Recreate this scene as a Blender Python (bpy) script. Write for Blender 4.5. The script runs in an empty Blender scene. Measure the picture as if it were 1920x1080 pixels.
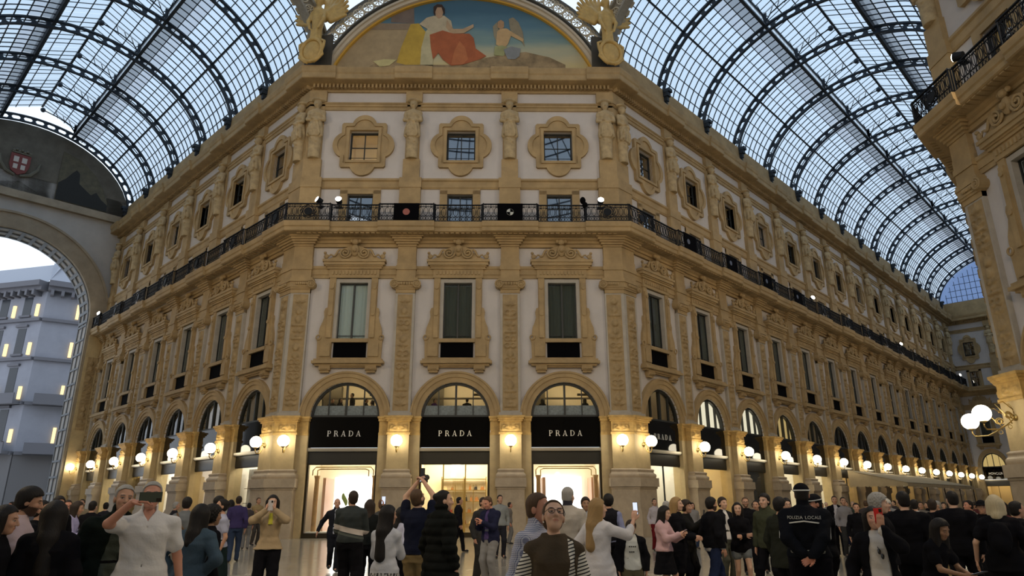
import bpy, bmesh, math, random
import numpy as np
from mathutils import Matrix, Vector
random.seed(7)
SC = bpy.context.scene
COL = SC.collection
PI = math.pi
R2 = math.sqrt(.5)

# ------------------------------------------------------------------ camera
CAM = np.array([2.4348, -36.7607, 1.65])
YAW, PITCH, ROLL, FPX = .0171, .3081, -.004, 1269.7
_cy, _sy, _cp, _sp = math.cos(YAW), math.sin(YAW), math.cos(PITCH), math.sin(PITCH)
FW = np.array([_sy*_cp, _cy*_cp, _sp]); RT = np.array([_cy, -_sy, 0.]); UP = np.cross(RT, FW)
_cr, _sr = math.cos(ROLL), math.sin(ROLL)
RT, UP = _cr*RT+_sr*UP, -_sr*RT+_cr*UP
cam = bpy.data.cameras.new('camera')
cam.sensor_width = 36.; cam.lens = FPX*36/1920; cam.clip_end = 600
camo = bpy.data.objects.new('camera', cam); COL.objects.link(camo)
camo.matrix_world = Matrix(((RT[0], UP[0], -FW[0], CAM[0]), (RT[1], UP[1], -FW[1], CAM[1]), (RT[2], UP[2], -FW[2], CAM[2]), (0, 0, 0, 1)))
SC.camera = camo
SC.view_settings.view_transform = 'Standard'; SC.view_settings.look = 'None'
SC.view_settings.gamma = 1; SC.view_settings.use_curve_mapping = False
SC.view_settings.exposure = 0.0
# ------------------------------------------------------------------ dusk sky
SKY = 1.35
wd = bpy.data.worlds.new('dusk_sky'); SC.world = wd; wd.use_nodes = True
nt = wd.node_tree; bg = nt.nodes['Background']
tc = nt.nodes.new('ShaderNodeTexCoord'); sx = nt.nodes.new('ShaderNodeSeparateXYZ'); rp = nt.nodes.new('ShaderNodeValToRGB')
nz = nt.nodes.new('ShaderNodeTexNoise'); nz.inputs['Scale'].default_value = 2.2; nz.inputs['Detail'].default_value = 4
ad = nt.nodes.new('ShaderNodeMath'); ad.operation = 'MULTIPLY_ADD'; ad.inputs[1].default_value = .25
nt.links.new(tc.outputs['Generated'], sx.inputs[0]); nt.links.new(tc.outputs['Generated'], nz.inputs['Vector'])
nt.links.new(nz.outputs['Fac'], ad.inputs[0]); nt.links.new(sx.outputs['Z'], ad.inputs[2]); nt.links.new(ad.outputs[0], rp.inputs[0])
rp.color_ramp.elements[0].position = .1; rp.color_ramp.elements[0].color = (.88, .93, 1, 1)
rp.color_ramp.elements[1].position = .9; rp.color_ramp.elements[1].color = (.64, .79, .95, 1)
nt.links.new(rp.outputs[0], bg.inputs['Color']); bg.inputs['Strength'].default_value = SKY
# ------------------------------------------------------------------ floodlights of the balconies, plus spots added at balcony height for brightness
FLOOD = []
def flood(loc, target, watts, color=(1, .79, .53), angle=100, size=.25, blend=.8):
    l = bpy.data.lights.new('balcony_or_added_flood', 'SPOT'); l.energy = watts; l.color = color
    l.spot_size = math.radians(angle); l.spot_blend = blend; l.shadow_soft_size = size
    o = bpy.data.objects.new('balcony_or_added_flood_beam', l); COL.objects.link(o)
    o.location = loc; d = Vector(target)-Vector(loc); o.rotation_euler = d.to_track_quat('-Z', 'Y').to_euler()
    return o
# lamps on the balconies behind and beside the viewer, aimed across the octagon at the chamfer facade
flood((-5, -41.2, 18), (-4, 0, 9), 5200)
flood((6, -41.2, 18), (5, 0, 9), 5200)
flood((-20, -20, 18), (-4, 0, 11), 2600)
flood((20, -20, 18), (6, 0, 11), 2600)
# two spots added at side-balcony height to brighten the people in the foreground
flood((-19.5, -24, 18), (-3, -29, 0), 5600, angle=80)
flood((19.5, -24, 18), (5, -29, 0), 5600, angle=80)
# spots added at opposite-balcony height in the arms to brighten the long facades
for s_, w_ in ((14, 1500), (36, 1500), (60, 1500)):
    c_ = (9.293+s_*R2+15.6*R2, s_*R2-15.6*R2, 18); flood(c_, (9.293+s_*R2, s_*R2, 13), w_, angle=130)
for s_, w_ in ((12, 800), (27, 800)):
    c_ = (-9.293-s_*R2-15.6*R2, s_*R2-15.6*R2, 18); flood(c_, (-9.293-s_*R2, s_*R2, 13), w_, angle=130)
# ------------------------------------------------------------------ helpers
def setp(o, label=None, category=None, group=None, kind=None):
    if label: o['label'] = label
    if category: o['category'] = category
    if group: o['group'] = group
    if kind: o['kind'] = kind
    return o
def obj(name, mesh, parent=None, M=None):
    o = bpy.data.objects.new(name, mesh); COL.objects.link(o)
    if parent is not None: o.parent = parent
    if M is not None: o.matrix_basis = M
    return o
def empty(name, M=None, parent=None):
    o = bpy.data.objects.new(name, None); COL.objects.link(o); o.empty_display_size = .3
    if parent is not None: o.parent = parent
    if M is not None: o.matrix_basis = M
    return o
def T(x, y, z): return Matrix.Translation((x, y, z))
def RZ(deg): return Matrix.Rotation(math.radians(deg), 4, 'Z')
TAN = math.tan(PI/8)
class MB:
    """collects shapes and makes ONE mesh of them"""
    def __init__(s): s.v = []; s.f = []; s.m = []; s.mi = 0
    def add(s, vs, fs):
        n = len(s.v); s.v += [tuple(p) for p in vs]; s.f += [tuple(n+i for i in q) for q in fs]; s.m += [s.mi]*len(fs)
    def box(s, x0, x1, y0, y1, z0, z1, ml=0, mr=0):
        def X(a, y, m): return a - y*TAN*m
        vs = []
        for z in (z0, z1):
            for (x, m, y) in ((x0, -ml, y0), (x1, mr, y0), (x1, mr, y1), (x0, -ml, y1)): vs.append((X(x, y, m), y, z))
        s.add(vs, [(0, 3, 2, 1), (4, 5, 6, 7), (0, 1, 5, 4), (1, 2, 6, 5), (2, 3, 7, 6), (3, 0, 4, 7)])
    def sweep(s, prof, x0, x1, ml=0, mr=0):
        """prof: closed list of (y,z), counter-clockwise seen from +x"""
        n = len(prof); vs = [(x0+y*TAN*ml, y, z) for y, z in prof]+[(x1-y*TAN*mr, y, z) for y, z in prof]
        s.add(vs, [(i, (i+1) % n, n+(i+1) % n, n+i) for i in range(n)]+[tuple(range(n-1, -1, -1)), tuple(range(n, 2*n))])
    def prism(s, poly, y0, y1):
        """poly in xz, counter-clockwise seen from the front (-y)"""
        n = len(poly); vs = [(x, y0, z) for x, z in poly]+[(x, y1, z) for x, z in poly]
        s.add(vs, [tuple(range(n)), tuple(range(2*n-1, n-1, -1))]+[(i, n+i, n+(i+1) % n, (i+1) % n) for i in range(n)])
    def ring(s, outer, inner, y0, y1):
        """strip between two matched closed outlines in xz"""
        n = len(outer); vs = [(x, y0, z) for x, z in outer]+[(x, y0, z) for x, z in inner]+[(x, y1, z) for x, z in outer]+[(x, y1, z) for x, z in inner]
        fs = []
        for i in range(n):
            j = (i+1) % n
            fs += [(i, j, n+j, n+i), (2*n+j, 2*n+i, 3*n+i, 3*n+j), (j, i, 2*n+i, 2*n+j), (n+i, n+j, 3*n+j, 3*n+i)]
        s.add(vs, fs)
    def arc(s, cx, cz, r0, r1, a0, a1, n, y0, y1, e0=1., e1=1.):
        """open ring sector; e0,e1: vertical scale of inner and outer radius"""
        vs = []
        for i in range(n+1):
            a = a0+(a1-a0)*i/n; c, k = math.cos(a), math.sin(a)
            vs += [(cx+r0*c, y0, cz+r0*k*e0), (cx+r1*c, y0, cz+r1*k*e1), (cx+r1*c, y1, cz+r1*k*e1), (cx+r0*c, y1, cz+r0*k*e0)]
        fs = []
        for i in range(n):
            b = 4*i
            for k in range(4): fs.append((b+k, b+4+k, b+4+(k+1) % 4, b+(k+1) % 4))
        fs += [(0, 1, 2, 3), (4*n+3, 4*n+2, 4*n+1, 4*n)]
        s.add(vs, fs)
    def cyl(s, a, b, r, n=8, r2=None, cap=True):
        a, b = Vector(a), Vector(b); d = (b-a); L = d.length
        if L < 1e-6: return
        d /= L; u = d.orthogonal().normalized(); w = d.cross(u); r2 = r if r2 is None else r2
        vs = [a+(u*math.cos(2*PI*i/n)+w*math.sin(2*PI*i/n))*r for i in range(n)]+[b+(u*math.cos(2*PI*i/n)+w*math.sin(2*PI*i/n))*r2 for i in range(n)]
        fs = [(i, (i+1) % n, n+(i+1) % n, n+i) for i in range(n)]
        if cap: fs += [tuple(range(n-1, -1, -1)), tuple(range(n, 2*n))]
        s.add(vs, fs)
    def tube(s, pts, r, n=6, closed=False):
        pts = [Vector(p) for p in pts]; N = len(pts); vs = []; up = None
        for i, p in enumerate(pts):
            if closed: d = pts[(i+1) % N]-pts[i-1]
            else: d = pts[min(i+1, N-1)]-pts[max(i-1, 0)]
            d.normalize()
            if up is None: up = d.orthogonal().normalized()
            up = (up-d*up.dot(d)); up = up.normalized() if up.length > 1e-6 else d.orthogonal().normalized()
            w = d.cross(up); rr = r[i] if isinstance(r, (list, tuple)) else r
            vs += [p+(up*math.cos(2*PI*k/n)+w*math.sin(2*PI*k/n))*rr for k in range(n)]
        fs = []
        for i in range(N if closed else N-1):
            j = (i+1) % N
            for k in range(n): fs.append((i*n+k, i*n+(k+1) % n, j*n+(k+1) % n, j*n+k))
        if not closed: fs += [tuple(range(n-1, -1, -1)), tuple((N-1)*n+k for k in range(n))]
        s.add(vs, fs)
    def sphere(s, c, r, nu=16, nv=10, sc=(1, 1, 1)):
        vs = [(c[0], c[1], c[2]+r*sc[2])]
        for j in range(1, nv):
            b = PI*j/nv
            for i in range(nu):
                a = 2*PI*i/nu; vs.append((c[0]+r*sc[0]*math.sin(b)*math.cos(a), c[1]+r*sc[1]*math.sin(b)*math.sin(a), c[2]+r*sc[2]*math.cos(b)))
        vs.append((c[0], c[1], c[2]-r*sc[2])); L = len(vs)-1; fs = []
        for i in range(nu): fs.append((0, 1+i, 1+(i+1) % nu))
        for j in range(nv-2):
            for i in range(nu): a, b = 1+j*nu+i, 1+j*nu+(i+1) % nu; fs.append((a, a+nu, b+nu, b))
        for i in range(nu): fs.append((L, 1+(nv-2)*nu+(i+1) % nu, 1+(nv-2)*nu+i))
        s.add(vs, fs)
    def lathe(s, prof, n=16, c=(0, 0, 0)):
        vs = []
        for r, z in prof: vs += [(c[0]+r*math.cos(2*PI*i/n), c[1]+r*math.sin(2*PI*i/n), c[2]+z) for i in range(n)]
        fs = []
        for j in range(len(prof)-1):
            for i in range(n): fs.append((j*n+i, j*n+(i+1) % n, (j+1)*n+(i+1) % n, (j+1)*n+i))
        fs += [tuple(range(n-1, -1, -1)), tuple((len(prof)-1)*n+i for i in range(n))]
        s.add(vs, fs)
    def grid(s, nx, nz, fn):
        """open sheet: fn(i/nx, j/nz) -> point"""
        vs = [fn(i/nx, j/nz) for j in range(nz+1) for i in range(nx+1)]; w = nx+1
        s.add(vs, [(j*w+i, j*w+i+1, (j+1)*w+i+1, (j+1)*w+i) for j in range(nz) for i in range(nx)])
    def mesh(s, name, mats, smooth=False):
        me = bpy.data.meshes.new(name); me.from_pydata(s.v, [], s.f)
        for m in (mats if isinstance(mats, (list, tuple)) else [mats]): me.materials.append(m)
        if any(s.m): me.polygons.foreach_set('material_index', s.m)
        if smooth: me.polygons.foreach_set('use_smooth', [True]*len(s.f))
        me.update(); return me
    def build(s, name, mats, parent=None, M=None, smooth=False): return obj(name, s.mesh(name, mats, smooth), parent, M)
def smooth_by_angle(me, deg=40):
    try:
        me.polygons.foreach_set('use_smooth', [True]*len(me.polygons)); me.set_sharp_from_angle(angle=math.radians(deg))
    except Exception: pass
    return me
# ------------------------------------------------------------------ materials
def mat(name, col, rough=.7, metal=0, spec=.5, noise=0, nscale=3, bump=0, bscale=20, col2=None, emit=None, estr=0, coat=0):
    m = bpy.data.materials.new(name); m.use_nodes = True; n = m.node_tree.nodes; L = m.node_tree.links
    b = n['Principled BSDF']; b.inputs['Base Color'].default_value = (*col, 1); b.inputs['Roughness'].default_value = rough
    b.inputs['Metallic'].default_value = metal; b.inputs['Specular IOR Level'].default_value = spec; b.inputs['Coat Weight'].default_value = coat
    if emit: b.inputs['Emission Color'].default_value = (*emit, 1); b.inputs['Emission Strength'].default_value = estr
    if noise or bump: tcn = n.new('ShaderNodeTexCoord')
    if noise:
        t = n.new('ShaderNodeTexNoise'); t.inputs['Scale'].default_value = nscale; t.inputs['Detail'].default_value = 6; t.inputs['Roughness'].default_value = .62
        r = n.new('ShaderNodeValToRGB'); c2 = col2 or tuple(c*(1-noise) for c in col)
        r.color_ramp.elements[0].position = .3; r.color_ramp.elements[0].color = (*c2, 1); r.color_ramp.elements[1].position = .68; r.color_ramp.elements[1].color = (*col, 1)
        L.new(tcn.outputs['Object'], t.inputs['Vector']); L.new(t.outputs['Fac'], r.inputs[0]); L.new(r.outputs[0], b.inputs['Base Color'])
    if bump:
        t2 = n.new('ShaderNodeTexNoise'); t2.inputs['Scale'].default_value = bscale; t2.inputs['Detail'].default_value = 4
        bp = n.new('ShaderNodeBump'); bp.inputs['Strength'].default_value = bump; bp.inputs['Distance'].default_value = .02
        L.new(tcn.outputs['Object'], t2.inputs['Vector']); L.new(t2.outputs['Fac'], bp.inputs['Height']); L.new(bp.outputs[0], b.inputs['Normal'])
    return m
def emis(name, col, s):
    m = bpy.data.materials.new(name); m.use_nodes = True; n = m.node_tree.nodes; n.remove(n['Principled BSDF'])
    e = n.new('ShaderNodeEmission'); e.inputs[0].default_value = (*col, 1); e.inputs[1].default_value = s
    m.node_tree.links.new(e.outputs[0], n['Material Output'].inputs[0]); return m
def glass(name, tint, refl=.12, rough=.02, frost=0, fcol=(.8, .85, .9)):
    """thin pane: clear part tinted, a frosted part that scatters, and a mirror-like sheen"""
    m = bpy.data.materials.new(name); m.use_nodes = True; n = m.node_tree.nodes; L = m.node_tree.links; n.remove(n['Principled BSDF'])
    t = n.new('ShaderNodeBsdfTransparent'); t.inputs[0].default_value = (*tint, 1); cur = t
    if frost:
        d = n.new('ShaderNodeBsdfTranslucent'); d.inputs[0].default_value = (*fcol, 1); mx = n.new('ShaderNodeMixShader'); mx.inputs[0].default_value = frost
        L.new(cur.outputs[0], mx.inputs[1]); L.new(d.outputs[0], mx.inputs[2]); cur = mx
    g = n.new('ShaderNodeBsdfGlossy'); g.inputs['Roughness'].default_value = rough; mx = n.new('ShaderNodeMixShader')
    fr = n.new('ShaderNodeLayerWeight'); fr.inputs[0].default_value = .5; pw = n.new('ShaderNodeMath'); pw.operation = 'POWER'; pw.inputs[1].default_value = 4.5; ma = n.new('ShaderNodeMath'); ma.operation = 'MULTIPLY_ADD'; ma.inputs[1].default_value = .8; ma.inputs[2].default_value = refl
    L.new(fr.outputs['Facing'], pw.inputs[0]); L.new(pw.outputs[0], ma.inputs[0]); L.new(ma.outputs[0], mx.inputs[0]); L.new(cur.outputs[0], mx.inputs[1]); L.new(g.outputs[0], mx.inputs[2])
    L.new(mx.outputs[0], n['Material Output'].inputs[0]); return m
M_STONE = mat('amber_stone', (.44, .31, .15), .75, noise=.35, nscale=1.1, bump=.25, bscale=6)
M_STONE2 = mat('pale_stone', (.55, .42, .22), .7, noise=.25, nscale=1.4, bump=.2, bscale=8)
M_PED = mat('grey_brown_stone', (.46, .37, .26), .55, noise=.25, nscale=2, bump=.15, bscale=10)
M_RELIEF = mat('weathered_relief', (.42, .30, .15), .8, noise=.35, nscale=2.5, bump=.3, bscale=14)
M_GREYST = mat('grey_stone_trim', (.44, .40, .34), .7, noise=.2, nscale=2)
M_GOLD = mat('golden_capital_stone', (.62, .40, .13), .6, noise=.4, nscale=4, bump=.4, bscale=14)
M_PLASTER = mat('off_white_plaster', (.58, .54, .515), .85, noise=.12, nscale=.8, bump=.1, bscale=5)
M_STATUE = mat('carved_tan_stone', (.50, .38, .21), .75, noise=.4, nscale=3, bump=.35, bscale=10)
M_IRON = mat('black_iron', (.006, .007, .010), .5, spec=.2)
M_ROOFIRON = mat('blue_black_roof_iron', (.018, .028, .042), .55, metal=.2)
M_BLACK = mat('matt_black_cloth', (.003, .003, .004), .9, spec=.04)
M_SIGN = mat('glossy_black_sign', (.003, .003, .0035), .05, spec=.22)
M_BRONZE = mat('bronze_shop_frame', (.045, .035, .02), .35, metal=.7)
M_TRANSOM = mat('dark_transom', (.03, .028, .022), .3, metal=.2)
M_BRASS = mat('brass', (.55, .40, .15), .3, metal=.9)
M_SHELF = mat('shelf_metal', (.38, .34, .27), .35, metal=.6)
M_LETTER = mat('silver_letter', (.62, .60, .55), .3, metal=.7, emit=(.8, .78, .7), estr=.04)  # metal letters also given a faint glow of their own
M_GLOBE = emis('lit_globe', (1, .88, .64), 14)
M_GLASS = glass('shop_glass', (.96, .97, .96), .03)
M_WGLASS = glass('window_glass', (.88, .91, .90), .05)
M_AGLASS = glass('attic_window_glass', (.28, .32, .36), .5)
M_DGLASS = glass('dark_arch_glass', (.35, .38, .38), .07)
M_ARCHGLASS = glass('arch_window_glass', (.85, .85, .8), .05)
M_ETCH = mat('etched_glass_band', (.20, .24, .25), .5, noise=.5, nscale=9)
M_ROOFGLASS = glass('frosted_roof_glass', (.64, .72, .78), .03, .3, frost=.35, fcol=(.70, .78, .86))
M_ROOFGLASS1 = glass('greyish_roof_glass', (.46, .49, .53), .03, .3, frost=.45, fcol=(.52, .56, .62))
M_ROOFGLASS2 = glass('dark_grey_roof_glass', (.26, .28, .30), .03, .3, frost=.5, fcol=(.33, .35, .38))  # darkest grey glass, for the top pane row
M_DOMEGLASS = glass('dome_glass', (.26, .30, .34), .03, .3, frost=.4, fcol=(.34, .38, .42))  # tinted darker than the vault panes to hold back sky light
M_CURTAIN_L = mat('pale_curtain', (.62, .68, .68), .9)
M_CURTAIN_D = mat('grey_green_curtain', (.075, .085, .078), .9)
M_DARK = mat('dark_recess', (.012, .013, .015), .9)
M_FRAME = mat('dark_window_frame', (.015, .018, .018), .5)
M_ROOMW = mat('shop_wall_white', (.80, .76, .68), .8)
M_ROOMD = mat('shop_wall_dark', (.10, .08, .05), .8)
M_ROOMY = mat('warm_room_wall', (.64, .54, .38), .85)
# ------------------------------------------------------------------ soft-body modelling: distance fields turned into one continuous surface
def nets(D, lo, h):
    S = D < 0
    nx, ny, nz = D.shape; cx, cy, cz = nx-1, ny-1, nz-1
    cellid = []; pts = []; quads = []
    def cid(i, j, k): return (i*cy+j)*cz+k
    for ax in range(3):
        sl0 = [slice(None)]*3; sl1 = [slice(None)]*3; sl0[ax] = slice(0, -1); sl1[ax] = slice(1, None)
        C = S[tuple(sl0)] != S[tuple(sl1)]
        idx = np.nonzero(C)
        if len(idx[0]) == 0: continue
        a = D[tuple(sl0)][idx]; b = D[tuple(sl1)][idx]; t = a/(a-b)
        p = np.stack([i.astype(np.float32) for i in idx], 1); p[:, ax] += t
        i, j, k = idx; o = [(ax+1) % 3, (ax+2) % 3]
        quad = []
        ok = np.ones(len(i), bool)
        for d0, d1 in ((-1, -1), (0, -1), (0, 0), (-1, 0)):
            q = [i.copy(), j.copy(), k.copy()]; q[o[0]] = q[o[0]]+d0; q[o[1]] = q[o[1]]+d1
            v = (q[0] >= 0) & (q[1] >= 0) & (q[2] >= 0) & (q[0] < cx) & (q[1] < cy) & (q[2] < cz)
            c = cid(*q); cellid.append(c[v]); pts.append(p[v]); quad.append(c); ok &= v
        q = np.stack(quad, 1); flip = a < 0
        q = np.where(flip[:, None], q, q[:, ::-1]); quads.append(q[ok])
    if not cellid: return np.zeros((0, 3)), np.zeros((0, 4), int)
    cellid = np.concatenate(cellid); pts = np.concatenate(pts)
    u, inv = np.unique(cellid, return_inverse=True)
    n = np.bincount(inv, minlength=len(u)).astype(np.float64)
    V = np.stack([np.bincount(inv, pts[:, a], len(u))/n for a in range(3)], 1)*h+np.array(lo)
    Q = np.searchsorted(u, np.concatenate(quads))
    return V, Q
class Field:
    def __init__(s, lo, hi, h):
        s.lo = np.array(lo, float); s.h = h
        s.ax = [np.arange(lo[a], hi[a]+h, h, dtype=np.float32) for a in range(3)]
        s.D = np.full([len(a) for a in s.ax], 1., np.float32)
    def _sl(s, lo, hi):
        sl = []
        for a in range(3):
            i0 = max(0, int((lo[a]-s.lo[a])/s.h)); i1 = min(len(s.ax[a]), int((hi[a]-s.lo[a])/s.h)+2)
            if i1 <= i0: return None
            sl.append(slice(i0, i1))
        return tuple(sl)
    def _xyz(s, sl): return s.ax[0][sl[0]][:, None, None], s.ax[1][sl[1]][None, :, None], s.ax[2][sl[2]][None, None, :]
    def add(s, prim, k=.02, grow=0.):
        f, lo, hi = prim; m = k+2.5*s.h+grow
        sl = s._sl(np.array(lo)-m, np.array(hi)+m)
        if sl is None: return s
        d = f(*s._xyz(sl))-grow; D = s.D[sl]
        if k > 0:
            hh = np.clip(.5+.5*(D-d)/k, 0, 1); s.D[sl] = D*(1-hh)+d*hh-k*hh*(1-hh)
        else: s.D[sl] = np.minimum(D, d)
        return s
    def cut(s, prim, k=0, grow=0.):
        f, lo, hi = prim; m = .02+2.5*s.h+grow; sl = s._sl(np.array(lo)-m, np.array(hi)+m)
        if sl is None: return s
        s.D[sl] = np.maximum(s.D[sl], -(f(*s._xyz(sl))-grow)); return s
    def clip(s, fn):
        """keep where fn(x,y,z) < 0"""
        s.D = np.maximum(s.D, fn(s.ax[0][:, None, None], s.ax[1][None, :, None], s.ax[2][None, None, :]).astype(np.float32)); return s
    def mesh(s): return nets(s.D, s.lo, s.h)
def rc(a, b, ra, rb=None):
    rb = ra if rb is None else rb; a = np.array(a, float); b = np.array(b, float); d = b-a; L = max(float(d@d), 1e-9); R = max(ra, rb)
    def f(x, y, z):
        t = np.clip(((x-a[0])*d[0]+(y-a[1])*d[1]+(z-a[2])*d[2])/L, 0, 1)
        return np.sqrt((x-a[0]-t*d[0])**2+(y-a[1]-t*d[1])**2+(z-a[2]-t*d[2])**2)-(ra+(rb-ra)*t)
    return f, np.minimum(a, b)-R, np.maximum(a, b)+R
def el(c, r, R=None):
    """ellipsoid; R: 3x3 whose columns are its axes"""
    c = np.array(c, float); r = np.array(r, float); m = float(max(r)) if R is not None else None
    def f(x, y, z):
        x, y, z = x-c[0], y-c[1], z-c[2]
        if R is not None: x, y, z = (x*R[0, i]+y*R[1, i]+z*R[2, i] for i in range(3))
        k0 = np.sqrt((x/r[0])**2+(y/r[1])**2+(z/r[2])**2); k1 = np.sqrt((x/r[0]**2)**2+(y/r[1]**2)**2+(z/r[2]**2)**2)+1e-6
        return k0*(k0-1)/k1
    e = r if R is None else np.array([m, m, m]); return f, c-e, c+e
def loft(levels):
    """stack of ellipses: (z, half width, half depth, x offset, y offset)"""
    L = np.array([tuple(l)+(0,)*(5-len(l)) for l in levels], float); zz = L[:, 0]
    def f(x, y, z):
        w, d, ox, oy = (np.interp(z.ravel(), zz, L[:, i]).astype(np.float32).reshape(z.shape) for i in (1, 2, 3, 4))
        q = np.sqrt(((x-ox)/w)**2+((y-oy)/d)**2)
        e = (q-1)*np.minimum(w, d)
        return np.maximum(e, np.maximum(zz[0]-z, z-zz[-1]))
    mw, md = (np.abs(L[:, 1])+np.abs(L[:, 3])).max(), (np.abs(L[:, 2])+np.abs(L[:, 4])).max()
    return f, np.array([-mw, -md, zz[0]]), np.array([mw, md, zz[-1]])
def vq_mesh(name, V, Q, mats, cols=None, smooth=True, fm=None):
    me = bpy.data.meshes.new(name)
    me.vertices.add(len(V)); me.vertices.foreach_set('co', np.asarray(V, np.float32).ravel())
    me.loops.add(Q.size); me.loops.foreach_set('vertex_index', Q.ravel().astype(np.int32))
    me.polygons.add(len(Q)); me.polygons.foreach_set('loop_start', np.arange(0, Q.size, 4, dtype=np.int32))
    me.polygons.foreach_set('use_smooth', np.full(len(Q), smooth))
    for m in (mats if isinstance(mats, (list, tuple)) else [mats]): me.materials.append(m)
    if fm is not None: me.polygons.foreach_set('material_index', np.asarray(fm, np.int32))
    me.update(calc_edges=True)
    if cols is not None:
        at = me.color_attributes.new('Col', 'FLOAT_COLOR', 'POINT'); c = np.ones((len(V), 4), np.float32); c[:, :3] = cols; at.data.foreach_set('color', c.ravel())
    me.validate(); return me
# ------------------------------------------------------------------ plan of the octagon and its arms
W = 9.293; BC = 5.9022; BA = 5.6709; S0 = 3.441; DARM = 17.05
XR = W+DARM*R2; YR = -DARM*R2                       # fold of the next chamfer on the right: (XR, YR)
END_L, END_R = 35.5, 82.6
NL, NR = 6, 14
MC = Matrix.Identity(4)
MR = T(W, 0, 0) @ RZ(45)
ML = T(-W, 0, 0) @ RZ(-45)
MQ = T(XR, YR-W, 0) @ RZ(-90)                       # near chamfer on the right
ORD = ['first', 'second', 'third', 'fourth', 'fifth', 'sixth', 'seventh', 'eighth', 'ninth', 'tenth', 'eleventh', 'twelfth', 'thirteenth', 'fourteenth', 'fifteenth', 'sixteenth']
# ------------------------------------------------------------------ floor
def floor_mat():
    m = bpy.data.materials.new('polished_marble_paving'); m.use_nodes = True; n = m.node_tree.nodes; L = m.node_tree.links; b = n['Principled BSDF']
    g = n.new('ShaderNodeNewGeometry'); mp = n.new('ShaderNodeMapping'); mp.inputs['Rotation'].default_value = (0, 0, PI/4)
    br = n.new('ShaderNodeTexBrick'); br.offset = 0; br.inputs['Scale'].default_value = 1; br.inputs['Mortar Size'].default_value = .006
    br.inputs['Brick Width'].default_value = 1.1; br.inputs['Row Height'].default_value = 1.1
    br.inputs['Color1'].default_value = (.46, .42, .35, 1); br.inputs['Color2'].default_value = (.38, .345, .285, 1); br.inputs['Mortar'].default_value = (.12, .11, .095, 1)
    ns = n.new('ShaderNodeTexNoise'); ns.inputs['Scale'].default_value = 2.3; ns.inputs['Detail'].default_value = 8; ns.inputs['Distortion'].default_value = 1.5
    mx = n.new('ShaderNodeMixRGB'); mx.blend_type = 'MULTIPLY'; mx.inputs[0].default_value = .55
    rr = n.new('ShaderNodeMapRange'); rr.inputs[3].default_value = .10; rr.inputs[4].default_value = .24
    L.new(g.outputs['Position'], mp.inputs[0]); L.new(mp.outputs[0], br.inputs['Vector']); L.new(g.outputs['Position'], ns.inputs['Vector'])
    L.new(br.outputs['Color'], mx.inputs[1]); L.new(ns.outputs['Fac'], mx.inputs[2]); L.new(mx.outputs[0], b.inputs['Base Color'])
    L.new(ns.outputs['Fac'], rr.inputs[0]); L.new(rr.outputs[0], b.inputs['Roughness'])
    bp = n.new('ShaderNodeBump'); bp.inputs['Strength'].default_value = .06; bp.inputs['Distance'].default_value = .02; L.new(ns.outputs['Fac'], bp.inputs['Height']); L.new(bp.outputs[0], b.inputs['Normal'])
    return m
M_FLOOR = floor_mat()
m = MB(); m.box(-75, 85, -60, 75, -.3, 0)
setp(m.build('floor', M_FLOOR), 'polished pale marble floor of the arcade', 'floor', kind='structure')
# ------------------------------------------------------------------ shared pieces of the facade
def cached(fn):
    c = {}
    def g(*a):
        if a not in c: c[a] = fn(*a)
        return c[a]
    return g
@cached
def me_plaster(b):
    h = b/2; m = MB(); n = 20
    pts = [(1.85*math.cos(PI-PI*i/n), 6.1+1.85*math.sin(PI-PI*i/n)) for i in range(n+1)]
    top = 9.0
    for i in range(n):
        (x0, z0), (x1, z1) = pts[i], pts[i+1]
        m.add([(x0, 0, z0), (x1, 0, z1), (x1, 0, top), (x0, 0, top), (x0, .5, z0), (x1, .5, z1)], [(0, 1, 2, 3), (0, 4, 5, 1)])
    for s in (-1, 1): m.box(min(s*1.85, s*h), max(s*1.85, s*h), 0, .5, 6.1, top)
    m.box(-h, h, 0, .5, top, 10.36)
    for s in (-1, 1): m.box(min(s*.82, s*h), max(s*.82, s*h), 0, .5, 10.36, 13.64)
    m.box(-h, h, 0, .5, 13.64, 16.9)
    for s in (-1, 1): m.box(min(s*.76, s*h), max(s*.76, s*h), 0, .5, 16.9, 19.16)
    m.box(-h, h, 0, .5, 19.16, 21.36)
    for s in (-1, 1): m.box(min(s*.87, s*h), max(s*.87, s*h), 0, .5, 21.36, 23.39)
    m.box(-h, h, 0, .5, 23.39, 27.3)
    return m.mesh('plaster_panel', M_PLASTER)
@cached
def me_archivolt():
    m = MB(); m.arc(0, 6.1, 1.85, 2.12, 0, PI, 28, -.1, .45); m.arc(0, 6.1, 2.12, 2.34, 0, PI, 28, -.16, .02); m.arc(0, 6.1, 2.34, 2.44, 0, PI, 28, -.21, .02)
    return smooth_by_angle(m.mesh('archivolt', M_STONE))
def outline(zs):
    return [(x, z) for x, z in zs]+[(-x, z) for x, z in reversed(zs)]
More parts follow.
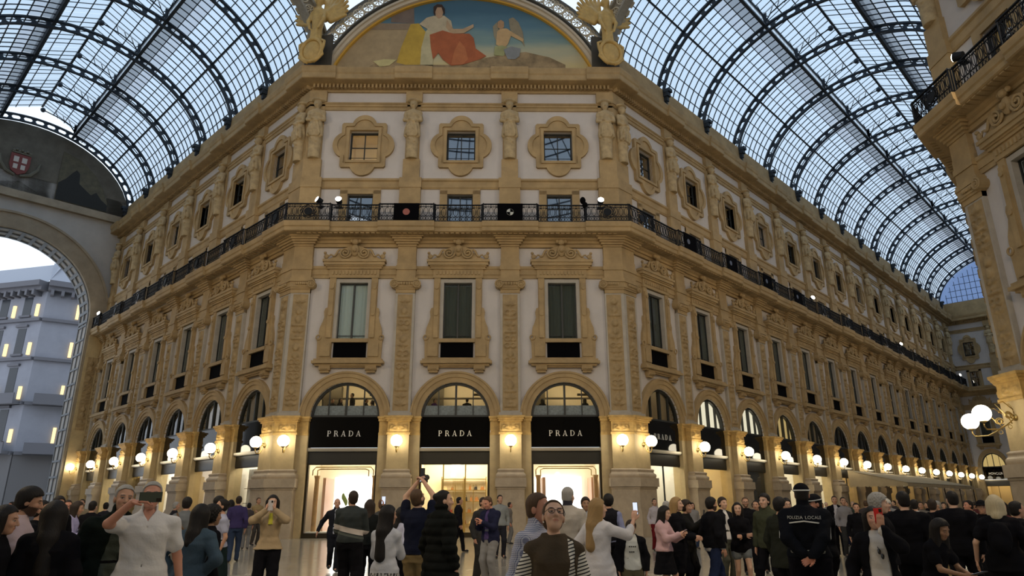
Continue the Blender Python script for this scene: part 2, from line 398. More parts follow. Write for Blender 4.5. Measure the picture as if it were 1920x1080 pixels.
@cached
def me_surround():
    m = MB()
    # two flanking jambs with a scrolled outer edge
    prof = [(1.75, 9.2), (1.78, 10.15), (1.82, 10.3), (1.70, 10.42), (1.74, 10.7), (1.70, 11.0), (1.58, 11.3), (1.50, 11.6), (1.54, 11.9), (1.48, 12.1), (1.36, 12.15), (1.36, 13.89)]
    for s in (1, -1):
        poly = [(1.0, 9.2)]+prof+[(1.0, 13.89)]
        poly = [(x, z) for x, z in poly] if s == 1 else [(-x, z) for x, z in reversed(poly)]
        m.prism(poly, -.16, .05)
        m.box(min(s*1.06, s*1.32), max(s*1.06, s*1.32), -.24, -.1, 10.4, 13.6)
        for z in (11.75, 13.3): m.cyl((s*1.19, -.24, z), (s*1.19, -.3, z), .11, 10)
        m.box(min(s*1.05, s*1.6), max(s*1.05, s*1.6), -.22, -.1, 9.35, 10.1)
        m.tube([(s*(1.72+.13*math.cos(t)), -.18, 10.42+.13*math.sin(t)) for t in np.linspace(0, 2*PI, 12, endpoint=False)], .045, 6, True)
    return m.mesh('window_surround', M_STONE)
@cached
def me_pediment():
    m = MB()
    m.box(-1.42, 1.42, -.2, .02, 13.89, 14.4); m.box(-1.55, 1.55, -.28, .02, 14.4, 14.55); m.box(-1.72, 1.72, -.42, .02, 14.6, 14.78); m.box(-1.78, 1.78, -.48, .02, 14.78, 14.93); m.box(-1.62, 1.62, -.34, .02, 14.52, 14.62)
    for i in range(13): m.box(-1.25+i*.2, -1.15+i*.2, -.26, -.18, 14.08, 14.3)
    # crest: rising acanthus body, two volutes, a cartouche and small corner leaves
    Y = -.40; zc = lambda z: 14.93+(z-14.93)*1.38
    cr = [(-1.5, 14.93), (-1.2, 15.05), (-.9, 15.22), (-.62, 15.42), (-.3, 15.5), (0, 15.55)]
    m.prism([(x, zc(z)) for x, z in ([(1.5, 14.93)]+[(-x, z) for x, z in cr[1:]]+[(x, z) for x, z in reversed(cr[:-1])])], Y+.02, -.1)
    for s in (1, -1):
        pts = []
        for i in range(26):
            t = i/25*4*PI; r = .33*(1-i/30); pts.append((s*(.54+r*math.cos(t+PI)), Y-.06, zc(15.2)+r*math.sin(t+PI)))
        m.tube(pts, .06, 6)
        m.tube([(s*(.78+.68*t), Y-.02, zc(15.3-.3*t)+.12*math.sin(t*9)) for t in np.linspace(0, 1, 9)], [.08*(1-.5*t) for t in np.linspace(0, 1, 9)], 6)
        m.sphere((s*1.6, Y, zc(15.05)), .15, 8, 6, (1, .6, 1)); m.sphere((s*1.68, Y, zc(15.2)), .09, 8, 6)
    m.sphere((0, Y, zc(15.32)), .32, 12, 8, (.75, .5, 1.15)); m.sphere((0, Y-.05, zc(15.68)), .22, 10, 8, (.9, .7, .8)); m.sphere((-.22, Y, zc(15.72)), .12, 8, 6); m.sphere((.22, Y, zc(15.72)), .12, 8, 6); m.sphere((0, Y-.17, zc(15.3)), .14, 8, 6)
    return m.mesh('pediment', M_STONE)
@cached
def me_sill():
    m = MB(); m.box(-1.0, 1.0, -.2, .05, 10.15, 10.36); m.box(-.98, .98, -.12, .05, 9.2, 9.3)
    m.box(-1.86, 1.86, -.36, .05, 9.08, 9.2); m.box(-1.95, 1.95, -.44, .05, 8.94, 9.08); m.box(-1.8, 1.8, -.3, .05, 8.82, 8.94); m.box(-1.45, 1.45, -.2, .05, 8.74, 8.82)
    for s in (1, -1):
        m.box(s*1.25-.3, s*1.25+.3, -.3, .02, 8.58, 8.82); m.box(s*1.25-.24, s*1.25+.24, -.22, .02, 8.46, 8.58)
        for k in range(5): m.cyl((s*1.25-.2+.1*k, -.3, 8.66), (s*1.25-.2+.1*k, -.36, 8.66), .045, 6)
    return m.mesh('window_sill', M_STONE)
@cached
def me_attic_surround():
    c = 22.38; n = 96; out = []; mid = []; inn = []
    for i in range(n):
        a = 2*PI*(i+.5)/n; ca, sa = math.cos(a), math.sin(a)
        sq = lambda hw, hh: min(hw/max(abs(ca), 1e-6), hh/max(abs(sa), 1e-6))
        def lobe(hw, d, r):
            best = sq(hw, hw)
            for cx, cz in ((d, 0), (-d, 0), (0, d), (0, -d)):
                b = cx*ca+cz*sa; q = b*b-(cx*cx+cz*cz-r*r)
                if q > 0: best = max(best, b+math.sqrt(q))
            return best
        o = lobe(1.36, 1.08, .78); k = lobe(1.16, .92, .66); w = sq(.87, 1.015)
        out.append((o*ca, c+o*sa*1.1)); mid.append((k*ca, c+k*sa*1.1)); inn.append((w*ca, c+w*sa))
    m = MB(); m.ring(out, mid, -.2, .02); m.ring(mid, inn, -.12, .3)
    m.box(-1.04, 1.04, -.2, -.1, 23.39, 23.55); m.box(-1.04, 1.04, -.2, -.1, 21.2, 21.36); m.box(-1.04, -.87, -.2, -.1, 21.36, 23.39); m.box(.87, 1.04, -.2, -.1, 21.36, 23.39)
    return m.mesh('attic_window_surround', M_STONE)
@cached
def me_balcony_door_surround():
    m = MB(); m.box(-1.2, -.76, -.1, .02, 16.95, 19.4); m.box(.76, 1.2, -.1, .02, 16.95, 19.4); m.box(-1.2, 1.2, -.1, .02, 19.16, 19.5)
    return m.mesh('balcony_door_surround', M_STONE)
# horizontal bands
P_STRING = [(.02, 13.89), (-.08, 13.89), (-.08, 14.1), (-.12, 14.1), (-.12, 14.4), (-.17, 14.45), (-.17, 14.6), (.02, 14.6)]
P_ENT = [(.02, 15.76), (-.16, 15.76), (-.16, 15.95), (-.24, 15.97), (-.24, 16.12), (-.36, 16.2), (-.42, 16.3), (-1.0, 16.36), (-1.06, 16.4), (-1.06, 16.6), (-1.12, 16.66), (-1.15, 16.9), (-1.15, 16.95), (.02, 16.95)]
P_ABAND = [(.02, 19.5), (-.06, 19.5), (-.12, 19.6), (-.12, 19.95), (-.2, 20.02), (-.2, 20.14), (.02, 20.14)]
P_ASTR = [(.02, 24.84), (-.08, 24.84), (-.08, 25.05), (-.14, 25.08), (-.14, 25.2), (-.2, 25.25), (-.2, 25.33), (.02, 25.33)]
P_TOP = [(.02, 26.1), (-.12, 26.1), (-.12, 26.3), (-.2, 26.33), (-.2, 26.45), (-.5, 26.5), (-.88, 26.52), (-.92, 26.56), (-.92, 26.86), (-.98, 26.95), (-1.04, 27.2), (-1.04, 27.3), (.3, 27.32), (.3, 26.1)]
def shift(p, d, g=0): return [(y-d if y < 0 else y, z) for y, z in p]
# relief panel: mirrored candelabra ornament as a height field
def relief_height(seed, nx, nz, wd, ht):
    r = np.random.RandomState(seed); X, Z = np.meshgrid(np.linspace(-1, 1, nx+1)*wd/2, np.linspace(0, 1, nz+1)*ht)
    A = np.abs(X); H = .03*np.exp(-(A/.035)**2)
    z = .25
    while z < ht-.25:
        k = r.randint(4)
        if k == 0:
            for q in range(3): d = np.hypot(A-.16, Z-z-q*.02)-.13; H = np.maximum(H, .07*np.exp(-(d/.03)**2))
            H = np.maximum(H, .075*np.exp(-((A-.16)**2+(Z-z)**2)/.003)); z += .38
        elif k == 1:
            t = (Z-z); w = .10+.10*np.cos(t*9); H = np.maximum(H, np.where(np.abs(t) < .2, .09*np.sqrt(np.clip(1-(A/np.clip(w, .03, 1))**2, 0, 1)), 0)); z += .46
        elif k == 2:
            for q in range(4):
                an = .4+q*.38; u = A*math.cos(an)+(Z-z)*math.sin(an); v = -A*math.sin(an)+(Z-z)*math.cos(an); H = np.maximum(H, .075*np.exp(-((u-.17)/.14)**2-(v/.035)**2))
            z += .44
        else:
            H = np.maximum(H, np.where((np.abs(Z-z) < .06) & (A < .3), .06, 0)); H = np.maximum(H, .09*np.exp(-((A-.0)**2+(Z-z-.16)**2)/.012)); z += .34
    return H
@cached
def me_relief(seed, half):
    nx, nz, ht = 20, 170, 6.5; H = relief_height(seed, nx, nz, half*2, ht); m = MB()
    m.grid(nx, nz, lambda u, v: (half*(2*u-1), -.205-1.5*float(H[int(round(v*nz)), int(round(u*nx))])*(1 if 0 < u < 1 else 0), 6.4+ht*v))
    return m.mesh('relief_panel', M_RELIEF, True)
@cached
def me_palmette(half, z0, z1, y):
    """ornament field on a capital block"""
    nx, nz = 22, 14; m = MB()
    def f(u, v):
        x = (2*u-1); zz = v*2-1; a = abs(x); r = math.hypot(a*1.1, zz+.75); an = math.atan2(a*1.1, zz+.75)
        h = .09*max(0, math.cos(an*5))*math.exp(-((r-.75)/.5)**2)+.08*math.exp(-((math.hypot(a-.62, zz)-.22)/.09)**2)
        if u in (0, 1) or v in (0, 1): h = 0
        return (half*x, y-.005-h, z0+(z1-z0)*v)
    m.grid(nx, nz, f); return m.mesh('palmette_relief', M_GOLD, True)
def volute(m, x, y, z, r, s):
    pts = [(x+s*rr*math.cos(t), y, z+rr*math.sin(t)) for t, rr in [(PI/2-i/28*4.5*PI, r*(1-i/31)) for i in range(29)]]
    m.tube(pts, .045, 6); m.cyl((x, y, z), (x, y-.05, z), r*.22, 8); m.cyl((x, y+.02, z), (x, .0, z), r*.95, 14)
def pilaster(wall, x, xl, xr, ml=0, mr=0, seed=1, lowonly=False):
    """one giant pilaster, from pedestal to attic; xl,xr: distance to the left and right edge scale (1 = full half width) or a fold"""
    fl = ml; fr = mr
    def ext(h): return (x-h if not fl else xl), (x+h if not fr else xr)
    def bx(m, h, y0, y1, z0, z1):
        a, b = ext(h); m.box(a, b, y0, y1, z0, z1, fl, fr)
    m = MB(); bx(m, 1.1, -.12, .6, 0, 5.12); p = m.build('pier', M_STONE2, wall)
    m = MB(); bx(m, 1.1, -.15, .6, 5.12, 5.25); bx(m, 1.08, -.13, .6, 5.25, 5.85); bx(m, 1.12, -.2, .6, 5.85, 6.0); bx(m, 1.16, -.26, .6, 6.0, 6.1); m.build('pier_cap', M_GOLD, p)
    m = MB(); bx(m, .70, -.66, -.1, 0, 2.5); bx(m, .76, -.73, -.1, 0, 1.25); bx(m, .73, -.7, -.1, 1.25, 1.35); bx(m, .74, -.7, -.1, 2.36, 2.46); bx(m, .80, -.78, -.1, 2.46, 2.9); m.build('pedestal', M_PED, p)
    m = MB(); PB = [(2.9, .175), (2.98, .20), (3.04, .205), (3.10, .19), (3.13, .15), (3.17, .115), (3.21, .105), (3.25, .115), (3.28, .13), (3.32, .13), (3.35, .09), (3.38, .02)]
    a, b = ext(.57)
    for (z0_, g0), (z1_, g1) in zip(PB[:-1], PB[1:]):
        vs = []
        for z_, g in ((z0_, g0), (z1_, g1)):
            yf = -.45-g
            for xx, yy, ms in ((a-(0 if fl else g), -.1, -fl), (a-(0 if fl else g), yf, -fl), (b+(0 if fr else g), yf, fr), (b+(0 if fr else g), -.1, fr)): vs.append((xx-yy*TAN*ms, yy, z_))
        m.add(vs, [(0, 1, 5, 4), (1, 2, 6, 5), (2, 3, 7, 6)])
    m.build('pilaster_base', M_PED, p)
    m = MB(); bx(m, .57, -.45, -.1, 3.38, 5.12); m.build('pilaster_shaft', M_STONE2, p)
    m = MB(); bx(m, .62, -.5, -.1, 5.12, 5.24); bx(m, .57, -.45, -.1, 5.24, 5.84); bx(m, .64, -.53, -.1, 5.8, 5.9); bx(m, .70, -.6, -.1, 5.9, 6.0); bx(m, .76, -.66, -.1, 6.0, 6.1); m.build('capital', M_GOLD, p)
    a, b = ext(.57); hw = (b-a)/2-.05; obj('palmette_relief', me_palmette(round(hw, 2), 5.27, 5.8, -.45), p, T((a+b)/2, 0, 0))
    u = MB(); bx(u, .62, -.3, 0, 6.1, 6.3); bx(u, .55, -.2, 0, 6.3, 13.2); q = u.build('upper_pilaster', M_GREYST, wall)
    a, b = ext(.55); hw = min(.42, (b-a)/2-.07); cx = (a+b)/2; obj('relief_panel', me_relief(seed, round(hw, 2)), q, T(cx, 0, 0))
    m = MB(); bx(m, .55, -.24, 0, 12.98, 13.2); bx(m, .6, -.3, 0, 13.2, 13.3); bx(m, .74, -.4, 0, 13.62, 13.75); bx(m, .66, -.34, 0, 13.3, 13.62); bx(m, .68, -.36, 0, 13.75, 13.86)
    a, b = ext(.62)
    if not fl: volute(m, a, -.42, 13.46, .24, -1)
    if not fr: volute(m, b, -.42, 13.46, .24, 1)
    for i in range(6): xx = a+.25+(b-a-.5)*i/5; m.sphere((xx, -.38, 13.5), .075, 6, 5, (1, .8, 1.3))
    m.build('ionic_capital', M_STONE, q)
    m = MB(); bx(m, .54, -.28, 0, 13.86, 15.0); bx(m, .58, -.33, 0, 14.35, 14.6); bx(m, .52, -.26, 0, 15.0, 15.76)
    for k in range(5): bx(m, .54+.10*k, -.32-.1*k, 0, 15.76+.12*k, 15.88+.12*k)
    m.build('frieze_block', M_STONE, q)
    m = MB(); bx(m, .62, -.3, 0, 16.9, 19.5); bx(m, .66, -.34, 0, 19.5, 20.14); bx(m, .5, -.26, 0, 20.14, 21.4); bx(m, .42, -.14, 0, 21.4, 25.35); bx(m, .5, -.26, 0, 25.33, 26.1)
    m.build('attic_pilaster', M_STONE, wall)
    return p
def entablature(wall, xa, xb, ml, mr, lines, hw, folds, hip=True):
    m = MB(); m.sweep(P_STRING, xa, xb, ml, mr); m.build('string_course', M_STONE, wall)
    m = MB(); m.sweep(P_ENT, xa, xb, ml, mr); e = m.build('balcony_cornice', M_STONE, wall)
    m = MB(); m.sweep(P_ABAND, xa, xb, ml, mr); m.build('attic_band', M_STONE, wall)
    m = MB(); m.sweep(P_ASTR, xa, xb, ml, mr); m.build('attic_string', M_STONE, wall)
    m = MB(); m.sweep(P_TOP, xa, xb, ml, mr); t = m.build('crown_cornice', M_STONE, wall)
    for x in lines:
        l, r = x-hw, x+hw; fl = fr = 0
        for f, side in folds:
            if abs(f-x) < 1.2:
                if side == 'L': l, fl = f, 1
                else: r, fr = f, 1
        m = MB(); m.sweep(shift(P_ENT[6:], .15), l, r, fl, fr); m.build('cornice_break', M_STONE, e)
        m = MB(); m.sweep(shift(P_TOP[5:12], .14)+[(.02, 27.3), (.02, 26.5)], l+.45*(1-fl), r-.45*(1-fr), fl, fr); m.build('cornice_break', M_STONE, t)
    # modillions and dentils: too fine to pick apart, one row each
    m = MB(); x = xa+.15
    while x < xb-.15: m.box(x, x+.2, -.96, -.44, 16.30, 16.39); x += .3
    setp(m.build('modillion_row', M_STONE, e), kind='stuff')
    m = MB(); x = xa+.1
    while x < xb-.1: m.box(x, x+.12, -.44, -.18, 26.24, 26.49); x += .24
    setp(m.build('dentil_row', M_STONE, t), kind='stuff')
M_NAMES = {'window': 0}
def nwin(): M_NAMES['window'] += 1; return 'window_%d' % M_NAMES['window']
@cached
def me_upwin(kind):
    d = {}
    m = MB()
    m.ring([(-1.0, 10.36), (1.0, 10.36), (1.0, 13.84), (-1.0, 13.84)], [(-.8, 10.36), (.8, 10.36), (.8, 13.63), (-.8, 13.63)], -.1, .3); d['casing'] = m.mesh('window_casing', M_GREYST)
    m = MB(); m.ring([(-.8, 10.36), (.8, 10.36), (.8, 13.63), (-.8, 13.63)], [(-.75, 10.41), (.75, 10.41), (.75, 13.57), (-.75, 13.57)], .16, .24); m.box(-.045, .045, .15, .24, 10.4, 13.6); m.box(-.76, .76, .17, .22, 10.58, 10.61); d['frame'] = m.mesh('window_frame', M_FRAME)
    m = MB(); m.box(-.75, -.045, .2, .21, 10.41, 13.57); d['p0'] = m.mesh('window_pane', M_WGLASS)
    m = MB(); m.box(.045, .75, .2, .21, 10.41, 13.57); d['p1'] = m.mesh('window_pane', M_WGLASS)
    m = MB(); m.grid(40, 1, lambda u, v: (-.78+1.56*u, .28+.02*math.sin(u*55), 10.38+3.2*v)); d['curtain'] = m.mesh('curtain', M_CURTAIN_L if kind else M_CURTAIN_D, True)
    m = MB(); m.box(-.9, .9, -.06, .02, 9.31, 10.15); d['black'] = m.mesh('black_panel', M_BLACK)
    return d
def upper_window(M, x, label, pale):
    d = me_upwin(pale); o = obj(nwin(), d['casing'], None, M @ T(x, 0, 0)); setp(o, label, 'window', kind='structure')
    for n, k in (('window_frame', 'frame'), ('window_pane', 'p0'), ('window_pane', 'p1'), ('curtain', 'curtain'), ('black_panel', 'black')): obj(n, d[k], o)
@cached
def me_atwin(kind):
    d = {}; c = (21.36, 23.39)
    m = MB(); m.ring([(-.87, c[0]), (.87, c[0]), (.87, c[1]), (-.87, c[1])], [(-.78, c[0]+.1), (.78, c[0]+.1), (.78, c[1]-.1), (-.78, c[1]-.1)], .2, .32)
    m.box(-.03, .03, .22, .3, c[0]+.1, c[1]-.1); m.box(-.78, .78, .22, .3, 22.36, 22.4); d['frame'] = m.mesh('window_frame', M_FRAME)
    for i, (a, b, z0, z1) in enumerate(((-.78, -.03, 21.46, 22.36), (.03, .78, 21.46, 22.36), (-.78, -.03, 22.4, 23.29), (.03, .78, 22.4, 23.29))):
        m = MB(); m.box(a, b, .25, .26, z0, z1); d['p%d' % i] = m.mesh('window_pane', M_AGLASS if kind != 'warm' else M_GLASS)
    m = MB(); m.add([(-.87, .3, c[0]), (.87, .3, c[0]), (.87, .3, c[1]), (-.87, .3, c[1]), (-.87, 1.6, c[0]), (.87, 1.6, c[0]), (.87, 1.6, c[1]), (-.87, 1.6, c[1])], [(4, 5, 6, 7), (0, 4, 7, 3), (1, 2, 6, 5), (0, 1, 5, 4), (3, 7, 6, 2)])
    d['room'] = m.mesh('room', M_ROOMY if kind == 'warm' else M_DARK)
    m = MB(); m.tube([(-.86, .1, 21.62), (.86, .1, 21.62)], .02, 6); m.tube([(-.86, .1, 21.5), (.86, .1, 21.5)], .015, 6); d['bar'] = m.mesh('guard_bar', M_IRON)
    if kind == 'warm':
        m = MB(); m.box(-.7, .7, .36, .6, 21.38, 21.42); d['lamp'] = m.mesh('room_light', emis('hidden_uplight', (1, .72, .36), 7))  # uplighter added on the room floor, hidden below the sill, to light the room
    return d
def attic_window(M, x, label, kind):
    d = me_atwin(kind); o = obj(nwin(), d['frame'], None, M @ T(x, 0, 0)); setp(o, label, 'window', kind='structure')
    for k in range(4): obj('window_pane', d['p%d' % k], o)
    obj('room', d['room'], o); obj('guard_bar', d['bar'], o)
    if kind == 'warm': obj('room_light', d['lamp'], o)
E_BLIND = emis('lit_white_blind', (1, .93, .76), 1.35)
E_YBLIND = emis('lit_yellow_blind', (1, .72, .30), .75)
ROOML = {'cafe': emis('cafe_light', (1, .87, .62), 15), 'dim': emis('dim_light', (1, .85, .6), 2.2)}
def arch_pane(x0, x1, z0, r=1.74, n=8):
    m = MB(); top = [(x0+(x1-x0)*i/n, 6.1+math.sqrt(max(.0001, r*r-(x0+(x1-x0)*i/n)**2))) for i in range(n+1)]
    top = [(x, max(z, z0+.01)) for x, z in top]
    m.prism([(x0, z0), (x1, z0)]+top[::-1], .2, .21); return m
@cached
def me_archwin(kind):
    d = {}; m = MB(); m.arc(0, 6.1, 1.72, 1.86, 0, PI, 28, .1, .3); m.box(-1.86, 1.86, .1, .3, 6.08, 6.2); m.box(-.05, .05, .1, .3, 6.2, 7.84); m.box(-.96, -.91, .12, .28, 6.2, 7.6); m.box(.91, .96, .12, .28, 6.2, 7.6)
    d['frame'] = m.mesh('arch_frame', M_FRAME)
    gl = {'white': E_BLIND, 'yellow': E_YBLIND}.get(kind, M_ARCHGLASS if kind in ('cafe', 'dim') else M_DGLASS)
    for i, (a, b) in enumerate(((-1.7, -.96), (-.91, -.05), (.05, .91), (.96, 1.7))): d['p%d' % i] = arch_pane(a, b, 6.72 if kind == 'cafe' else 6.2).mesh('arch_pane', M_ARCHGLASS if kind in ('white', 'yellow') else gl)
    if kind in ('white', 'yellow'): m = MB(); m.prism([(1.72*math.cos(t), 6.15+1.72*math.sin(t)) for t in np.linspace(0, PI, 24)], .34, .36); d['blind'] = m.mesh('lit_blind', gl)
    if kind == 'cafe': m = MB(); m.box(-1.72, 1.72, .2, .215, 6.2, 6.72); d['etch'] = m.mesh('etched_band', M_ETCH)
    z0, z1, dp = 5.7, 8.5, 3.2; m = MB()
    m.add([(-2, .5, z0), (2, .5, z0), (2, .5, z1), (-2, .5, z1), (-2, dp, z0), (2, dp, z0), (2, dp, z1), (-2, dp, z1)], [(4, 5, 6, 7), (0, 4, 7, 3), (1, 2, 6, 5), (0, 1, 5, 4), (3, 7, 6, 2)])
    if kind == 'cafe':
        m.mi = 1; m.box(-2, 2, 2.2, 2.3, 7.35, 7.45); m.box(-1.9, 1.9, 2.9, 3.1, 6.9, 7.0); m.box(.9, 1.9, 1.8, 1.95, 7.5, 7.62); m.box(-1.9, -.9, 2.6, 3.1, 5.72, 8.2)
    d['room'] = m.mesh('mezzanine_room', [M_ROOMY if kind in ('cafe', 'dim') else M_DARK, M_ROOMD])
    if kind in ('cafe', 'dim'):
        m = MB()
        for i in range(4): m.box(-1.5+i*.9, -1.2+i*.9, 1.6, 2.4, 8.42, 8.47)
        d['lamp'] = m.mesh('room_light', ROOML[kind])
    return d
def arch_window(M, x, label, kind):
    d = me_archwin(kind); o = obj(nwin(), d['frame'], None, M @ T(x, 0, 0)); setp(o, label, 'window', kind='structure')
    for k in range(4): obj('arch_pane', d['p%d' % k], o)
    for n, k in (('mezzanine_room', 'room'), ('lit_blind', 'blind'), ('etched_band', 'etch'), ('room_light', 'lamp')):
        if k in d: obj(n, d[k], o)
# ------------------------------------------------------------------ lettering
def text_mesh(txt, size, mat_, extrude=.02, spacing=1.15):
    c = bpy.data.curves.new('lettering', 'FONT'); c.body = txt; c.size = size; c.align_x = 'CENTER'; c.align_y = 'CENTER'; c.extrude = extrude; c.space_character = spacing
    o = bpy.data.objects.new('tmp_text', c); COL.objects.link(o); dg = bpy.context.evaluated_depsgraph_get(); me = bpy.data.meshes.new_from_object(o.evaluated_get(dg))
    bpy.data.objects.remove(o); me.materials.clear(); me.materials.append(mat_); me.transform(Matrix.Rotation(PI/2, 4, 'X')); return me
def serif_letters(txt, h, gap, m):
    """wide slab-serif capitals for the shop sign: P R A D"""
    st, th, sf = h*.17, h*.07, h*.06; widths = {'P': .72, 'R': .80, 'A': .86, 'D': .84}
    tot = sum(widths[c]*h for c in txt)+gap*(len(txt)-1); x = -tot/2
    def quad(p): m.prism(p, -.03, .0)
    def bowl(cx, cz, ro, ri, ez=1):
        n = 12; o = [(cx+ro*math.cos(a), cz+ro*ez*math.sin(a)) for a in np.linspace(-PI/2, PI/2, n)]; i = [(cx+ri*math.cos(a), cz+(ro-th)*ez*math.sin(a)) for a in np.linspace(-PI/2, PI/2, n)]
        for k in range(n-1): quad([i[k], o[k], o[k+1], i[k+1]])
    for c in txt:
        w = widths[c]*h
        if c in 'PRD':
            quad([(x+.06*h, 0), (x+.06*h+st, 0), (x+.06*h+st, h), (x+.06*h, h)])
            quad([(x, 0), (x+.3*h, 0), (x+.3*h, sf), (x, sf)]); quad([(x, h-sf), (x+.3*h, h-sf), (x+.3*h, h), (x, h)])
            if c == 'D': bowl(x+.3*h, h/2, .5*h, .36*h); quad([(x+.2*h, h-th), (x+.31*h, h-th), (x+.31*h, h), (x+.2*h, h)]); quad([(x+.2*h, 0), (x+.31*h, 0), (x+.31*h, th), (x+.2*h, th)])
            else:
                bowl(x+.36*h, h*.73, .27*h, .15*h); quad([(x+.2*h, h-th), (x+.37*h, h-th), (x+.37*h, h), (x+.2*h, h)]); quad([(x+.2*h, .46*h), (x+.37*h, .46*h), (x+.37*h, .46*h+th), (x+.2*h, .46*h+th)])
                if c == 'R': quad([(x+.36*h, .5*h), (x+.62*h, 0), (x+.62*h+st, 0), (x+.36*h+st, .5*h)]); quad([(x+.55*h, 0), (x+w, 0), (x+w, sf), (x+.55*h, sf)])
        else:
            quad([(x+.08*h, 0), (x+.08*h+th, 0), (x+.45*h, h), (x+.38*h, h)]); quad([(x+.60*h, 0), (x+.60*h+st, 0), (x+.46*h, h), (x+.36*h, h)])
            quad([(x+.18*h, .28*h), (x+.62*h, .28*h), (x+.6*h, .28*h+th), (x+.2*h, .28*h+th)]); quad([(x, 0), (x+.24*h, 0), (x+.24*h, sf), (x, sf)]); quad([(x+.52*h, 0), (x+w, 0), (x+w, sf), (x+.52*h, sf)])
        x += w+gap
# ------------------------------------------------------------------ shopfronts
EL = {}
def elight(col, s):
    k = (col, s)
    if k not in EL: EL[k] = emis('shop_light', col, s)
    return EL[k]
@cached
def me_shop(depth):
    d = {}; m = MB(); m.box(-1.86, 1.86, .08, .2, 4.5, 6.1); d['sign_board'] = m.mesh('sign_board', M_SIGN)
    m = MB(); m.box(-1.86, 1.86, -.06, .2, 4.34, 4.47); m.box(-1.86, 1.86, -.02, .2, 4.3, 4.34); d['sign_shelf'] = m.mesh('sign_shelf', M_SHELF)
    m = MB(); m.box(-1.86, 1.86, .12, .3, 3.68, 4.3); d['transom'] = m.mesh('transom', M_TRANSOM)
    m = MB(); m.box(-1.86, -1.74, .1, .34, 0, 3.7); m.box(1.74, 1.86, .1, .34, 0, 3.7); m.box(-1.74, 1.74, .1, .34, 0, .24); m.box(-1.74, 1.74, .14, .3, 3.62, 3.7); d['frame'] = m.mesh('shop_frame', M_BRONZE)
    return d
@cached
def me_room(depth, wallm, floorm):
    m = MB(); z0, z1, a, dp = .02, 4.2, 1.95, depth
    m.add([(-a, .36, z0), (a, .36, z0), (a, .36, z1), (-a, .36, z1), (-a, dp, z0), (a, dp, z0), (a, dp, z1), (-a, dp, z1)], [(4, 5, 6, 7), (0, 4, 7, 3), (1, 2, 6, 5), (3, 7, 6, 2)])
    m.mi = 1; m.add([(-a, .36, z0), (a, .36, z0), (a, dp, z0), (-a, dp, z0)], [(0, 1, 2, 3)])
    return m.mesh('shop_room', [wallm, floorm])
@cached
def me_panes(n, door):
    out = []
    w = 3.48/n
    for i in range(n):
        m = MB(); m.box(-1.74+i*w+.02, -1.74+(i+1)*w-.02, .2, .215, .24, 3.62); out.append(m.mesh('shop_pane', M_GLASS))
    m = MB()
    for i in range(1, n): m.box(-1.74+i*w-.03, -1.74+i*w+.03, .17, .25, .24, 3.62)
    return out, m.mesh('mullion', M_BRASS if door else M_FRAME)
LETTER_ME = {}
def shop(M, x, label, cfg):
    """cfg: depth, wall material, light colour, light strength, panes, lettering, extras"""
    dp = cfg.get('depth', 3.4); s = me_shop(0); o = obj('shopfront', s['frame'], None, M @ T(x, 0, 0)); setp(o, label, 'shopfront')
    sg = obj('sign_board', s['sign_board'], o); obj('sign_shelf', s['sign_shelf'], o); obj('transom', s['transom'], o)
    obj('shop_room', me_room(dp, cfg.get('wall', M_ROOMW), cfg.get('floor', M_STONE2)), o)
    ps, mu = me_panes(cfg.get('panes', 1), cfg.get('door', False))
    for p in ps: obj('shop_pane', p, o)
    if cfg.get('panes', 1) > 1: obj('mullion', mu, o)
    col, st = cfg.get('light', ((1, .86, .62), 6))
    m = MB()
    for i in range(3): m.box(-1.5+i*1.1, -.7+i*1.1, .8, dp-.5, 4.1, 4.15)
    m.build('room_light', elight(col, st), o)
    tx = cfg.get('text')
    if tx == 'PRADA':
        hh, gp, wd = .30, .14, {'P': .72, 'R': .80, 'A': .86, 'D': .84}; xx = -(sum(wd[c]*hh for c in tx)+gp*4)/2
        for c in tx:
            if c not in LETTER_ME: m = MB(); serif_letters(c, hh, 0, m); LETTER_ME[c] = m.mesh('sign_letter', M_LETTER)
            obj('sign_letter', LETTER_ME[c], sg, T(xx+wd[c]*hh/2, .075, 5.08)); xx += wd[c]*hh+gp
    elif tx: obj('lettering', text_mesh(tx, .42, M_LETTER), sg, T(0, .07, 5.25))
    if cfg.get('extra'): cfg['extra'](o, dp)
    return o
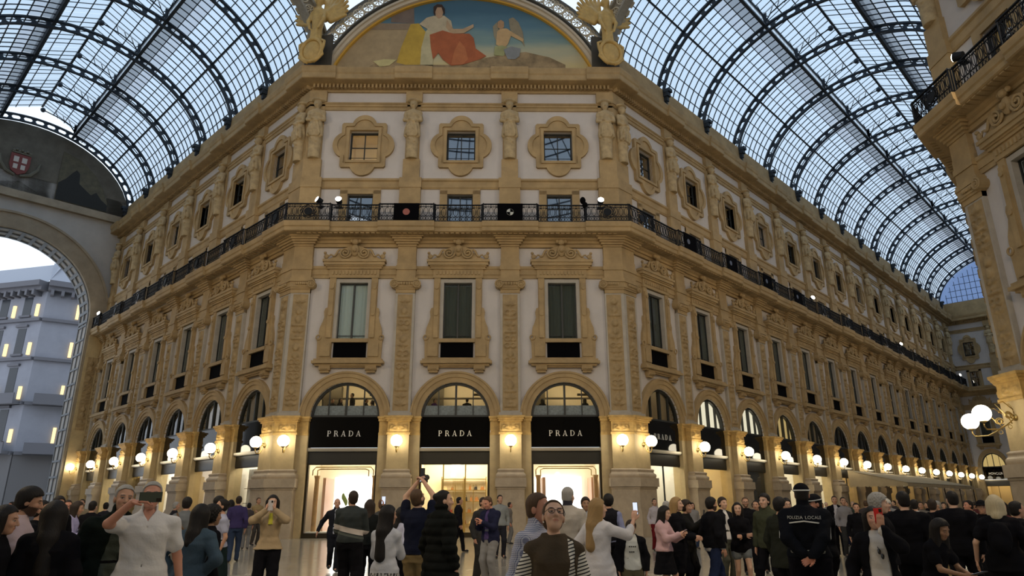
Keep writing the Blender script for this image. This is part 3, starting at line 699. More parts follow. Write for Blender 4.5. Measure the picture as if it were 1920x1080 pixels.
# ------------------------------------------------------------------ things inside the shops
M_TANCOL = mat('tan_marble_column', (.50, .30, .13), .3, noise=.3, nscale=4)
M_PINKP = mat('rose_panel', (.55, .33, .22), .5)
M_PLANT = mat('green_emblem', (.10, .16, .05), .6)
M_WHITE = mat('white_lacquer', (.85, .83, .78), .4)
M_LEATHER = [mat('leather_%d' % i, c, .4) for i, c in enumerate(((.35, .16, .06), (.02, .02, .025), (.62, .50, .33), (.32, .05, .04), (.7, .66, .6)))]
E_SCREEN = emis('backlit_screen', (1, .97, .9), 3.2)
E_WARM = emis('warm_lamp', (1, .78, .42), 8)
E_SMALL = emis('small_bulb', (1, .85, .55), 14)
def x_screen(cx, w, emblem):
    def f(o, dp):
        m = MB(); m.box(cx-w/2, cx+w/2, dp-.3, dp-.22, .3, 3.1); m.build('backlit_screen', E_SCREEN, o)
        for s in (-1.45, 1.62): m = MB(); m.lathe([(.16, .1), (.13, .3), (.12, 2.9), (.17, 3.1)], 14, (s, .9, 0)); m.build('marble_column', M_TANCOL, o, smooth=True)
        for a_, b_, y_ in ((-1.2, -1.05, 1.2), (1.45, 1.6, 1.4)): m = MB(); m.box(a_, b_, y_, dp-.3, .1, 3.0); m.build('side_panel', M_PINKP, o)
        m = MB(); m.box(-1.72, 1.72, .4, 1.6, .02, .3); m.build('display_plinth', M_WHITE, o)
        # moulded ceiling tray
        m = MB()
        for r in (0, .25): m.tube([(-1.6+r, .5, 3.1-r*.2), (-1.6+r, .5, 3.35), (-1.45+r, .5, 3.52-r*.4), (1.45-r, .5, 3.52-r*.4), (1.6-r, .5, 3.35), (1.6-r, .5, 3.1-r*.2)], .03, 6)
        m.build('ceiling_moulding', M_BRASS, o)
        if emblem:
            m = MB()
            for s in (-1, 1):
                for k in range(4): m.sphere((cx-.35+s*(.10+.06*k), dp-.34, 1.75+.1*k), .15, 8, 6, (.6, .3, 1.3))
            m.build('leaf_emblem', M_PLANT, o)
    return f
def x_shelves(o, dp):
    m = MB()
    for z in (.55, 1.15, 1.75, 2.35, 2.95): m.box(-.9, 1.6, dp-.5, dp-.1, z, z+.04)
    for x in (-.9, .35, 1.58): m.box(x, x+.04, dp-.5, dp-.1, .1, 3.1)
    m.build('wall_shelves', M_BRASS, o)
    r = random.Random(3); LN = ['brown', 'black', 'tan', 'dark red', 'cream']; SHN_ = ['lowest', 'second', 'third', 'top']
    for j, z in enumerate((.59, 1.19, 1.79, 2.39)):
        x = -.8; q = 0
        while x < 1.45:
            w = r.uniform(.14, .24); h = r.uniform(.16, .3); m = MB(); m.prism([(x, z), (x+w, z), (x+w*.88, z+h*.7), (x+w*.12, z+h*.7)], dp-.42, dp-.24)
            m.tube([(x+w*.25, dp-.33, z+h*.7), (x+w*.3, dp-.33, z+h*1.05), (x+w*.7, dp-.33, z+h*1.05), (x+w*.75, dp-.33, z+h*.7)], .012, 5)
            ci = r.choice([0, 1, 2, 2, 4, 4, 0, 3]); hb = m.build('handbag', M_LEATHER[ci], None, o.matrix_basis.copy()); setp(hb, '%s handbag, %s from left on the %s gold shelf of the middle shop' % (LN[ci], ORD[q], SHN_[j]), 'handbag', 'handbags on the gold shop shelves')
            x += w+r.uniform(.1, .2); q += 1
    m = MB()
    for k in range(14): m.box(-.25+.05*k, -.23+.05*k, dp-.7, dp-.66, .2, 3.0)
    m.build('rod_screen', M_BRASS, o)
    m = MB(); m.tube([(.05, .3, 1.0), (.05, .3, 2.6)], .02, 6); m.tube([(1.0, .3, 1.0), (1.0, .3, 2.6)], .02, 6); m.build('door_handle', M_BRASS, o)
    m = MB(); m.sphere((0, dp*.5, 3.75), .28, 14, 8, (1, 1, .4)); m.build('chandelier', E_WARM, o)
def x_bright(o, dp):
    m = MB(); m.box(-1.7, 1.7, dp-.4, dp-.3, .2, 3.6); m.build('lit_backdrop', elight((1, .9, .68), 1.7), o)
    m = MB(); m.box(.2, .28, dp-.5, dp-.4, .2, 2.6); m.box(-.9, .28, dp-.5, dp-.4, 2.55, 2.62); m.build('doorway_frame', M_FRAME, o)
def x_pleats(o, dp):
    m = MB(); m.grid(60, 1, lambda u, v: (-1.72+3.44*u, 1.0+.06*math.sin(u*95), .3+3.3*v)); m.build('pleated_hanging', mat('white_pleats', (.78, .74, .66), .8), o, smooth=True)
    m = MB()
    for z in (.9, 1.7, 2.5): m.box(-1.5, 1.5, .7, .9, z, z+.03)
    m.build('glass_shelf', M_SHELF, o)
def x_gate(o, dp):
    m = MB(); m.box(-1.74, 1.74, .5, .52, .2, 3.6); m.build('gold_backing', mat('gold_backing', (.66, .52, .24), .5), o)
    m = MB()
    for j in range(18):
        for i in range(9): m.box(-1.72+i*.4+(.2 if j % 2 else 0), -1.66+i*.4+(.2 if j % 2 else 0), .44, .5, .25+j*.19, .44+j*.19)
        m.box(-1.74, 1.74, .44, .5, .24+j*.19, .265+j*.19)
    setp(m.build('security_lattice', M_BRASS, o), kind='stuff')
def x_arch(o, dp):
    m = MB()
    for r in (1.0, 1.12, 1.3): m.arc(0, 1.9, r, r+.03, 0, PI, 20, .9, 1.0)
    m.build('arched_moulding', M_SHELF, o)
    m = MB(); m.sphere((.35, 1.2, 2.3), .22, 12, 8, (.6, .6, 1.3)); m.build('pendant_lamp', E_WARM, o)
def x_display(o, dp):
    m = MB(); m.lathe([(.28, .2), (.3, .5), (.2, .9), (.24, 1.5), (.3, 1.9), (.12, 2.2), (.16, 2.4), (.05, 2.6)], 14, (.5, 1.1, 0)); m.build('mannequin', M_WHITE, o, smooth=True)
    m = MB(); m.box(-1.5, 1.5, .7, 1.5, .24, .5); m.build('display_plinth', M_WHITE, o)
def x_chand(o, dp):
    m = MB()
    for k in range(8):
        a = k*PI/4; m.tube([(0, 1.4, 2.2), (.3*math.cos(a), 1.4+.3*math.sin(a), 2.05), (.45*math.cos(a), 1.4+.45*math.sin(a), 2.3)], .015, 5)
    m.cyl((0, 1.4, 2.1), (0, 1.4, 4.1), .02, 6); m.build('chandelier_arms', M_BRASS, o)
    m = MB()
    for k in range(8): a = k*PI/4; m.sphere((.45*math.cos(a), 1.4+.45*math.sin(a), 2.38), .06, 8, 6)
    m.sphere((.1, 1.3, 3.1), .16, 10, 8); m.build('chandelier_bulbs', E_SMALL, o)
    m = MB()
    for z in (.8, 1.5): m.box(-1.6, 1.6, 2.4, 2.8, z, z+.05)
    m.build('display_shelf', M_BRASS, o)
def x_doors(o, dp):
    m = MB(); m.box(-.55, 1.74, .3, .36, .05, 3.65); m.build('dark_door_leaf', M_FRAME, o)
    m = MB(); m.box(-1.72, -.6, .4, 1.6, .05, 3.65); m.build('brown_panel', mat('brown_panel', (.30, .15, .05), .4), o)
    m = MB()
    for k in range(5): m.sphere((-.75-.18*(k % 2), .38, .9+.33*k), .035, 6, 5)
    m.build('door_bulbs', E_SMALL, o)
def x_cafe(o, dp):
    m = MB(); m.box(-1.7, 1.7, dp-.5, dp-.3, .2, 2.6); m.build('back_bar', mat('amber_bar', (.42, .22, .07), .5), o)
    m = MB()
    for k in range(3): m.sphere((-1.1+1.1*k, 1.2, 2.6), .12, 8, 6)
    m.build('hanging_bulb', E_SMALL, o)
    m = MB(); m.box(-1.5, 1.5, .7, 1.0, .2, 1.1); m.build('counter', M_ROOMD, o)
# ------------------------------------------------------------------ walls
def wall_root(name, M, label, x0, x1, b, bays):
    o = empty(name, M); setp(o, label, 'wall', kind='structure'); return o
NDOOR = [0]
def bay(wall, M, x, b, upl, atl, arl, pale=0, atk='cool', ark='dark', sx=1., dl=None):
    S = T(x, 0, 0) @ Matrix.Diagonal((sx, 1, 1, 1))
    obj('plaster_panel', me_plaster(b), wall, S); a = obj('archivolt', me_archivolt(), wall, S)
    s = obj('window_surround', me_surround(), wall, S); obj('pediment', me_pediment(), s); obj('window_sill', me_sill(), s)
    obj('attic_window_surround', me_attic_surround(), wall, S); obj('balcony_door_surround', me_balcony_door_surround(), wall, S)
    Ms = M @ T(x, 0, 0) @ Matrix.Diagonal((sx, 1, 1, 1))
    if dl: balcony_door(Ms, 0, dl)
    upper_window(Ms, 0, upl, pale); attic_window(Ms, 0, atl, atk); arch_window(Ms, 0, arl, ark)
@cached
def me_bdoor():
    d = {}; m = MB(); m.ring([(-.76, 16.95), (.76, 16.95), (.76, 19.16), (-.76, 19.16)], [(-.68, 17.0), (.68, 17.0), (.68, 19.08), (-.68, 19.08)], .15, .25); m.box(-.03, .03, .15, .25, 17, 19.1); m.box(-.68, .68, .16, .24, 18.3, 18.35); d['f'] = m.mesh('balcony_door', M_FRAME)
    m = MB(); m.box(-.68, -.03, .2, .21, 17, 19.08); d['a'] = m.mesh('door_pane', M_AGLASS); m = MB(); m.box(.03, .68, .2, .21, 17, 19.08); d['b'] = m.mesh('door_pane', M_AGLASS)
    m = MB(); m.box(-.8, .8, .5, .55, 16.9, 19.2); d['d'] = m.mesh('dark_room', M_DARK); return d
NDOOR = [0]
def balcony_door(M, x, label):
    NDOOR[0] += 1; d = me_bdoor(); o = obj('door_%d' % NDOOR[0], d['f'], None, M @ T(x, 0, 0)); setp(o, label, 'door', kind='structure')
    obj('door_pane', d['a'], o); obj('door_pane', d['b'], o); obj('dark_room', d['d'], o)
SIDE3 = ['left', 'middle', 'right']
# --- the chamfer facade
wc = wall_root('wall_center', MC, 'three-bay chamfered facade between the two arms, amber stone and off-white plaster', -W, W, BC, 3)
for i in range(3):
    bay(wc, MC, (i-1)*BC, BC, '%s tall window on the upper floor of the three-bay centre facade' % SIDE3[i], '%s square quatrefoil attic window of the centre facade%s' % (SIDE3[i], ', lit orange inside' if i == 0 else ''),
        '%s half-round cafe window above a black shop sign of the centre facade' % SIDE3[i], 1 if i == 0 else 0, 'warm' if i == 0 else 'cool', 'cafe')
    balcony_door(MC, (i-1)*BC, '%s glazed balcony door behind the railing of the centre facade' % SIDE3[i])
LC = [-1.5*BC, -.5*BC, .5*BC, 1.5*BC]
pilaster(wc, LC[0], -W, 0, 1, 0, 3); pilaster(wc, LC[1], 0, 0, 0, 0, 4); pilaster(wc, LC[2], 0, 0, 0, 0, 5); pilaster(wc, LC[3], 0, W, 0, 1, 6)
m = MB(); m.box(-W, -1.5*BC, 0, .5, 6.1, 27.3); m.box(1.5*BC, W, 0, .5, 6.1, 27.3); m.build('corner_fill', M_PLASTER, wc)
entablature(wc, -W, W, 1, 1, LC, 1.6, [(-W, 'L'), (W, 'R')])
# --- right arm
LR_ = [S0-BA/2+BA*k for k in range(NR+1)]
wr = wall_root('wall_right', MR, 'long arcaded facade of the arm receding to the right', 0, END_R, BA, NR)
AR_K = ['dim', 'white', 'white', 'yellow', 'dim']+['dark']*9
for i in range(NR):
    bay(wr, MR, S0+BA*i, BA, '%s tall upper-floor window from the corner on the right arm' % ORD[i], '%s quatrefoil attic window from the corner on the right arm' % ORD[i], '%s half-round window from the corner on the right arm%s' % (ORD[i], ', glowing white' if AR_K[i] == 'white' else (', glowing yellow' if AR_K[i] == 'yellow' else '')), 0, 'cool', AR_K[i], dl='%s balcony door from the corner on the right arm, behind the railing' % ORD[i])
pilaster(wr, LR_[0], 0, 0, 1, 0, 7)
for k in range(1, NR+1): pilaster(wr, LR_[k], 0, 0, 0, 0, 3+k % 4)
m = MB(); m.box(0, LR_[0], 0, .5, 6.1, 27.3); m.box(LR_[-1], END_R, 0, .5, 0, 27.3); m.build('corner_fill', M_PLASTER, wr)
entablature(wr, 0, END_R, 1, 0, LR_, 1.45, [(0, 'L')])
# --- left arm (its local x runs from the far end towards the corner at 0)
LL_ = [-(S0-BA/2+BA*k) for k in range(NL+1)]
wl = wall_root('wall_left', ML, 'arcaded facade of the arm receding to the left', -END_L, 0, BA, NL)
AL_K = ['dim', 'dim', 'dark', 'dark', 'dark', 'dark']
for i in range(NL):
    bay(wl, ML, -(S0+BA*i), BA, '%s tall upper-floor window from the corner on the left arm' % ORD[i], '%s quatrefoil attic window from the corner on the left arm' % ORD[i], '%s half-round window from the corner on the left arm' % ORD[i], 0, 'cool', AL_K[i], dl='%s balcony door from the corner on the left arm, behind the railing' % ORD[i])
pilaster(wl, LL_[0], 0, 0, 0, 1, 7)
for k in range(1, NL+1): pilaster(wl, LL_[k], 0, 0, 0, 0, 3+k % 4)
m = MB(); m.box(LL_[0], 0, 0, .5, 6.1, 27.3); m.box(-END_L, LL_[-1], 0, .5, 0, 27.3); m.build('corner_fill', M_PLASTER, wl)
entablature(wl, -END_L, 0, 0, 1, LL_, 1.45, [(0, 'R')])
# --- near chamfer on the right
wq = wall_root('wall_near_right', MQ, 'near corner facade at the right edge with its tall carved pilaster', -W, W, BC, 2)
for i in range(2):
    bay(wq, MQ, (i-1)*BC, BC, 'tall upper-floor window %s the near corner pilaster at the right edge' % ('next to' if i == 0 else 'farther from'), 'quatrefoil attic window %s the near corner pilaster at the right edge' % ('next to' if i == 0 else 'farther from'), 'half-round window %s the near corner pilaster at the right edge' % ('next to' if i == 0 else 'farther from'), 0, 'cool', 'dim', dl='balcony door %s the near corner at the right edge' % ('next to' if i == 0 else 'farther from'))
LQ = [-1.5*BC, -.5*BC, .5*BC]
pilaster(wq, LQ[0], -W, 0, 1, 0, 9); pilaster(wq, LQ[1], 0, 0, 0, 0, 4); pilaster(wq, LQ[2], 0, 0, 0, 0, 5)
m = MB(); m.box(-W, -1.5*BC, 0, .5, 6.1, 27.3); m.box(.5*BC, W, 0, .5, 0, 27.3); m.build('corner_fill', M_PLASTER, wq)
entablature(wq, -W, W, 1, 0, LQ, 1.6, [(-W, 'L')])
# its other face, turning into the arm (seen only as the corner's edge)
MQ2 = T(XR, YR, 0) @ RZ(225)
wq2 = wall_root('wall_far_right', MQ2, 'facade of the right arm facing away behind the near corner', -END_R, 0, BA, 1)
m = MB(); m.box(-END_R, 0, 0, .5, 0, 27.3); m.build('plaster_panel', M_PLASTER, wq2)
pilaster(wq2, -.606, 0, 0, 0, 1, 10); pilaster(wq2, -.606-BA, 0, 0, 0, 0, 4)
entablature(wq2, -END_R, 0, 0, 1, [-.606-BA*k for k in range(3)], 1.45, [(0, 'R')])
# --- end wall of the right arm: one narrow shop bay beside the passage
MER = MR @ T(END_R, 0, 0) @ RZ(-90)
we = wall_root('wall_end_right', MER, 'cross wall closing the far end of the right arm', 0, DARM, 4, 1)
SXE = .74
bay(we, MER, 2.15, 5.2, 'tall upper-floor window on the cross wall at the far end of the right arm', 'quatrefoil attic window on the cross wall at the far end of the right arm', 'half-round lit window on the cross wall at the far end of the right arm', 0, 'cool', 'yellow', SXE, dl='balcony door on the cross wall at the far end of the right arm')
m = MB(); m.box(4.07, DARM, 0, .5, 0, 27.3); m.box(0, .23, 0, .5, 0, 27.3); m.build('plaster_panel', M_PLASTER, we)
m = MB(); m.box(0, .72, -.1, .5, 0, 6.1); m.box(3.58, 4.6, -.1, .5, 0, 6.1); m.build('pier', M_STONE2, we)
pilaster(we, 4.9, 0, 0, 0, 0, 4)
entablature(we, 0, DARM, 0, 0, [4.9], 1.2, [])
shop(MER @ T(2.15, 0, 0) @ Matrix.Diagonal((SXE, 1, 1, 1)), 0, 'lit shop with a black sign on the far cross wall of the right arm', dict(text='MONCLER', light=((1, .72, .32), 3.5), panes=2, wall=M_ROOMY))
# --- plain enclosing walls behind and beside the viewer (never in view)
m = MB(); m.box(-W, W, 2*YR-2*W-.5, 2*YR-2*W, 0, 27.3); setp(m.build('wall_south', M_STONE2), 'facade behind the viewer closing the octagon', 'wall', kind='structure')
m = MB(); m.box(-XR-.5, -XR, YR-2*W, YR, 0, 27.3); setp(m.build('wall_west', M_STONE2), 'side facade of the octagon beyond the left edge', 'wall', kind='structure')
m = MB(); m.box(0, END_L, 0, .5, 0, 29.3); setp(m.build('wall_far_left', M_STONE2, None, T(-XR, YR, 0) @ RZ(135)), 'facade of the left arm facing away beyond the left edge', 'wall', kind='structure')
for sx, nm in ((1, 'wall_south_right'), (-1, 'wall_south_left')):
    m = MB(); m.box(-12, 12, 0, .5, 0, 34); setp(m.build(nm, M_STONE2, None, T(sx*(XR+8), YR-2*W-16, 0) @ RZ(-45*sx)), 'far end of a side arm behind the viewer, %s' % ('right' if sx > 0 else 'left'), 'wall', kind='structure')
for sx, nm in ((1, 'right'), (-1, 'left')):
    for j, (ax_, ay_) in enumerate(((W, 2*YR-2*W), (XR, YR-2*W))):
        m = MB(); m.box(0, 20, -.25, .25, 0, 29.3); setp(m.build('wall_south_arm_%s_%d' % (nm, j+1), M_STONE2, None, T(sx*ax_, ay_, 0) @ RZ(-45 if sx > 0 else -135)), '%s flank wall of the arm behind the viewer on the %s' % (('inner', 'outer')[j], nm), 'wall', kind='structure')
    m = MB(); m.box(-1, 20, -DARM/2-1, DARM/2+1, 30, 30.05); setp(m.build('ceiling_south_%s' % nm, M_DOMEGLASS, None, T(sx*(W+XR)/2, (3*YR-4*W)/2, 0) @ RZ(-45 if sx > 0 else -135)), 'glass roof over the arm behind the viewer on the %s' % nm, 'roof', kind='structure')
# ------------------------------------------------------------------ shopfronts
SHC = [dict(text='PRADA', extra=x_screen(.15, 2.3, True), light=((1, .82, .5), 6), floor=M_WHITE), dict(text='PRADA', extra=x_shelves, light=((1, .80, .45), 14), panes=3, door=True, wall=M_ROOMW), dict(text='PRADA', extra=x_screen(-.2, 2.6, False), light=((1, .82, .5), 6), floor=M_WHITE)]
SHN = ['shop left of centre, black PRADA sign, bright screen inside', 'middle shop with a black PRADA sign and gold doors before lit shelves', 'shop right of centre, black PRADA sign, wide glowing screen inside']
for i in range(3): shop(MC, (i-1)*BC, SHN[i], SHC[i])
SHR = [dict(text='PRADA', light=((1, .93, .75), 9), panes=2, depth=2.4), dict(extra=x_chand, light=((1, .75, .35), 4), wall=M_ROOMY), dict(extra=x_doors, light=((1, .7, .35), 1.2), wall=M_ROOMD), dict(extra=x_bright, light=((1, .88, .62), 5)), dict(extra=x_bright, light=((1, .88, .62), 5))]
SHRN = ['white-lit PRADA shop, first on the right arm from the corner', 'amber-lit shop with a chandelier, second on the right arm', 'shop entrance with a tall dark door leaf, third on the right arm', 'cream-lit shop window behind the police officers, fourth on the right arm', 'cream-lit shop window left of the beige awning, fifth on the right arm']
for i in range(NR):
    if i < 5: shop(MR, S0+BA*i, SHRN[i], SHR[i])
    elif i < 9: shop(MR, S0+BA*i, 'amber-lit cafe front under the beige awning, %s bay of the right arm' % ORD[i], dict(extra=x_cafe, light=((1, .70, .32), 3), wall=M_ROOMY, panes=3))
    else: shop(MR, S0+BA*i, 'dim shopfront beyond the awning, %s bay of the right arm' % ORD[i], dict(light=((1, .66, .28), 1.2), wall=M_ROOMY, panes=2))
SHL = [dict(extra=x_pleats, light=((1, .93, .78), 9), depth=2.4), dict(extra=x_arch, light=((1, .86, .62), 4), wall=M_ROOMY), dict(extra=x_display, light=((1, .95, .82), 8)), dict(extra=x_gate, light=((1, .8, .4), 5)), dict(extra=x_bright, light=((1, .93, .78), 4)), dict(light=((1, .85, .6), 1.5), wall=M_ROOMD)]
SHLN = ['white-lit shop with pleated hangings, first on the left arm from the corner', 'shop with arched mouldings and a pendant lamp, second on the left arm', 'bright shop window with a white mannequin, third on the left arm', 'shop behind a gold lattice, fourth on the left arm', 'shop with a plain pale lit backdrop, fifth on the left arm', 'dark shopfront nearest the great arch on the left arm']
for i in range(NL): shop(ML, -(S0+BA*i), SHLN[i], SHL[i])
for i in range(2): shop(MQ, (i-1)*BC, 'shopfront %s the near corner pilaster at the right edge' % ('beside' if i == 0 else 'farther from'), dict(light=((1, .85, .6), 2.5)))
# ------------------------------------------------------------------ wall lamps
@cached
def me_lamp(e=0.):
    m = MB(); m.lathe([(.02, -.05), (.1, 0), (.11, .05), (.05, .08)], 10, (0, 0, 0)); d = {}
    m = MB(); m.cyl((0, -.46, 4.62), (0, -.5, 4.62), .12, 12); m.sphere((0, -.53, 4.62), .06, 8, 6)
    pts = [(0, -.5, 4.62), (0, -.56, 4.55), (0, -.62-e*.3, 4.36), (0, -.74-e*.6, 4.2), (0, -.9-e, 4.2), (0, -.97-e, 4.32), (0, -.97-e, 4.44)]; m.tube(pts, .026, 8)
    m.tube([(0, -.58+.09*math.cos(t)*(1-t/16), 4.66+.09*math.sin(t)*(1-t/16)) for t in np.linspace(0, 3.5*PI, 22)], .018, 6)
    if e: m.tube([(0, -.48, 4.9), (0, -.8, 5.2), (0, -1.1, 5.1), (0, -.7, 4.6), (0, -.62, 4.4)], .02, 6); m.tube([(0, -.7+.14*math.cos(t)*(1-t/16), 4.7+.14*math.sin(t)*(1-t/16)) for t in np.linspace(0, 3.5*PI, 22)], .025, 6)
    m.tube([(0, -.48, 4.75), (0, -.52, 5.0), (0, -.62, 5.12), (0, -.66, 5.0)], .014, 6); m.tube([(0, -.72+.07*math.cos(t), 4.3+.07*math.sin(t)) for t in np.linspace(0, 2*PI, 12, endpoint=False)], .014, 6, True)
    m.lathe([(.03, 4.42), (.11, 4.47), (.13, 4.5), (.05, 4.5)], 12, (0, -.97-e, 0)); d['b'] = m.mesh('lamp_bracket', M_BRASS, True)
    m = MB(); m.sphere((0, -.97-e, 4.77), .3, 20, 12); d['g'] = m.mesh('lamp_globe', M_GLOBE, True)
    return d
def lamp(M, x, label, e=0., dz=0.):
    d = me_lamp(e); M = M @ T(0, 0, dz); o = empty('wall_lamp', M @ T(x, 0, 0)); setp(o, label, 'wall lamp', 'globe lamps on the pilasters'); obj('lamp_bracket', d['b'], o); obj('lamp_globe', d['g'], o); return o
lamp(MC, LC[0]+.1, 'globe lamp on the left corner pilaster of the centre facade'); lamp(MC, LC[1], 'globe lamp between the left and middle centre shops'); lamp(MC, LC[2], 'globe lamp between the middle and right centre shops'); lamp(MC, LC[3]-.1, 'globe lamp on the right corner pilaster of the centre facade')
for k in range(NR+1): lamp(MR, LR_[k], '%s globe lamp from the corner along the right arm' % ORD[k])
for k in range(NL+1): lamp(ML, LL_[k], '%s globe lamp from the corner along the left arm' % ORD[k])
MS = T(0, 2*YR-2*W, 0) @ RZ(180); MW_ = T(-XR, YR-W, 0) @ RZ(90)
for k, x in enumerate((-8.85, -2.95, 2.95, 8.85)): lamp(MS @ T(0, .4, 0), x, '%s globe lamp on the facade behind the viewer' % ORD[k]); lamp(MW_ @ T(0, .4, 0), x, '%s globe lamp on the side facade beyond the left edge' % ORD[k])
for k in (1, 2): lamp(MQ, LQ[k], '%s globe lamp beyond the right edge on the near right facade' % ORD[k-1])
lamp(MQ, LQ[0], 'globe lamp on the octagon face of the near corner pilaster at right', .68, -.1); lamp(MQ2, -.55, 'large-looking globe lamp on the arm face of the near corner pilaster at right', .66, -.17); lamp(MQ2, -.606-BA, 'globe lamp behind the near corner pilaster at right')
# ------------------------------------------------------------------ balcony railings
def oval(m, x, y, z, rx, rz, r=.018, n=12): m.tube([(x+rx*math.cos(t), y, z+rz*math.sin(t)) for t in np.linspace(0, 2*PI, n, endpoint=False)], r, 4, True)
@cached
def me_rail(L, style):
    m = MB(); h = 1.08
    m.box(-L/2, L/2, -.05, .05, h-.05, h); m.box(-L/2, L/2, -.03, .03, .03, .07); m.box(-L/2, L/2, -.02, .02, .30, .33); m.box(-L/2, L/2, -.02, .02, h-.2, h-.175)
    for s in (-1, 1): m.cyl((s*(L/2-.03), 0, 0), (s*(L/2-.03), 0, h+.04), .035, 6)
    n = max(1, int(L/.31)); w = L/n
    for i in range(n):
        x = -L/2+w*(i+.5)
        if style == 'boss' and abs(x) < .45: continue
        oval(m, x, 0, .61, w*.36, .26); m.cyl((x, 0, .05), (x, 0, h), .012, 4); m.cyl((x-w/2, 0, .3), (x-w/2, 0, h), .015, 4)
        for q in (-.25, .25): oval(m, x+q*w, 0, .18, w*.2, .1, .014, 8)
        oval(m, x, 0, .96, w*.2, .06, .012, 8)
    if style == 'boss':
        m.cyl((0, -.03, .6), (0, .03, .6), .24, 16); oval(m, 0, -.03, .6, .3, .3, .03, 16)
        for k in range(10): a = k*PI/5; m.tube([(.3*math.cos(a), 0, .6+.3*math.sin(a)), (.42*math.cos(a+.3), 0, .6+.4*math.sin(a+.3)), (.46*math.cos(a+.7), 0, .6+.38*math.sin(a+.7))], .03, 4)
    return m.mesh('railing_panel', M_IRON)
def railing(name, M, b, lines, hw, label, lo, hi, fold_hw):
    o = empty(name, M @ T(0, 0, 16.95)); setp(o, label, 'railing')
    for k, x in enumerate(lines):
        a, c = max(lo, x-hw), min(hi, x+hw)
        obj('railing_panel', me_rail(round(c-a-.04, 2), 'boss'), o, T((a+c)/2, -1.2, 0))
        for s, e in ((-1, a), (1, c)):
            if lo < e < hi: obj('railing_return', me_rail_ret(), o, T(e, -1.13, 0))
    ls = sorted(lines)
    for x0, x1 in zip(ls[:-1], ls[1:]):
        L = x1-x0-2*hw; obj('railing_panel', me_rail(round(L-.02, 2), 'plain'), o, T((x0+x1)/2, -1.05, 0))
    return o
@cached
def me_rail_ret():
    m = MB(); m.box(-.025, .025, -.09, .09, 1.03, 1.08); m.box(-.02, .02, -.09, .09, .03, .07); m.cyl((0, 0, 0), (0, 0, 1.05), .03, 6); return m.mesh('railing_return', M_IRON)
fo = 1.2*TAN
railing('balcony_railing', MC, BC, LC, 1.58, 'ornate black iron balcony railing across the centre facade', -W-fo, W+fo, 0)
railing('balcony_railing', MR, BA, LR_, 1.43, 'black iron balcony railing along the right arm', -fo, END_R, 0)
railing('balcony_railing', ML, BA, LL_, 1.43, 'black iron balcony railing along the left arm', -END_L, fo, 0)
railing('balcony_railing', MQ, BC, LQ, 1.58, 'black iron balcony railing on the near facade at the right edge', -W-fo, W, 0)
railing('balcony_railing', MQ2, BA, [-.606, -.606-BA], 1.43, 'black iron balcony railing on the arm side of the near right corner', -20, fo, 0)
# two black banners with round emblems hung on the railing
M_RED = mat('faded_red_emblem', (.32, .10, .08), .7); M_EMB = mat('pale_grey_emblem', (.5, .52, .5), .6)
for x, mt, nm, lb in ((LC[1], M_RED, 'r', 'black banner with a faded red disc on the balcony railing'), (LC[2], M_EMB, 'w', 'black banner with a black and white disc on the balcony railing')):
    m = MB(); m.box(-.72, .72, -.015, .015, .03, 1.06); o = m.build('railing_banner', M_BLACK, None, T(x, -1.3, 16.95)); setp(o, lb, 'banner')
    m = MB(); m.mi = 0; m.cyl((0, -.02, .52), (0, -.035, .52), .2, 20); e = m.build('round_emblem', mt, o)
    if nm == 'w':
        m = MB()
        for a0 in (0, PI): m.prism([(0, .52)]+[(.19*math.cos(a), .52+.19*math.sin(a)) for a in np.linspace(a0, a0+PI/2, 7)], -.045, -.036)
        m.build('emblem_quarter', M_BLACK, e)
# on the right arm some panels carry dark banners with a pale mark
for k in (1, 2, 3, 4):
    m = MB(); m.box(-.75, .75, -.015, .015, .03, 1.06); o = m.build('railing_banner', M_BLACK, None, MR @ T(LR_[k]-.2, -1.31, 16.95)); setp(o, '%s dark banner from the corner on the balcony railing of the right arm' % ORD[k-1], 'banner')
    m = MB(); m.cyl((-.25, -.02, .52), (-.25, -.035, .52), .17, 16); m.build('round_emblem', mat('dim_blue_emblem', (.10, .12, .18), .6), o)
# floodlights standing on the railings
@cached
def me_flood():
    d = {}; m = MB(); m.cyl((0, .2, 0), (0, -.12, .1), .16, 12, .19); m.tube([(0, .1, -.05), (0, .15, -.3)], .03, 6); m.box(-.2, .2, .05, .3, -.34, -.28); d['h'] = m.mesh('floodlight_housing', M_IRON)
    m = MB(); m.cyl((0, -.12, .1), (0, -.14, .107), .17, 14); d['l'] = m.mesh('floodlight_lens', emis('flood_lens', (1, .93, .75), 24)); return d
def flood_fix(M, x, lbl, rz=0, y=-1.0, z=18.25):
    d = me_flood(); o = empty('floodlight', M @ T(x, y, z) @ RZ(rz)); setp(o, lbl, 'floodlight', 'balcony floodlights'); obj('floodlight_housing', d['h'], o); obj('floodlight_lens', d['l'], o)
flood_fix(MC, -8.05, 'leftmost floodlight on the centre balcony railing', -50); flood_fix(MC, -6.9, 'floodlight left of the left balcony door', 0); flood_fix(MC, 8.2, 'floodlight on the right end of the centre balcony', 0)
flood_fix(ML, -34.3, 'floodlight at the far end of the left arm balcony', 20); flood_fix(MR, 27.0, 'nearer floodlight on the right arm balcony', -30); flood_fix(MR, 52, 'middle floodlight on the right arm balcony', -30); flood_fix(MR, 79, 'farthest floodlight on the right arm balcony', -30)
flood_fix(MQ, -6.9, 'floodlight on the near right balcony', -60)
m = MB(); m.sphere((0, 0, 0), .17, 10, 8, (1, 1, 1.3)); m.sphere((.12, 0, -.3), .2, 10, 8, (.8, 1, 1)); m.cyl((.1, 0, -.5), (.1, 0, -.9), .04, 6); setp(m.build('shrouded_lamp', M_BLACK, None, T(7.15, -1.1, 18.3)), 'dark covered lamp on the railing left of the right floodlight', 'lamp')
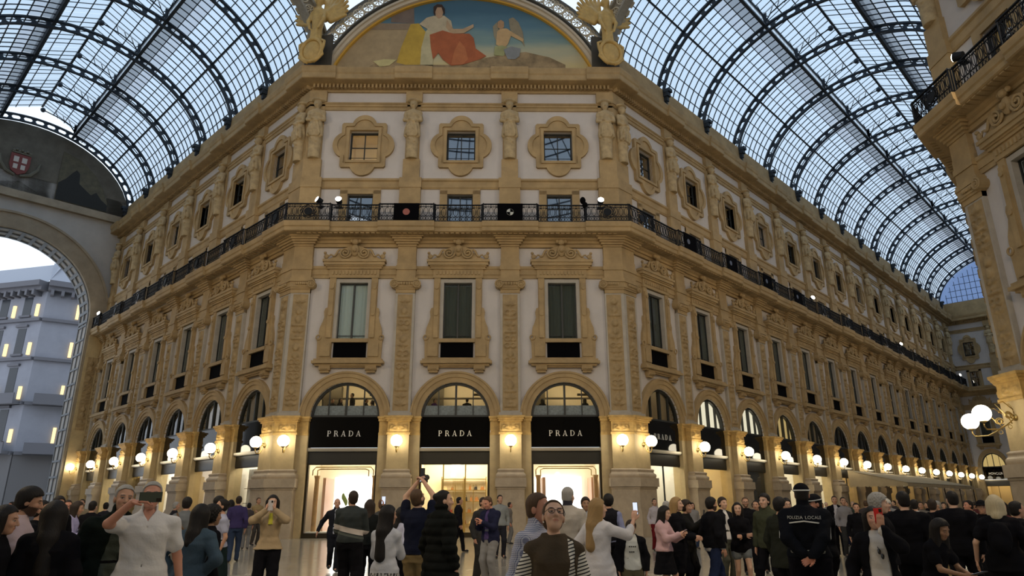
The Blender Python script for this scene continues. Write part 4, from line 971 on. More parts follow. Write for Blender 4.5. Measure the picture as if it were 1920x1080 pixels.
# ------------------------------------------------------------------ stone figures
def herm_mesh():
    F = Field((-.75, -.95, -.1), (.75, .35, 4.1), .034)
    F.add(loft([(0, .34, .30, 0, -.12), (.6, .36, .31, 0, -.12), (1.3, .38, .32, 0, -.13), (1.5, .42, .36, 0, -.15)]), .0)
    F.add(loft([(1.35, .42, .36, 0, -.16), (1.7, .47, .38, 0, -.2), (2.2, .42, .34, 0, -.2), (2.5, .36, .28, 0, -.2), (2.9, .44, .32, 0, -.22), (3.15, .48, .28, 0, -.2), (3.3, .25, .2, 0, -.18)]), .05)
    for s in (-1, 1):
        F.add(rc((s*.42, -.2, 3.1), (s*.5, -.3, 2.55), .13, .11), .06); F.add(rc((s*.5, -.3, 2.55), (-s*.16, -.56, 2.45+.07*s), .11, .085), .05)
        F.add(rc((s*.12, -.5, 2.3), (s*.3, -.48, 1.55), .07, .1), .05); F.add(rc((s*.33, -.42, 2.2), (s*.42, -.35, 1.45), .06, .09), .05)
    F.add(rc((0, -.2, 3.2), (0, -.22, 3.45), .12), .05); F.add(el((0, -.26, 3.62), (.19, .22, .25)), .04); F.add(el((0, -.2, 3.72), (.25, .24, .2)), .05)
    F.add(rc((0, -.46, 3.66), (0, -.5, 3.56), .03, .045), .03); F.add(el((0, -.15, 3.95), (.42, .36, .12)), .06)
    for i in range(5): F.add(rc((-.3+.15*i, -.53, 2.0), (-.26+.13*i, -.5, 1.4), .04, .05), .03)
    F.add(rc((-.16, -.42, 1.25), (.16, -.42, 1.05), .07), .05); F.add(rc((0, -.42, 1.2), (0, -.4, .75), .09, .04), .05)
    X, Y, Zg = F.ax[0][:, None, None], F.ax[1][None, :, None], F.ax[2][None, None, :]; an = np.arctan2(X, -(Y+.15))
    F.D = F.D+(.03*np.sin(an*11+Zg*2.5)*np.clip(1-np.abs(Zg-1.85)/.55, 0, 1)+.018*np.sin(Zg*16+X*9)*np.clip(1-np.abs(Zg-2.85)/.4, 0, 1)).astype(np.float32)
    F.clip(lambda x, y, z: y-.1+0*x+0*z)
    V, Q = F.mesh(); return vq_mesh('herm_statue', V, Q, M_STATUE)
ME_HERM = herm_mesh()
def herm(M, x, label, tilt=0):
    o = obj('herm_statue', ME_HERM, None, M @ T(x, -.12, 21.4) @ RZ(tilt)); setp(o, label, 'statue', 'carved figures along the attic')
herm(MC, LC[0]+.02, 'carved figure facing front at the left corner of the centre attic', 0); herm(MC, LC[1], 'carved figure between the left and middle centre attic windows'); herm(MC, LC[2], 'carved figure between the middle and right centre attic windows'); herm(MC, LC[3]-.02, 'carved figure facing front at the right corner of the centre attic')
for k in range(NR+1): herm(MR, LR_[k]+(.02 if k == 0 else 0), '%s carved attic figure from the corner along the right arm' % ORD[k])
for k in range(NL+1): herm(ML, LL_[k], '%s carved attic figure from the corner along the left arm' % ORD[k])
herm(MQ, LQ[0], 'carved attic figure on the near corner at the right edge'); herm(MER, 4.9, 'carved attic figure on the cross wall at the far right end')
# ------------------------------------------------------------------ glass vaults of the arms
EA, EB, EZ = 8.4, 6.6, 28.1; CXA = DARM/2
_tt = np.linspace(0, PI, 2001); _ex = CXA-EA*np.cos(_tt); _ez = EZ+EB*np.sin(_tt)
_len = np.r_[0, np.cumsum(np.hypot(np.diff(_ex), np.diff(_ez)))]
def ept(s, off=0.):
    t = np.interp(s, _len, _tt); x = CXA-EA*math.cos(t); z = EZ+EB*math.sin(t); nx, nz = -math.cos(t)/EA, math.sin(t)/EB; k = math.hypot(nx, nz); return x+off*nx/k, z+off*nz/k
def s_at(across): return float(np.interp(across, _ex[:1001], _len[:1001]))
LTOT = _len[-1]; SA, SM, SU = s_at(.32), s_at(2.5), s_at(5.85); OFF = .74
def rib_mesh():
    m = MB(); n = 72
    for o0, o1, th in ((0, .12, .11), (.52, .66, .11)):
        vs = []
        for i in range(n+1):
            s = LTOT*i/n; a, b = ept(s, o0), ept(s, o1); vs += [(-th, -a[0], a[1]), (th, -a[0], a[1]), (th, -b[0], b[1]), (-th, -b[0], b[1])]
        fs = []
        for i in range(n):
            for k in range(4): fs.append((4*i+k, 4*i+4+k, 4*i+4+(k+1) % 4, 4*i+(k+1) % 4))
        m.add(vs, fs)
    k = int(LTOT/.86)
    for i in range(k+1):
        s = LTOT*i/k
        for (h0, h1, o0, o1) in ((.30, .17, .11, .20), (.17, .10, .20, .32), (.10, .17, .32, .44), (.17, .30, .44, .53)):
            p = [ept(s-h0, o0), ept(s+h0, o0), ept(s+h1, o1), ept(s-h1, o1)]
            vs = [(x, -q[0], q[1]) for x in (-.05, .05) for q in p]; m.add(vs, [(0, 1, 2, 3), (7, 6, 5, 4), (0, 4, 5, 1), (1, 5, 6, 2), (2, 6, 7, 3), (3, 7, 4, 0)])
    return m.mesh('rib', M_ROOFIRON)
ME_RIB = rib_mesh()
def foot_mesh():
    m = MB(); m.box(-.22, .22, -.75, -.1, 29.0, 29.25); m.box(-.2, .2, -.62, -.1, 28.7, 29.0); m.box(-.13, .13, -.5, -.1, 28.35, 28.7); m.box(-.07, .07, -.42, -.1, 28.05, 28.35); return m.mesh('rib_foot', M_ROOFIRON)
ME_FOOT = foot_mesh()
def brace_mesh():
    """lattice bracket from rib to lantern eaves on both sides"""
    m = MB()
    for sd in (1, -1):
        A = lambda a: -(CXA+sd*(CXA-a)) if sd == -1 else -a
        m.cyl((0, A(5.75), 34.9), (0, A(5.75), 36.0), .09, 6, .16); m.tube([(0, A(5.75), 35.2), (0, A(6.2), 35.75), (0, A(7.2), 36.15), (0, A(8.5), 36.4)], .05, 5); m.tube([(0, A(5.75), 36.0), (0, A(8.5), 37.2)], .05, 5)
        for a in (6.2, 6.7, 7.3): m.cyl((0, A(a), 35.8+.25*(a-6.2)), (0, A(a+.3), 36.3+.4*(a-5.9)), .03, 4)
        m.tube([(0, A(5.75+.25*math.cos(t)), 35.55+.2*math.sin(t)) for t in np.linspace(0, 2*PI, 10, endpoint=False)], .035, 4, True)
        for e in (-1, 1): m.tube([(0, A(5.75), 35.0), (e*.35, A(5.75), 35.6), (e*1.2, A(5.75), 36.0)], .045, 5)
    m.sphere((0, -CXA, 36.4), .22, 8, 6); return m.mesh('lattice_bracket', M_ROOFIRON)
ME_BRACE = brace_mesh()
def bar_field(L, nb):
    """glazing bars of one vault bay, both flanks, plus lap joints"""
    m = MB()
    def strip(x, s0, s1, n, hw, off, dep):
        vs = []
        for i in range(n+1):
            s = s0+(s1-s0)*i/n; a, b = ept(s, off-dep), ept(s, off); vs += [(x-hw, -a[0], a[1]), (x+hw, -a[0], a[1]), (x+hw, -b[0], b[1]), (x-hw, -b[0], b[1])]
        fs = []
        for i in range(n):
            for k in (0, 1, 3): fs.append((4*i+k, 4*i+4+k, 4*i+4+(k+1) % 4, 4*i+(k+1) % 4))
        m.add(vs, fs)
    for sd in (0, 1):
        for i in range(1, nb):
            x = L*i/nb
            if sd == 0: strip(x, SA, SU, 14, .022, OFF, .07)
            else: strip(x, LTOT-SA, LTOT-SU, 14, .022, OFF, .07)
    return m
ROWS = [SA+(SM-SA)*i/5 for i in range(5)]+[SM+(SU-SM)*i/5 for i in range(6)]
def vault(name, M, sg, lines, s_start, s_end, label, n_single):
    """sg=+1: local x is the distance along the arm, -1: its negative"""
    root = empty(name, M); setp(root, label, 'roof', kind='structure')
    m = MB(); a, b = sorted((sg*s_start, sg*s_end)); m.box(a, b, -.24, .5, 27.3, 29.3); m.box(a, b, -.32, .5, 27.3, 27.9); m.box(a, b, -DARM-.5, -DARM+.24, 27.3, 29.3); m.build('blocking_course', M_STONE, root)
    for k, x in enumerate(lines):
        if k == 0: continue
        r = obj('rib', ME_RIB, root, T(x, 0, 0)); obj('rib_foot', ME_FOOT, r); obj('lattice_bracket', ME_BRACE, r)
    # purlins, ridge, lantern frame
    for s, hw, dp in ((SM, .07, .22), (SU, .11, .34), (LTOT-SM, .07, .22), (LTOT-SU, .11, .34)):
        p0, p1 = ept(s, OFF-dp), ept(s, OFF+.02); m = MB(); m.add([(x, -p[0]+e*hw, p[1]) for x in (a, b) for p in (p0, p1) for e in (-1, 1)], [(0, 1, 3, 2), (4, 6, 7, 5), (0, 4, 5, 1), (2, 3, 7, 6), (0, 2, 6, 4), (1, 5, 7, 3)]); m.build('purlin', M_ROOFIRON, root)
    zl = ept(SU, OFF)[1]; al = ept(SU, OFF)[0]; zt, zr = zl+.75, zl+2.1
    m = MB()
    for sd in (0, 1):
        A = (lambda q: -q) if sd == 0 else (lambda q: -(DARM-q))
        m.box(a, b, min(A(al-.08), A(al+.08)), max(A(al-.08), A(al+.08)), zt-.06, zt+.08)
        for q in (.33, .66): aa = al+(CXA-al)*q; zz = zt+(zr-zt)*q; m.box(a, b, A(aa)-.03, A(aa)+.03, zz-.05, zz+.02)
    m.box(a, b, -CXA-.08, -CXA+.08, zr-.1, zr+.05); m.build('lantern_frame', M_ROOFIRON, root)
    # fine bars of the lantern, and glazing bars bay by bay
    xs = [sg*s_start]+list(lines[1:])+[sg*s_end]; shared = {}
    for x0, x1 in zip(xs[:-1], xs[1:]):
        L = abs(x1-x0)
        if L < .5: continue
        key = round(L, 2); n = max(2, round(L/.71))
        if key not in shared:
            shared[key] = (bar_field(L, n).mesh('glazing_bars', M_ROOFIRON), None); mm = MB()
            for i in range(1, n):
                x = L*i/n
                for sd in (0, 1):
                    A = (lambda q: -q) if sd == 0 else (lambda q: -(DARM-q))
                    for (p, q, r) in (((al, zl), (al, zt), .02), ((al, zt), (CXA, zr), .022)):
                        mm.add([(x+e*r, A(w[0]), w[1]+g) for w in (p, q) for e, g in ((-1, -.05), (1, -.05), (1, .0), (-1, .0))], [(0, 4, 5, 1), (1, 5, 6, 2), (3, 2, 6, 7), (0, 3, 7, 4)])
            shared[key] = (shared[key][0], mm.mesh('lantern_bars', M_ROOFIRON))
        X = T(min(x0, x1), 0, 0); setp(obj('glazing_bars', shared[key][0], root, X), kind='stuff'); setp(obj('lantern_bars', shared[key][1], root, X), kind='stuff')
    # panes
    pm = {}
    def pane_mesh(w, l, mt, key):
        if key not in pm:
            q = MB(); c = [(-w/2, -l/2), (w/2, -l/2), (w/2, l/2), (-w/2, l/2)]; q.add([(x, y, z) for z in (0, .012) for x, y in c], [(0, 1, 2, 3)]+[(k, (k+1) % 4, 4+(k+1) % 4, 4+k) for k in range(4)]); pm[key] = q.mesh('roof_pane', mt)
        return pm[key]
    far = [MB(), MB(), MB()]; GM = [M_ROOFGLASS, M_ROOFGLASS1, M_ROOFGLASS2]; cnt = 0; cen = abs(b-a)
    order = sorted(zip(xs[:-1], xs[1:]), key=lambda p: abs(p[0]))
    for x0, x1 in order:
        L = abs(x1-x0)
        if L < .5: continue
        n = max(2, round(L/.71)); w = L/n; lo = min(x0, x1)
        for sd in (0, 1):
            for j in range(10):
                sa, sb = ROWS[j], ROWS[j+1]; grey_step = max(0, j-7)  # top two pane rows take greyer, then darker glass
                if sd: sa, sb = LTOT-sa, LTOT-sb
                pa, pb = ept(sa, OFF+.01), ept(sb, OFF+.01); l = math.hypot(pa[0]-pb[0], pa[1]-pb[1])
                for i in range(n):
                    xc = lo+w*(i+.5)
                    if sd == 0 and cnt < n_single:
                        an = math.atan2(pb[1]-pa[1], -(pb[0]-pa[0]))
                        Mx = T(xc, -(pa[0]+pb[0])/2, (pa[1]+pb[1])/2) @ Matrix.Rotation(an, 4, 'X') @ Matrix.Rotation(.008*((i*7+j*13) % 5-2), 4, 'X')
                        obj('roof_pane', pane_mesh(w-.03, l+.02, GM[grey_step], (round(w, 2), j if j in (4, 9) else int(j > 4), grey_step)), root, Mx); cnt += 1
                    else:
                        g = .015; far[grey_step].add([(xc-w/2+g, -pa[0], pa[1]), (xc+w/2-g, -pa[0], pa[1]), (xc+w/2-g, -pb[0], pb[1]), (xc-w/2+g, -pb[0], pb[1])], [(0, 1, 2, 3)])
                    
        for sd in (0, 1):
            A = (lambda q: -q) if sd == 0 else (lambda q: -(DARM-q))
            for i in range(n):
                p, q = lo+w*i+.015, lo+w*(i+1)-.015
                far[0].add([(p, A(al), zl), (q, A(al), zl), (q, A(al), zt), (p, A(al), zt)], [(0, 1, 2, 3)])
                for k in range(3):
                    f0, f1 = k/3, (k+1)/3; far[0].add([(p, A(al+(CXA-al)*f0), zt+(zr-zt)*f0), (q, A(al+(CXA-al)*f0), zt+(zr-zt)*f0), (q, A(al+(CXA-al)*f1), zt+(zr-zt)*f1), (p, A(al+(CXA-al)*f1), zt+(zr-zt)*f1)], [(0, 1, 2, 3)])
    setp(far[0].build('roof_panes', M_ROOFGLASS, root), kind='stuff'); setp(far[1].build('greyish_roof_panes', M_ROOFGLASS1, root), kind='stuff'); setp(far[2].build('dark_grey_roof_panes', M_ROOFGLASS2, root), kind='stuff')
    m = MB()      # lap joints between pane rows
    for j in range(1, 10):
        for sd in (0, 1):
            s = ROWS[j] if sd == 0 else LTOT-ROWS[j]; p0, p1 = ept(s, OFF-.03), ept(s, OFF+.03); m.add([(x, -p[0]+e*.03, p[1]) for x in (a, b) for p in (p0, p1) for e in (-1, 1)], [(0, 1, 3, 2), (4, 6, 7, 5), (0, 4, 5, 1), (2, 3, 7, 6), (0, 2, 6, 4), (1, 5, 7, 3)])
    setp(m.build('lap_joints', M_ROOFIRON, root), kind='stuff')
    return root
vault('ceiling_right', MR, 1, LR_, .0, END_R, 'iron and glass barrel vault over the right arm', 290)
vault('ceiling_left', ML, -1, LL_, .0, END_L, 'iron and glass barrel vault over the left arm', 290)
# glazed hip closing the right vault
root = empty('ceiling_end', MR @ T(END_R, 0, 0)); setp(root, 'glazed end of the right vault, darker blue panes', 'roof', kind='structure')
m = MB(); n = 20
for i in range(n):
    s0, s1 = LTOT*i/n, LTOT*(i+1)/n; p, q = ept(s0, OFF+.08), ept(s1, OFF+.08); m.add([(0, -p[0], 29.3), (0, -q[0], 29.3), (-.0, -q[0], max(29.3, q[1])), (0, -p[0], max(29.3, p[1]))], [(0, 1, 2, 3)])
m.build('end_panes', glass('blue_end_glass', (.13, .19, .34), .05, .2, .3, (.18, .26, .42)), root)
m = MB()
for i in range(1, 26): aa = DARM*i/26; z = EZ+EB*math.sqrt(max(0, 1-((aa-CXA)/EA)**2)) if abs(aa-CXA) < EA else 29.3; m.box(-.05, .0, -aa-.03, -aa+.03, 29.3, max(29.35, z+.3))
for z in (30.2, 31.1, 32, 33, 34): hw = EA*math.sqrt(max(0, 1-((z-EZ)/EB)**2)); m.box(-.05, 0, -CXA-hw, -CXA+hw, z-.03, z+.03)
m.box(-.1, .1, -DARM, 0, 29.2, 29.4); m.build('end_bars', M_ROOFIRON, root)
m = MB(); m.box(-.4, .5, -DARM, 0, 27.3, 29.3); m.build('blocking_course', M_STONE, root)
# ornamental arch bands where the vaults open into the octagon, with separate voussoir blocks
M_BAND = mat('painted_iron_band', (.30, .27, .21), .6, noise=.3, nscale=5); M_VOUS = mat('tan_voussoir', (.46, .38, .26), .7, noise=.3, nscale=4)
def rosette_mesh(r):
    m = MB(); m.tube([(r*math.cos(t), 0, r*math.sin(t)) for t in np.linspace(0, 2*PI, 18, endpoint=False)], r*.13, 5, True); m.sphere((0, -.02, 0), r*.2, 8, 6)
    for k in range(8): a = k*PI/4; m.tube([(r*.2*math.cos(a), 0, r*.2*math.sin(a)), (r*.62*math.cos(a), -.05, r*.62*math.sin(a)), (r*.85*math.cos(a), 0, r*.85*math.sin(a))], [r*.05, r*.13, r*.04], 5)
    return m.mesh('rosette', mat('cream_rosette', (.56, .50, .38), .6))
ME_ROS = rosette_mesh(.36)
def portal(M, sg, label):
    o = empty('arch_band', M @ T(sg*-.15, 0, 0)); setp(o, label, 'arch'); m = MB(); n = 60
    for o0, o1, th in ((-.1, .05, .32), (.05, .8, .1), (.8, .95, .32)):
        vs = []
        for i in range(n+1):
            s = LTOT*i/n; a, b = ept(s, o0), ept(s, o1); vs += [(-th, -a[0], a[1]), (th, -a[0], a[1]), (th, -b[0], b[1]), (-th, -b[0], b[1])]
        m.add(vs, [(4*i+k, 4*i+4+k, 4*i+4+(k+1) % 4, 4*i+(k+1) % 4) for i in range(n) for k in range(4)])
    m.build('band', M_BAND, o)
    nv = 40; q = MB(); q.box(-.16, .16, -.2, .2, -.12, .12); vm = q.mesh('voussoir', M_VOUS)
    for i in range(nv):
        s = LTOT*(i+.5)/nv; p = ept(s, .1); p2 = ept(s+.1, .1); an = math.atan2(p2[1]-p[1], -(p2[0]-p[0])); obj('voussoir', vm, o, T(sg*.45, -p[0], p[1]) @ Matrix.Rotation(an, 4, 'X'))
    for i in range(1, 27):
        s = LTOT*i/27; p = ept(s, .42); ob = obj('rosette', ME_ROS, o, T(sg*-.16, -p[0], p[1]) @ RZ(90))
portal(MR, 1, 'ornamental arch band framing the right vault at the octagon'); portal(ML, -1, 'ornamental arch band framing the left vault at the octagon')
# ------------------------------------------------------------------ lunette mural over the centre facade
LZ, LR0 = 24.6, 8.85
def arcpts(r, z0, n=48):
    a0 = math.asin((z0-LZ)/r); return [(r*math.cos(a), LZ+r*math.sin(a)) for a in np.linspace(a0, PI-a0, n)]
def mural_sky():
    m = bpy.data.materials.new('mural_sky_paint'); m.use_nodes = True; n = m.node_tree.nodes; L = m.node_tree.links; b = n['Principled BSDF']; b.inputs['Roughness'].default_value = .7
    t = n.new('ShaderNodeTexCoord'); s = n.new('ShaderNodeSeparateXYZ'); r = n.new('ShaderNodeMapRange'); r.inputs[1].default_value = 27.3; r.inputs[2].default_value = 33.4; nz = n.new('ShaderNodeTexNoise'); nz.inputs['Scale'].default_value = .55; nz.inputs['Detail'].default_value = 6
    mp = n.new('ShaderNodeMapping'); mp.inputs['Scale'].default_value = (.5, 1, 2.2); ad = n.new('ShaderNodeMath'); ad.operation = 'MULTIPLY_ADD'; ad.inputs[1].default_value = .28; cr = n.new('ShaderNodeValToRGB')
    L.new(t.outputs['Object'], s.inputs[0]); L.new(s.outputs['Z'], r.inputs[0]); L.new(t.outputs['Object'], mp.inputs[0]); L.new(mp.outputs[0], nz.inputs['Vector']); L.new(nz.outputs['Fac'], ad.inputs[0]); L.new(r.outputs[0], ad.inputs[2]); L.new(ad.outputs[0], cr.inputs[0])
    e = cr.color_ramp.elements; e[0].position = .1; e[0].color = (.62, .48, .16, 1); e[1].position = 1.1; e[1].color = (.055, .13, .19, 1)
    for p, c in ((.28, (.58, .47, .22)), (.40, (.50, .44, .27)), (.5, (.40, .40, .28)), (.62, (.20, .29, .27)), (.8, (.10, .20, .26))): k = e.new(p); k.color = (*c, 1)
    L.new(cr.outputs[0], b.inputs['Base Color']); return m
mu = MB(); mu.prism(arcpts(LR0, 27.0), .25, .35); mural = mu.build('mural', mural_sky()); setp(mural, 'painted lunette mural with robed figures against a dusk sky, above the cornice', 'mural')
def px(u, v, y=.24):
    r = FW+RT*(u-960)/FPX+UP*(540-v)/FPX; t = (y-CAM[1])/r[1]; P = CAM+t*r; return (float(P[0]), float(P[2]))
def paint(name, pts, col, layer, noise=.25):
    m = MB(); P = [px(*p) for p in pts]; P = [(x, max(z, 27.05)) for x, z in P]; ar = sum(P[i-1][0]*P[i][1]-P[i][0]*P[i-1][1] for i in range(len(P)))
    if ar < 0: P = P[::-1]
    m.prism(P, .25-.008*layer, .25-.008*layer+.004); m.build(name, mat('paint_'+name, col, .75, noise=noise, nscale=1.6), mural)
paint('painted_terrace', [(628, 128), (636, 100), (650, 78), (668, 55), (765, 52), (770, 40), (772, 128)], (.42, .31, .17), 1)
paint('painted_column', [(733, 42), (735, 10), (740, -6), (776, -6), (777, 44)], (.20, .15, .12), 2)
paint('painted_ledge', [(668, 56), (672, 46), (690, 44), (778, 44), (778, 56)], (.30, .22, .14), 3)
paint('ochre_drapery', [(742, 122), (752, 90), (762, 66), (770, 46), (785, 44), (798, 60), (792, 95), (790, 124)], (.55, .36, .05), 4)
paint('pale_drapery', [(788, 122), (790, 90), (798, 60), (808, 48), (820, 70), (812, 100), (812, 124)], (.55, .48, .28), 5)
paint('figure_bodice', [(786, 46), (800, 34), (815, 30), (833, 30), (846, 40), (850, 60), (838, 64), (812, 64), (800, 54)], (.56, .46, .30), 6)
paint('figure_arm', [(838, 38), (850, 55), (868, 55), (888, 46), (888, 52), (870, 63), (846, 64), (836, 52)], (.52, .35, .20), 7)
paint('red_robe', [(806, 66), (830, 58), (850, 64), (880, 64), (888, 72), (892, 92), (912, 106), (900, 112), (868, 122), (846, 124), (830, 112), (822, 100), (812, 112), (808, 90)], (.42, .115, .04), 8)
paint('robe_fold', [(846, 122), (852, 96), (862, 78), (872, 90), (878, 112), (868, 122)], (.52, .17, .06), 9)
paint('figure_head', [(816, 20), (820, 14), (828, 14), (832, 22), (829, 33), (822, 36), (817, 30)], (.48, .30, .18), 9)
paint('figure_hair', [(813, 26), (813, 14), (820, 9), (829, 10), (834, 18), (834, 30), (831, 24), (828, 15), (820, 15), (816, 24), (816, 32)], (.05, .025, .015), 10)
paint('painted_wing', [(954, 36), (962, 33), (972, 42), (980, 60), (984, 88), (975, 74), (962, 66), (956, 54)], (.30, .25, .16), 4)
paint('painted_wing', [(924, 50), (932, 42), (936, 62), (932, 80), (926, 68)], (.32, .27, .17), 4)
paint('small_figure', [(930, 84), (932, 60), (938, 54), (950, 54), (962, 62), (982, 74), (980, 79), (958, 68), (952, 84), (944, 92)], (.58, .38, .18), 6)
paint('small_head', [(933, 52), (933, 42), (939, 38), (945, 42), (945, 52), (939, 56)], (.45, .27, .14), 7)
paint('green_cloth', [(926, 104), (928, 88), (942, 86), (952, 90), (944, 106)], (.36, .36, .16), 7)
paint('foreground_rocks', [(690, 126), (720, 112), (760, 122), (850, 122), (905, 110), (940, 104), (985, 98), (1030, 108), (1060, 122), (1060, 130), (690, 130)], (.38, .27, .14), 5, .6)
paint('foreground_vessel', [(944, 94), (958, 88), (976, 92), (974, 106), (966, 112), (952, 112)], (.26, .27, .27), 9)
paint('pale_cloth', [(700, 116), (720, 112), (744, 113), (730, 124), (712, 126)], (.60, .52, .24), 9)
m = MB(); a0 = .30
m.arc(0, LZ, LR0, LR0+.12, a0, PI-a0, 60, .05, .35); m.build('yellow_border', mat('yellow_border', (.62, .36, .05), .6), mural)
m = MB(); m.arc(0, LZ, LR0+.12, LR0+.32, a0, PI-a0, 60, -.15, .35); m.arc(0, LZ, LR0+.32, LR0+.46, a0, PI-a0, 60, -.32, .35); m.build('arch_moulding', mat('cream_moulding', (.58, .50, .38), .65), mural)
ab = empty('arch_band', T(0, 0, 0)); setp(ab, 'band of openwork iron rosettes arching over the mural', 'arch')
m = MB(); m.arc(0, LZ, LR0+.55, LR0+.62, .36, PI-.36, 60, -.45, .1); m.arc(0, LZ, LR0+1.5, LR0+1.58, .36, PI-.36, 60, -.45, .1); m.build('band_edge', mat('dark_grey_iron', (.10, .10, .09), .6), ab)
q = MB(); q.arc(0, 0, .8, .9, 0, PI, 2, 0, .01); nr = 30
for i in range(nr):
    a = .42+(PI-.84)*i/(nr-1); r = LR0+1.06; obj('rosette', ME_ROS, ab, T(r*math.cos(a), -.3, LZ+r*math.sin(a)) @ Matrix.Rotation(a, 4, 'Y'))
    if i < nr-1:
        a2 = a+(PI-.84)/(nr-1)/2; mm = None
m = MB()
for i in range(nr-1):
    a = .42+(PI-.84)*(i+.5)/(nr-1)
    for rr in (.72, 1.4): r = LR0+rr; oval(m, r*math.cos(a), -.3, LZ+r*math.sin(a), .12, .12, .035, 8)
    m.tube([((LR0+.62)*math.cos(a), -.3, LZ+(LR0+.62)*math.sin(a)), ((LR0+1.5)*math.cos(a), -.3, LZ+(LR0+1.5)*math.sin(a))], .03, 5)
m.build('scroll_infill', mat('cream_scroll', (.50, .45, .35), .6), ab)
m = MB(); m.box(-9.5, 9.5, .36, .6, 27.0, 28.2); m.prism(arcpts(LR0+.5, 27.0), .4, .5); m.build('tympanum_wall', M_STONE, wc)
# ------------------------------------------------------------------ winged figures with shields on the corners
def winged():
    F = Field((-2.3, -1.1, -.2), (2.3, .7, 6.2), .06)
    F.add(loft([(.9, .42, .30, 0, -.1), (1.6, .40, .32, 0, -.1), (2.6, .34, .28, 0, -.05), (3.4, .42, .32, 0, 0), (4.0, .46, .3, 0, 0), (4.3, .2, .18, 0, 0)]), .1)
    F.add(rc((0, 0, 4.2), (0, -.05, 4.5), .16), .06); F.add(el((0, -.08, 4.8), (.24, .28, .32)), .05); F.add(el((0, .02, 4.9), (.3, .3, .28)), .05)
    for s in (-1, 1):
        F.add(rc((s*.42, 0, 3.95), (s*.55, -.25, 3.2), .15, .12), .08); F.add(rc((s*.55, -.25, 3.2), (s*.3, -.4, 2.5), .12, .09), .08)
        for k in range(9):
            a = math.radians(100-13*k); L = 1.75-.085*abs(k-3)*1.2
            b0 = (s*(.35+.05*k), .22, 3.9-.07*k); b1 = (s*(.45+L*math.cos(a)*.95+.1), .3, 3.75+L*math.sin(a)*1.05); F.add(rc(b0, b1, .17, .10), .05)
        F.add(rc((s*.3, .2, 3.6), (s*1.0, .22, 4.3), .25, .2), .1)
        F.add(rc((s*.15, -.32, 2.4), (s*.24, -.28, 1.0), .09, .12), .06)
    V, Q = F.mesh(); return vq_mesh('winged_body', V, Q, mat('golden_sculpture', (.60, .40, .13), .55, noise=.3, nscale=3))
ME_WING = winged()
def shield():
    m = MB(); m.sphere((0, -.36, .85), .62, 20, 12, (1, .3, 1.15)); ME = []
    m.tube([(.70*math.cos(t), -.42, .85+.8*math.sin(t)) for t in np.linspace(0, 2*PI, 28, endpoint=False)], .12, 8, True)
    for s in (-1, 1): m.tube([(s*.6, -.42, 1.5), (s*.85, -.42, 1.35), (s*.82, -.42, 1.05), (s*.72, -.42, .7), (s*.8, -.42, .45), (s*.45, -.42, .12), (s*.2, -.42, -.02)], .09, 6)
    m.sphere((0, -.4, 1.66), .2, 10, 8, (1.6, .8, .7)); return m.mesh('shield', mat('golden_shield', (.60, .40, .13), .55, noise=.3, nscale=3), True)
ME_SH = shield()
for s, lb in ((-1, 'golden winged figure with a shield at the left end of the mural'), (1, 'golden winged figure with a shield at the right end of the mural')):
    o = empty('winged_sculpture', T(s*9.1, -1.0, 27.35) @ RZ(s*16)); setp(o, lb, 'sculpture'); obj('winged_body', ME_WING, o); obj('shield', ME_SH, o)
    m = MB(); m.box(-.9, .9, .3, .5, -.1, 2.4); m.build('dark_backing', mat('dark_bronze_backing', (.06, .055, .045), .6), o)
# ------------------------------------------------------------------ dome over the octagon
dm = empty('ceiling_dome', T(0, YR-W, 0)); setp(dm, 'glass dome over the octagon', 'roof', kind='structure')
RS = math.hypot(W, XR); g = MB(); bm_ = MB(); nu, nv = 64, 18
def dpt(i, j): a = 2*PI*i/nu; e = math.radians(24)+(PI/2-math.radians(24))*j/nv; return (RS*math.cos(e)*math.cos(a), RS*math.cos(e)*math.sin(a), LZ+RS*math.sin(e))
def inside(p): x, y = abs(p[0]), abs(p[1]); return x < XR+.2 and y < XR+.2 and x+y < W+XR+.3
for j in range(nv):
    for i in range(nu):
        P = [dpt(i, j), dpt(i+1, j), dpt(i+1, j+1), dpt(i, j+1)]
        if all(inside(p) for p in P):
            g.add(P, [(0, 1, 2, 3)])
            for q in (0, 1): bm_.cyl(P[q], P[q+1], .07 if q else .1, 4, cap=False)
setp(g.build('dome_panes', M_DOMEGLASS, dm), kind='stuff'); setp(bm_.build('dome_ribs', M_ROOFIRON, dm), kind='stuff')
# ------------------------------------------------------------------ great arch at the end of the left arm
MEL = ML @ T(-END_L, 0, 0) @ RZ(90)            # local x runs away from the facade towards the arm's axis: x = -across
wl2 = empty('wall_end_left', MEL); setp(wl2, 'end wall of the left arm with its great arch', 'wall', kind='structure')
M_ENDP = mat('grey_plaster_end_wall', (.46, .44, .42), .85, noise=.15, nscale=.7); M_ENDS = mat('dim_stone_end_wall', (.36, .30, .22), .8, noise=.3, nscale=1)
AR, AZ = 7.05, 17.85
m = MB(); n = 40; top = 30.0
for i in range(n):
    t0, t1 = PI-PI*i/n, PI-PI*(i+1)/n
    x0, z0, x1, z1 = -CXA+AR*math.cos(t0), AZ+AR*math.sin(t0), -CXA+AR*math.cos(t1), AZ+AR*math.sin(t1)
    m.add([(x0, -.0, z0), (x1, 0, z1), (x1, 0, top), (x0, 0, top), (x0, 3.0, z0), (x1, 3.0, z1)], [(0, 1, 2, 3), (0, 4, 5, 1)])
m.box(-DARM, -CXA-AR, 0, 3.0, 0, top); m.box(-CXA+AR, 0, 0, 3.0, 0, top); m.build('arch_wall', M_ENDP, wl2)
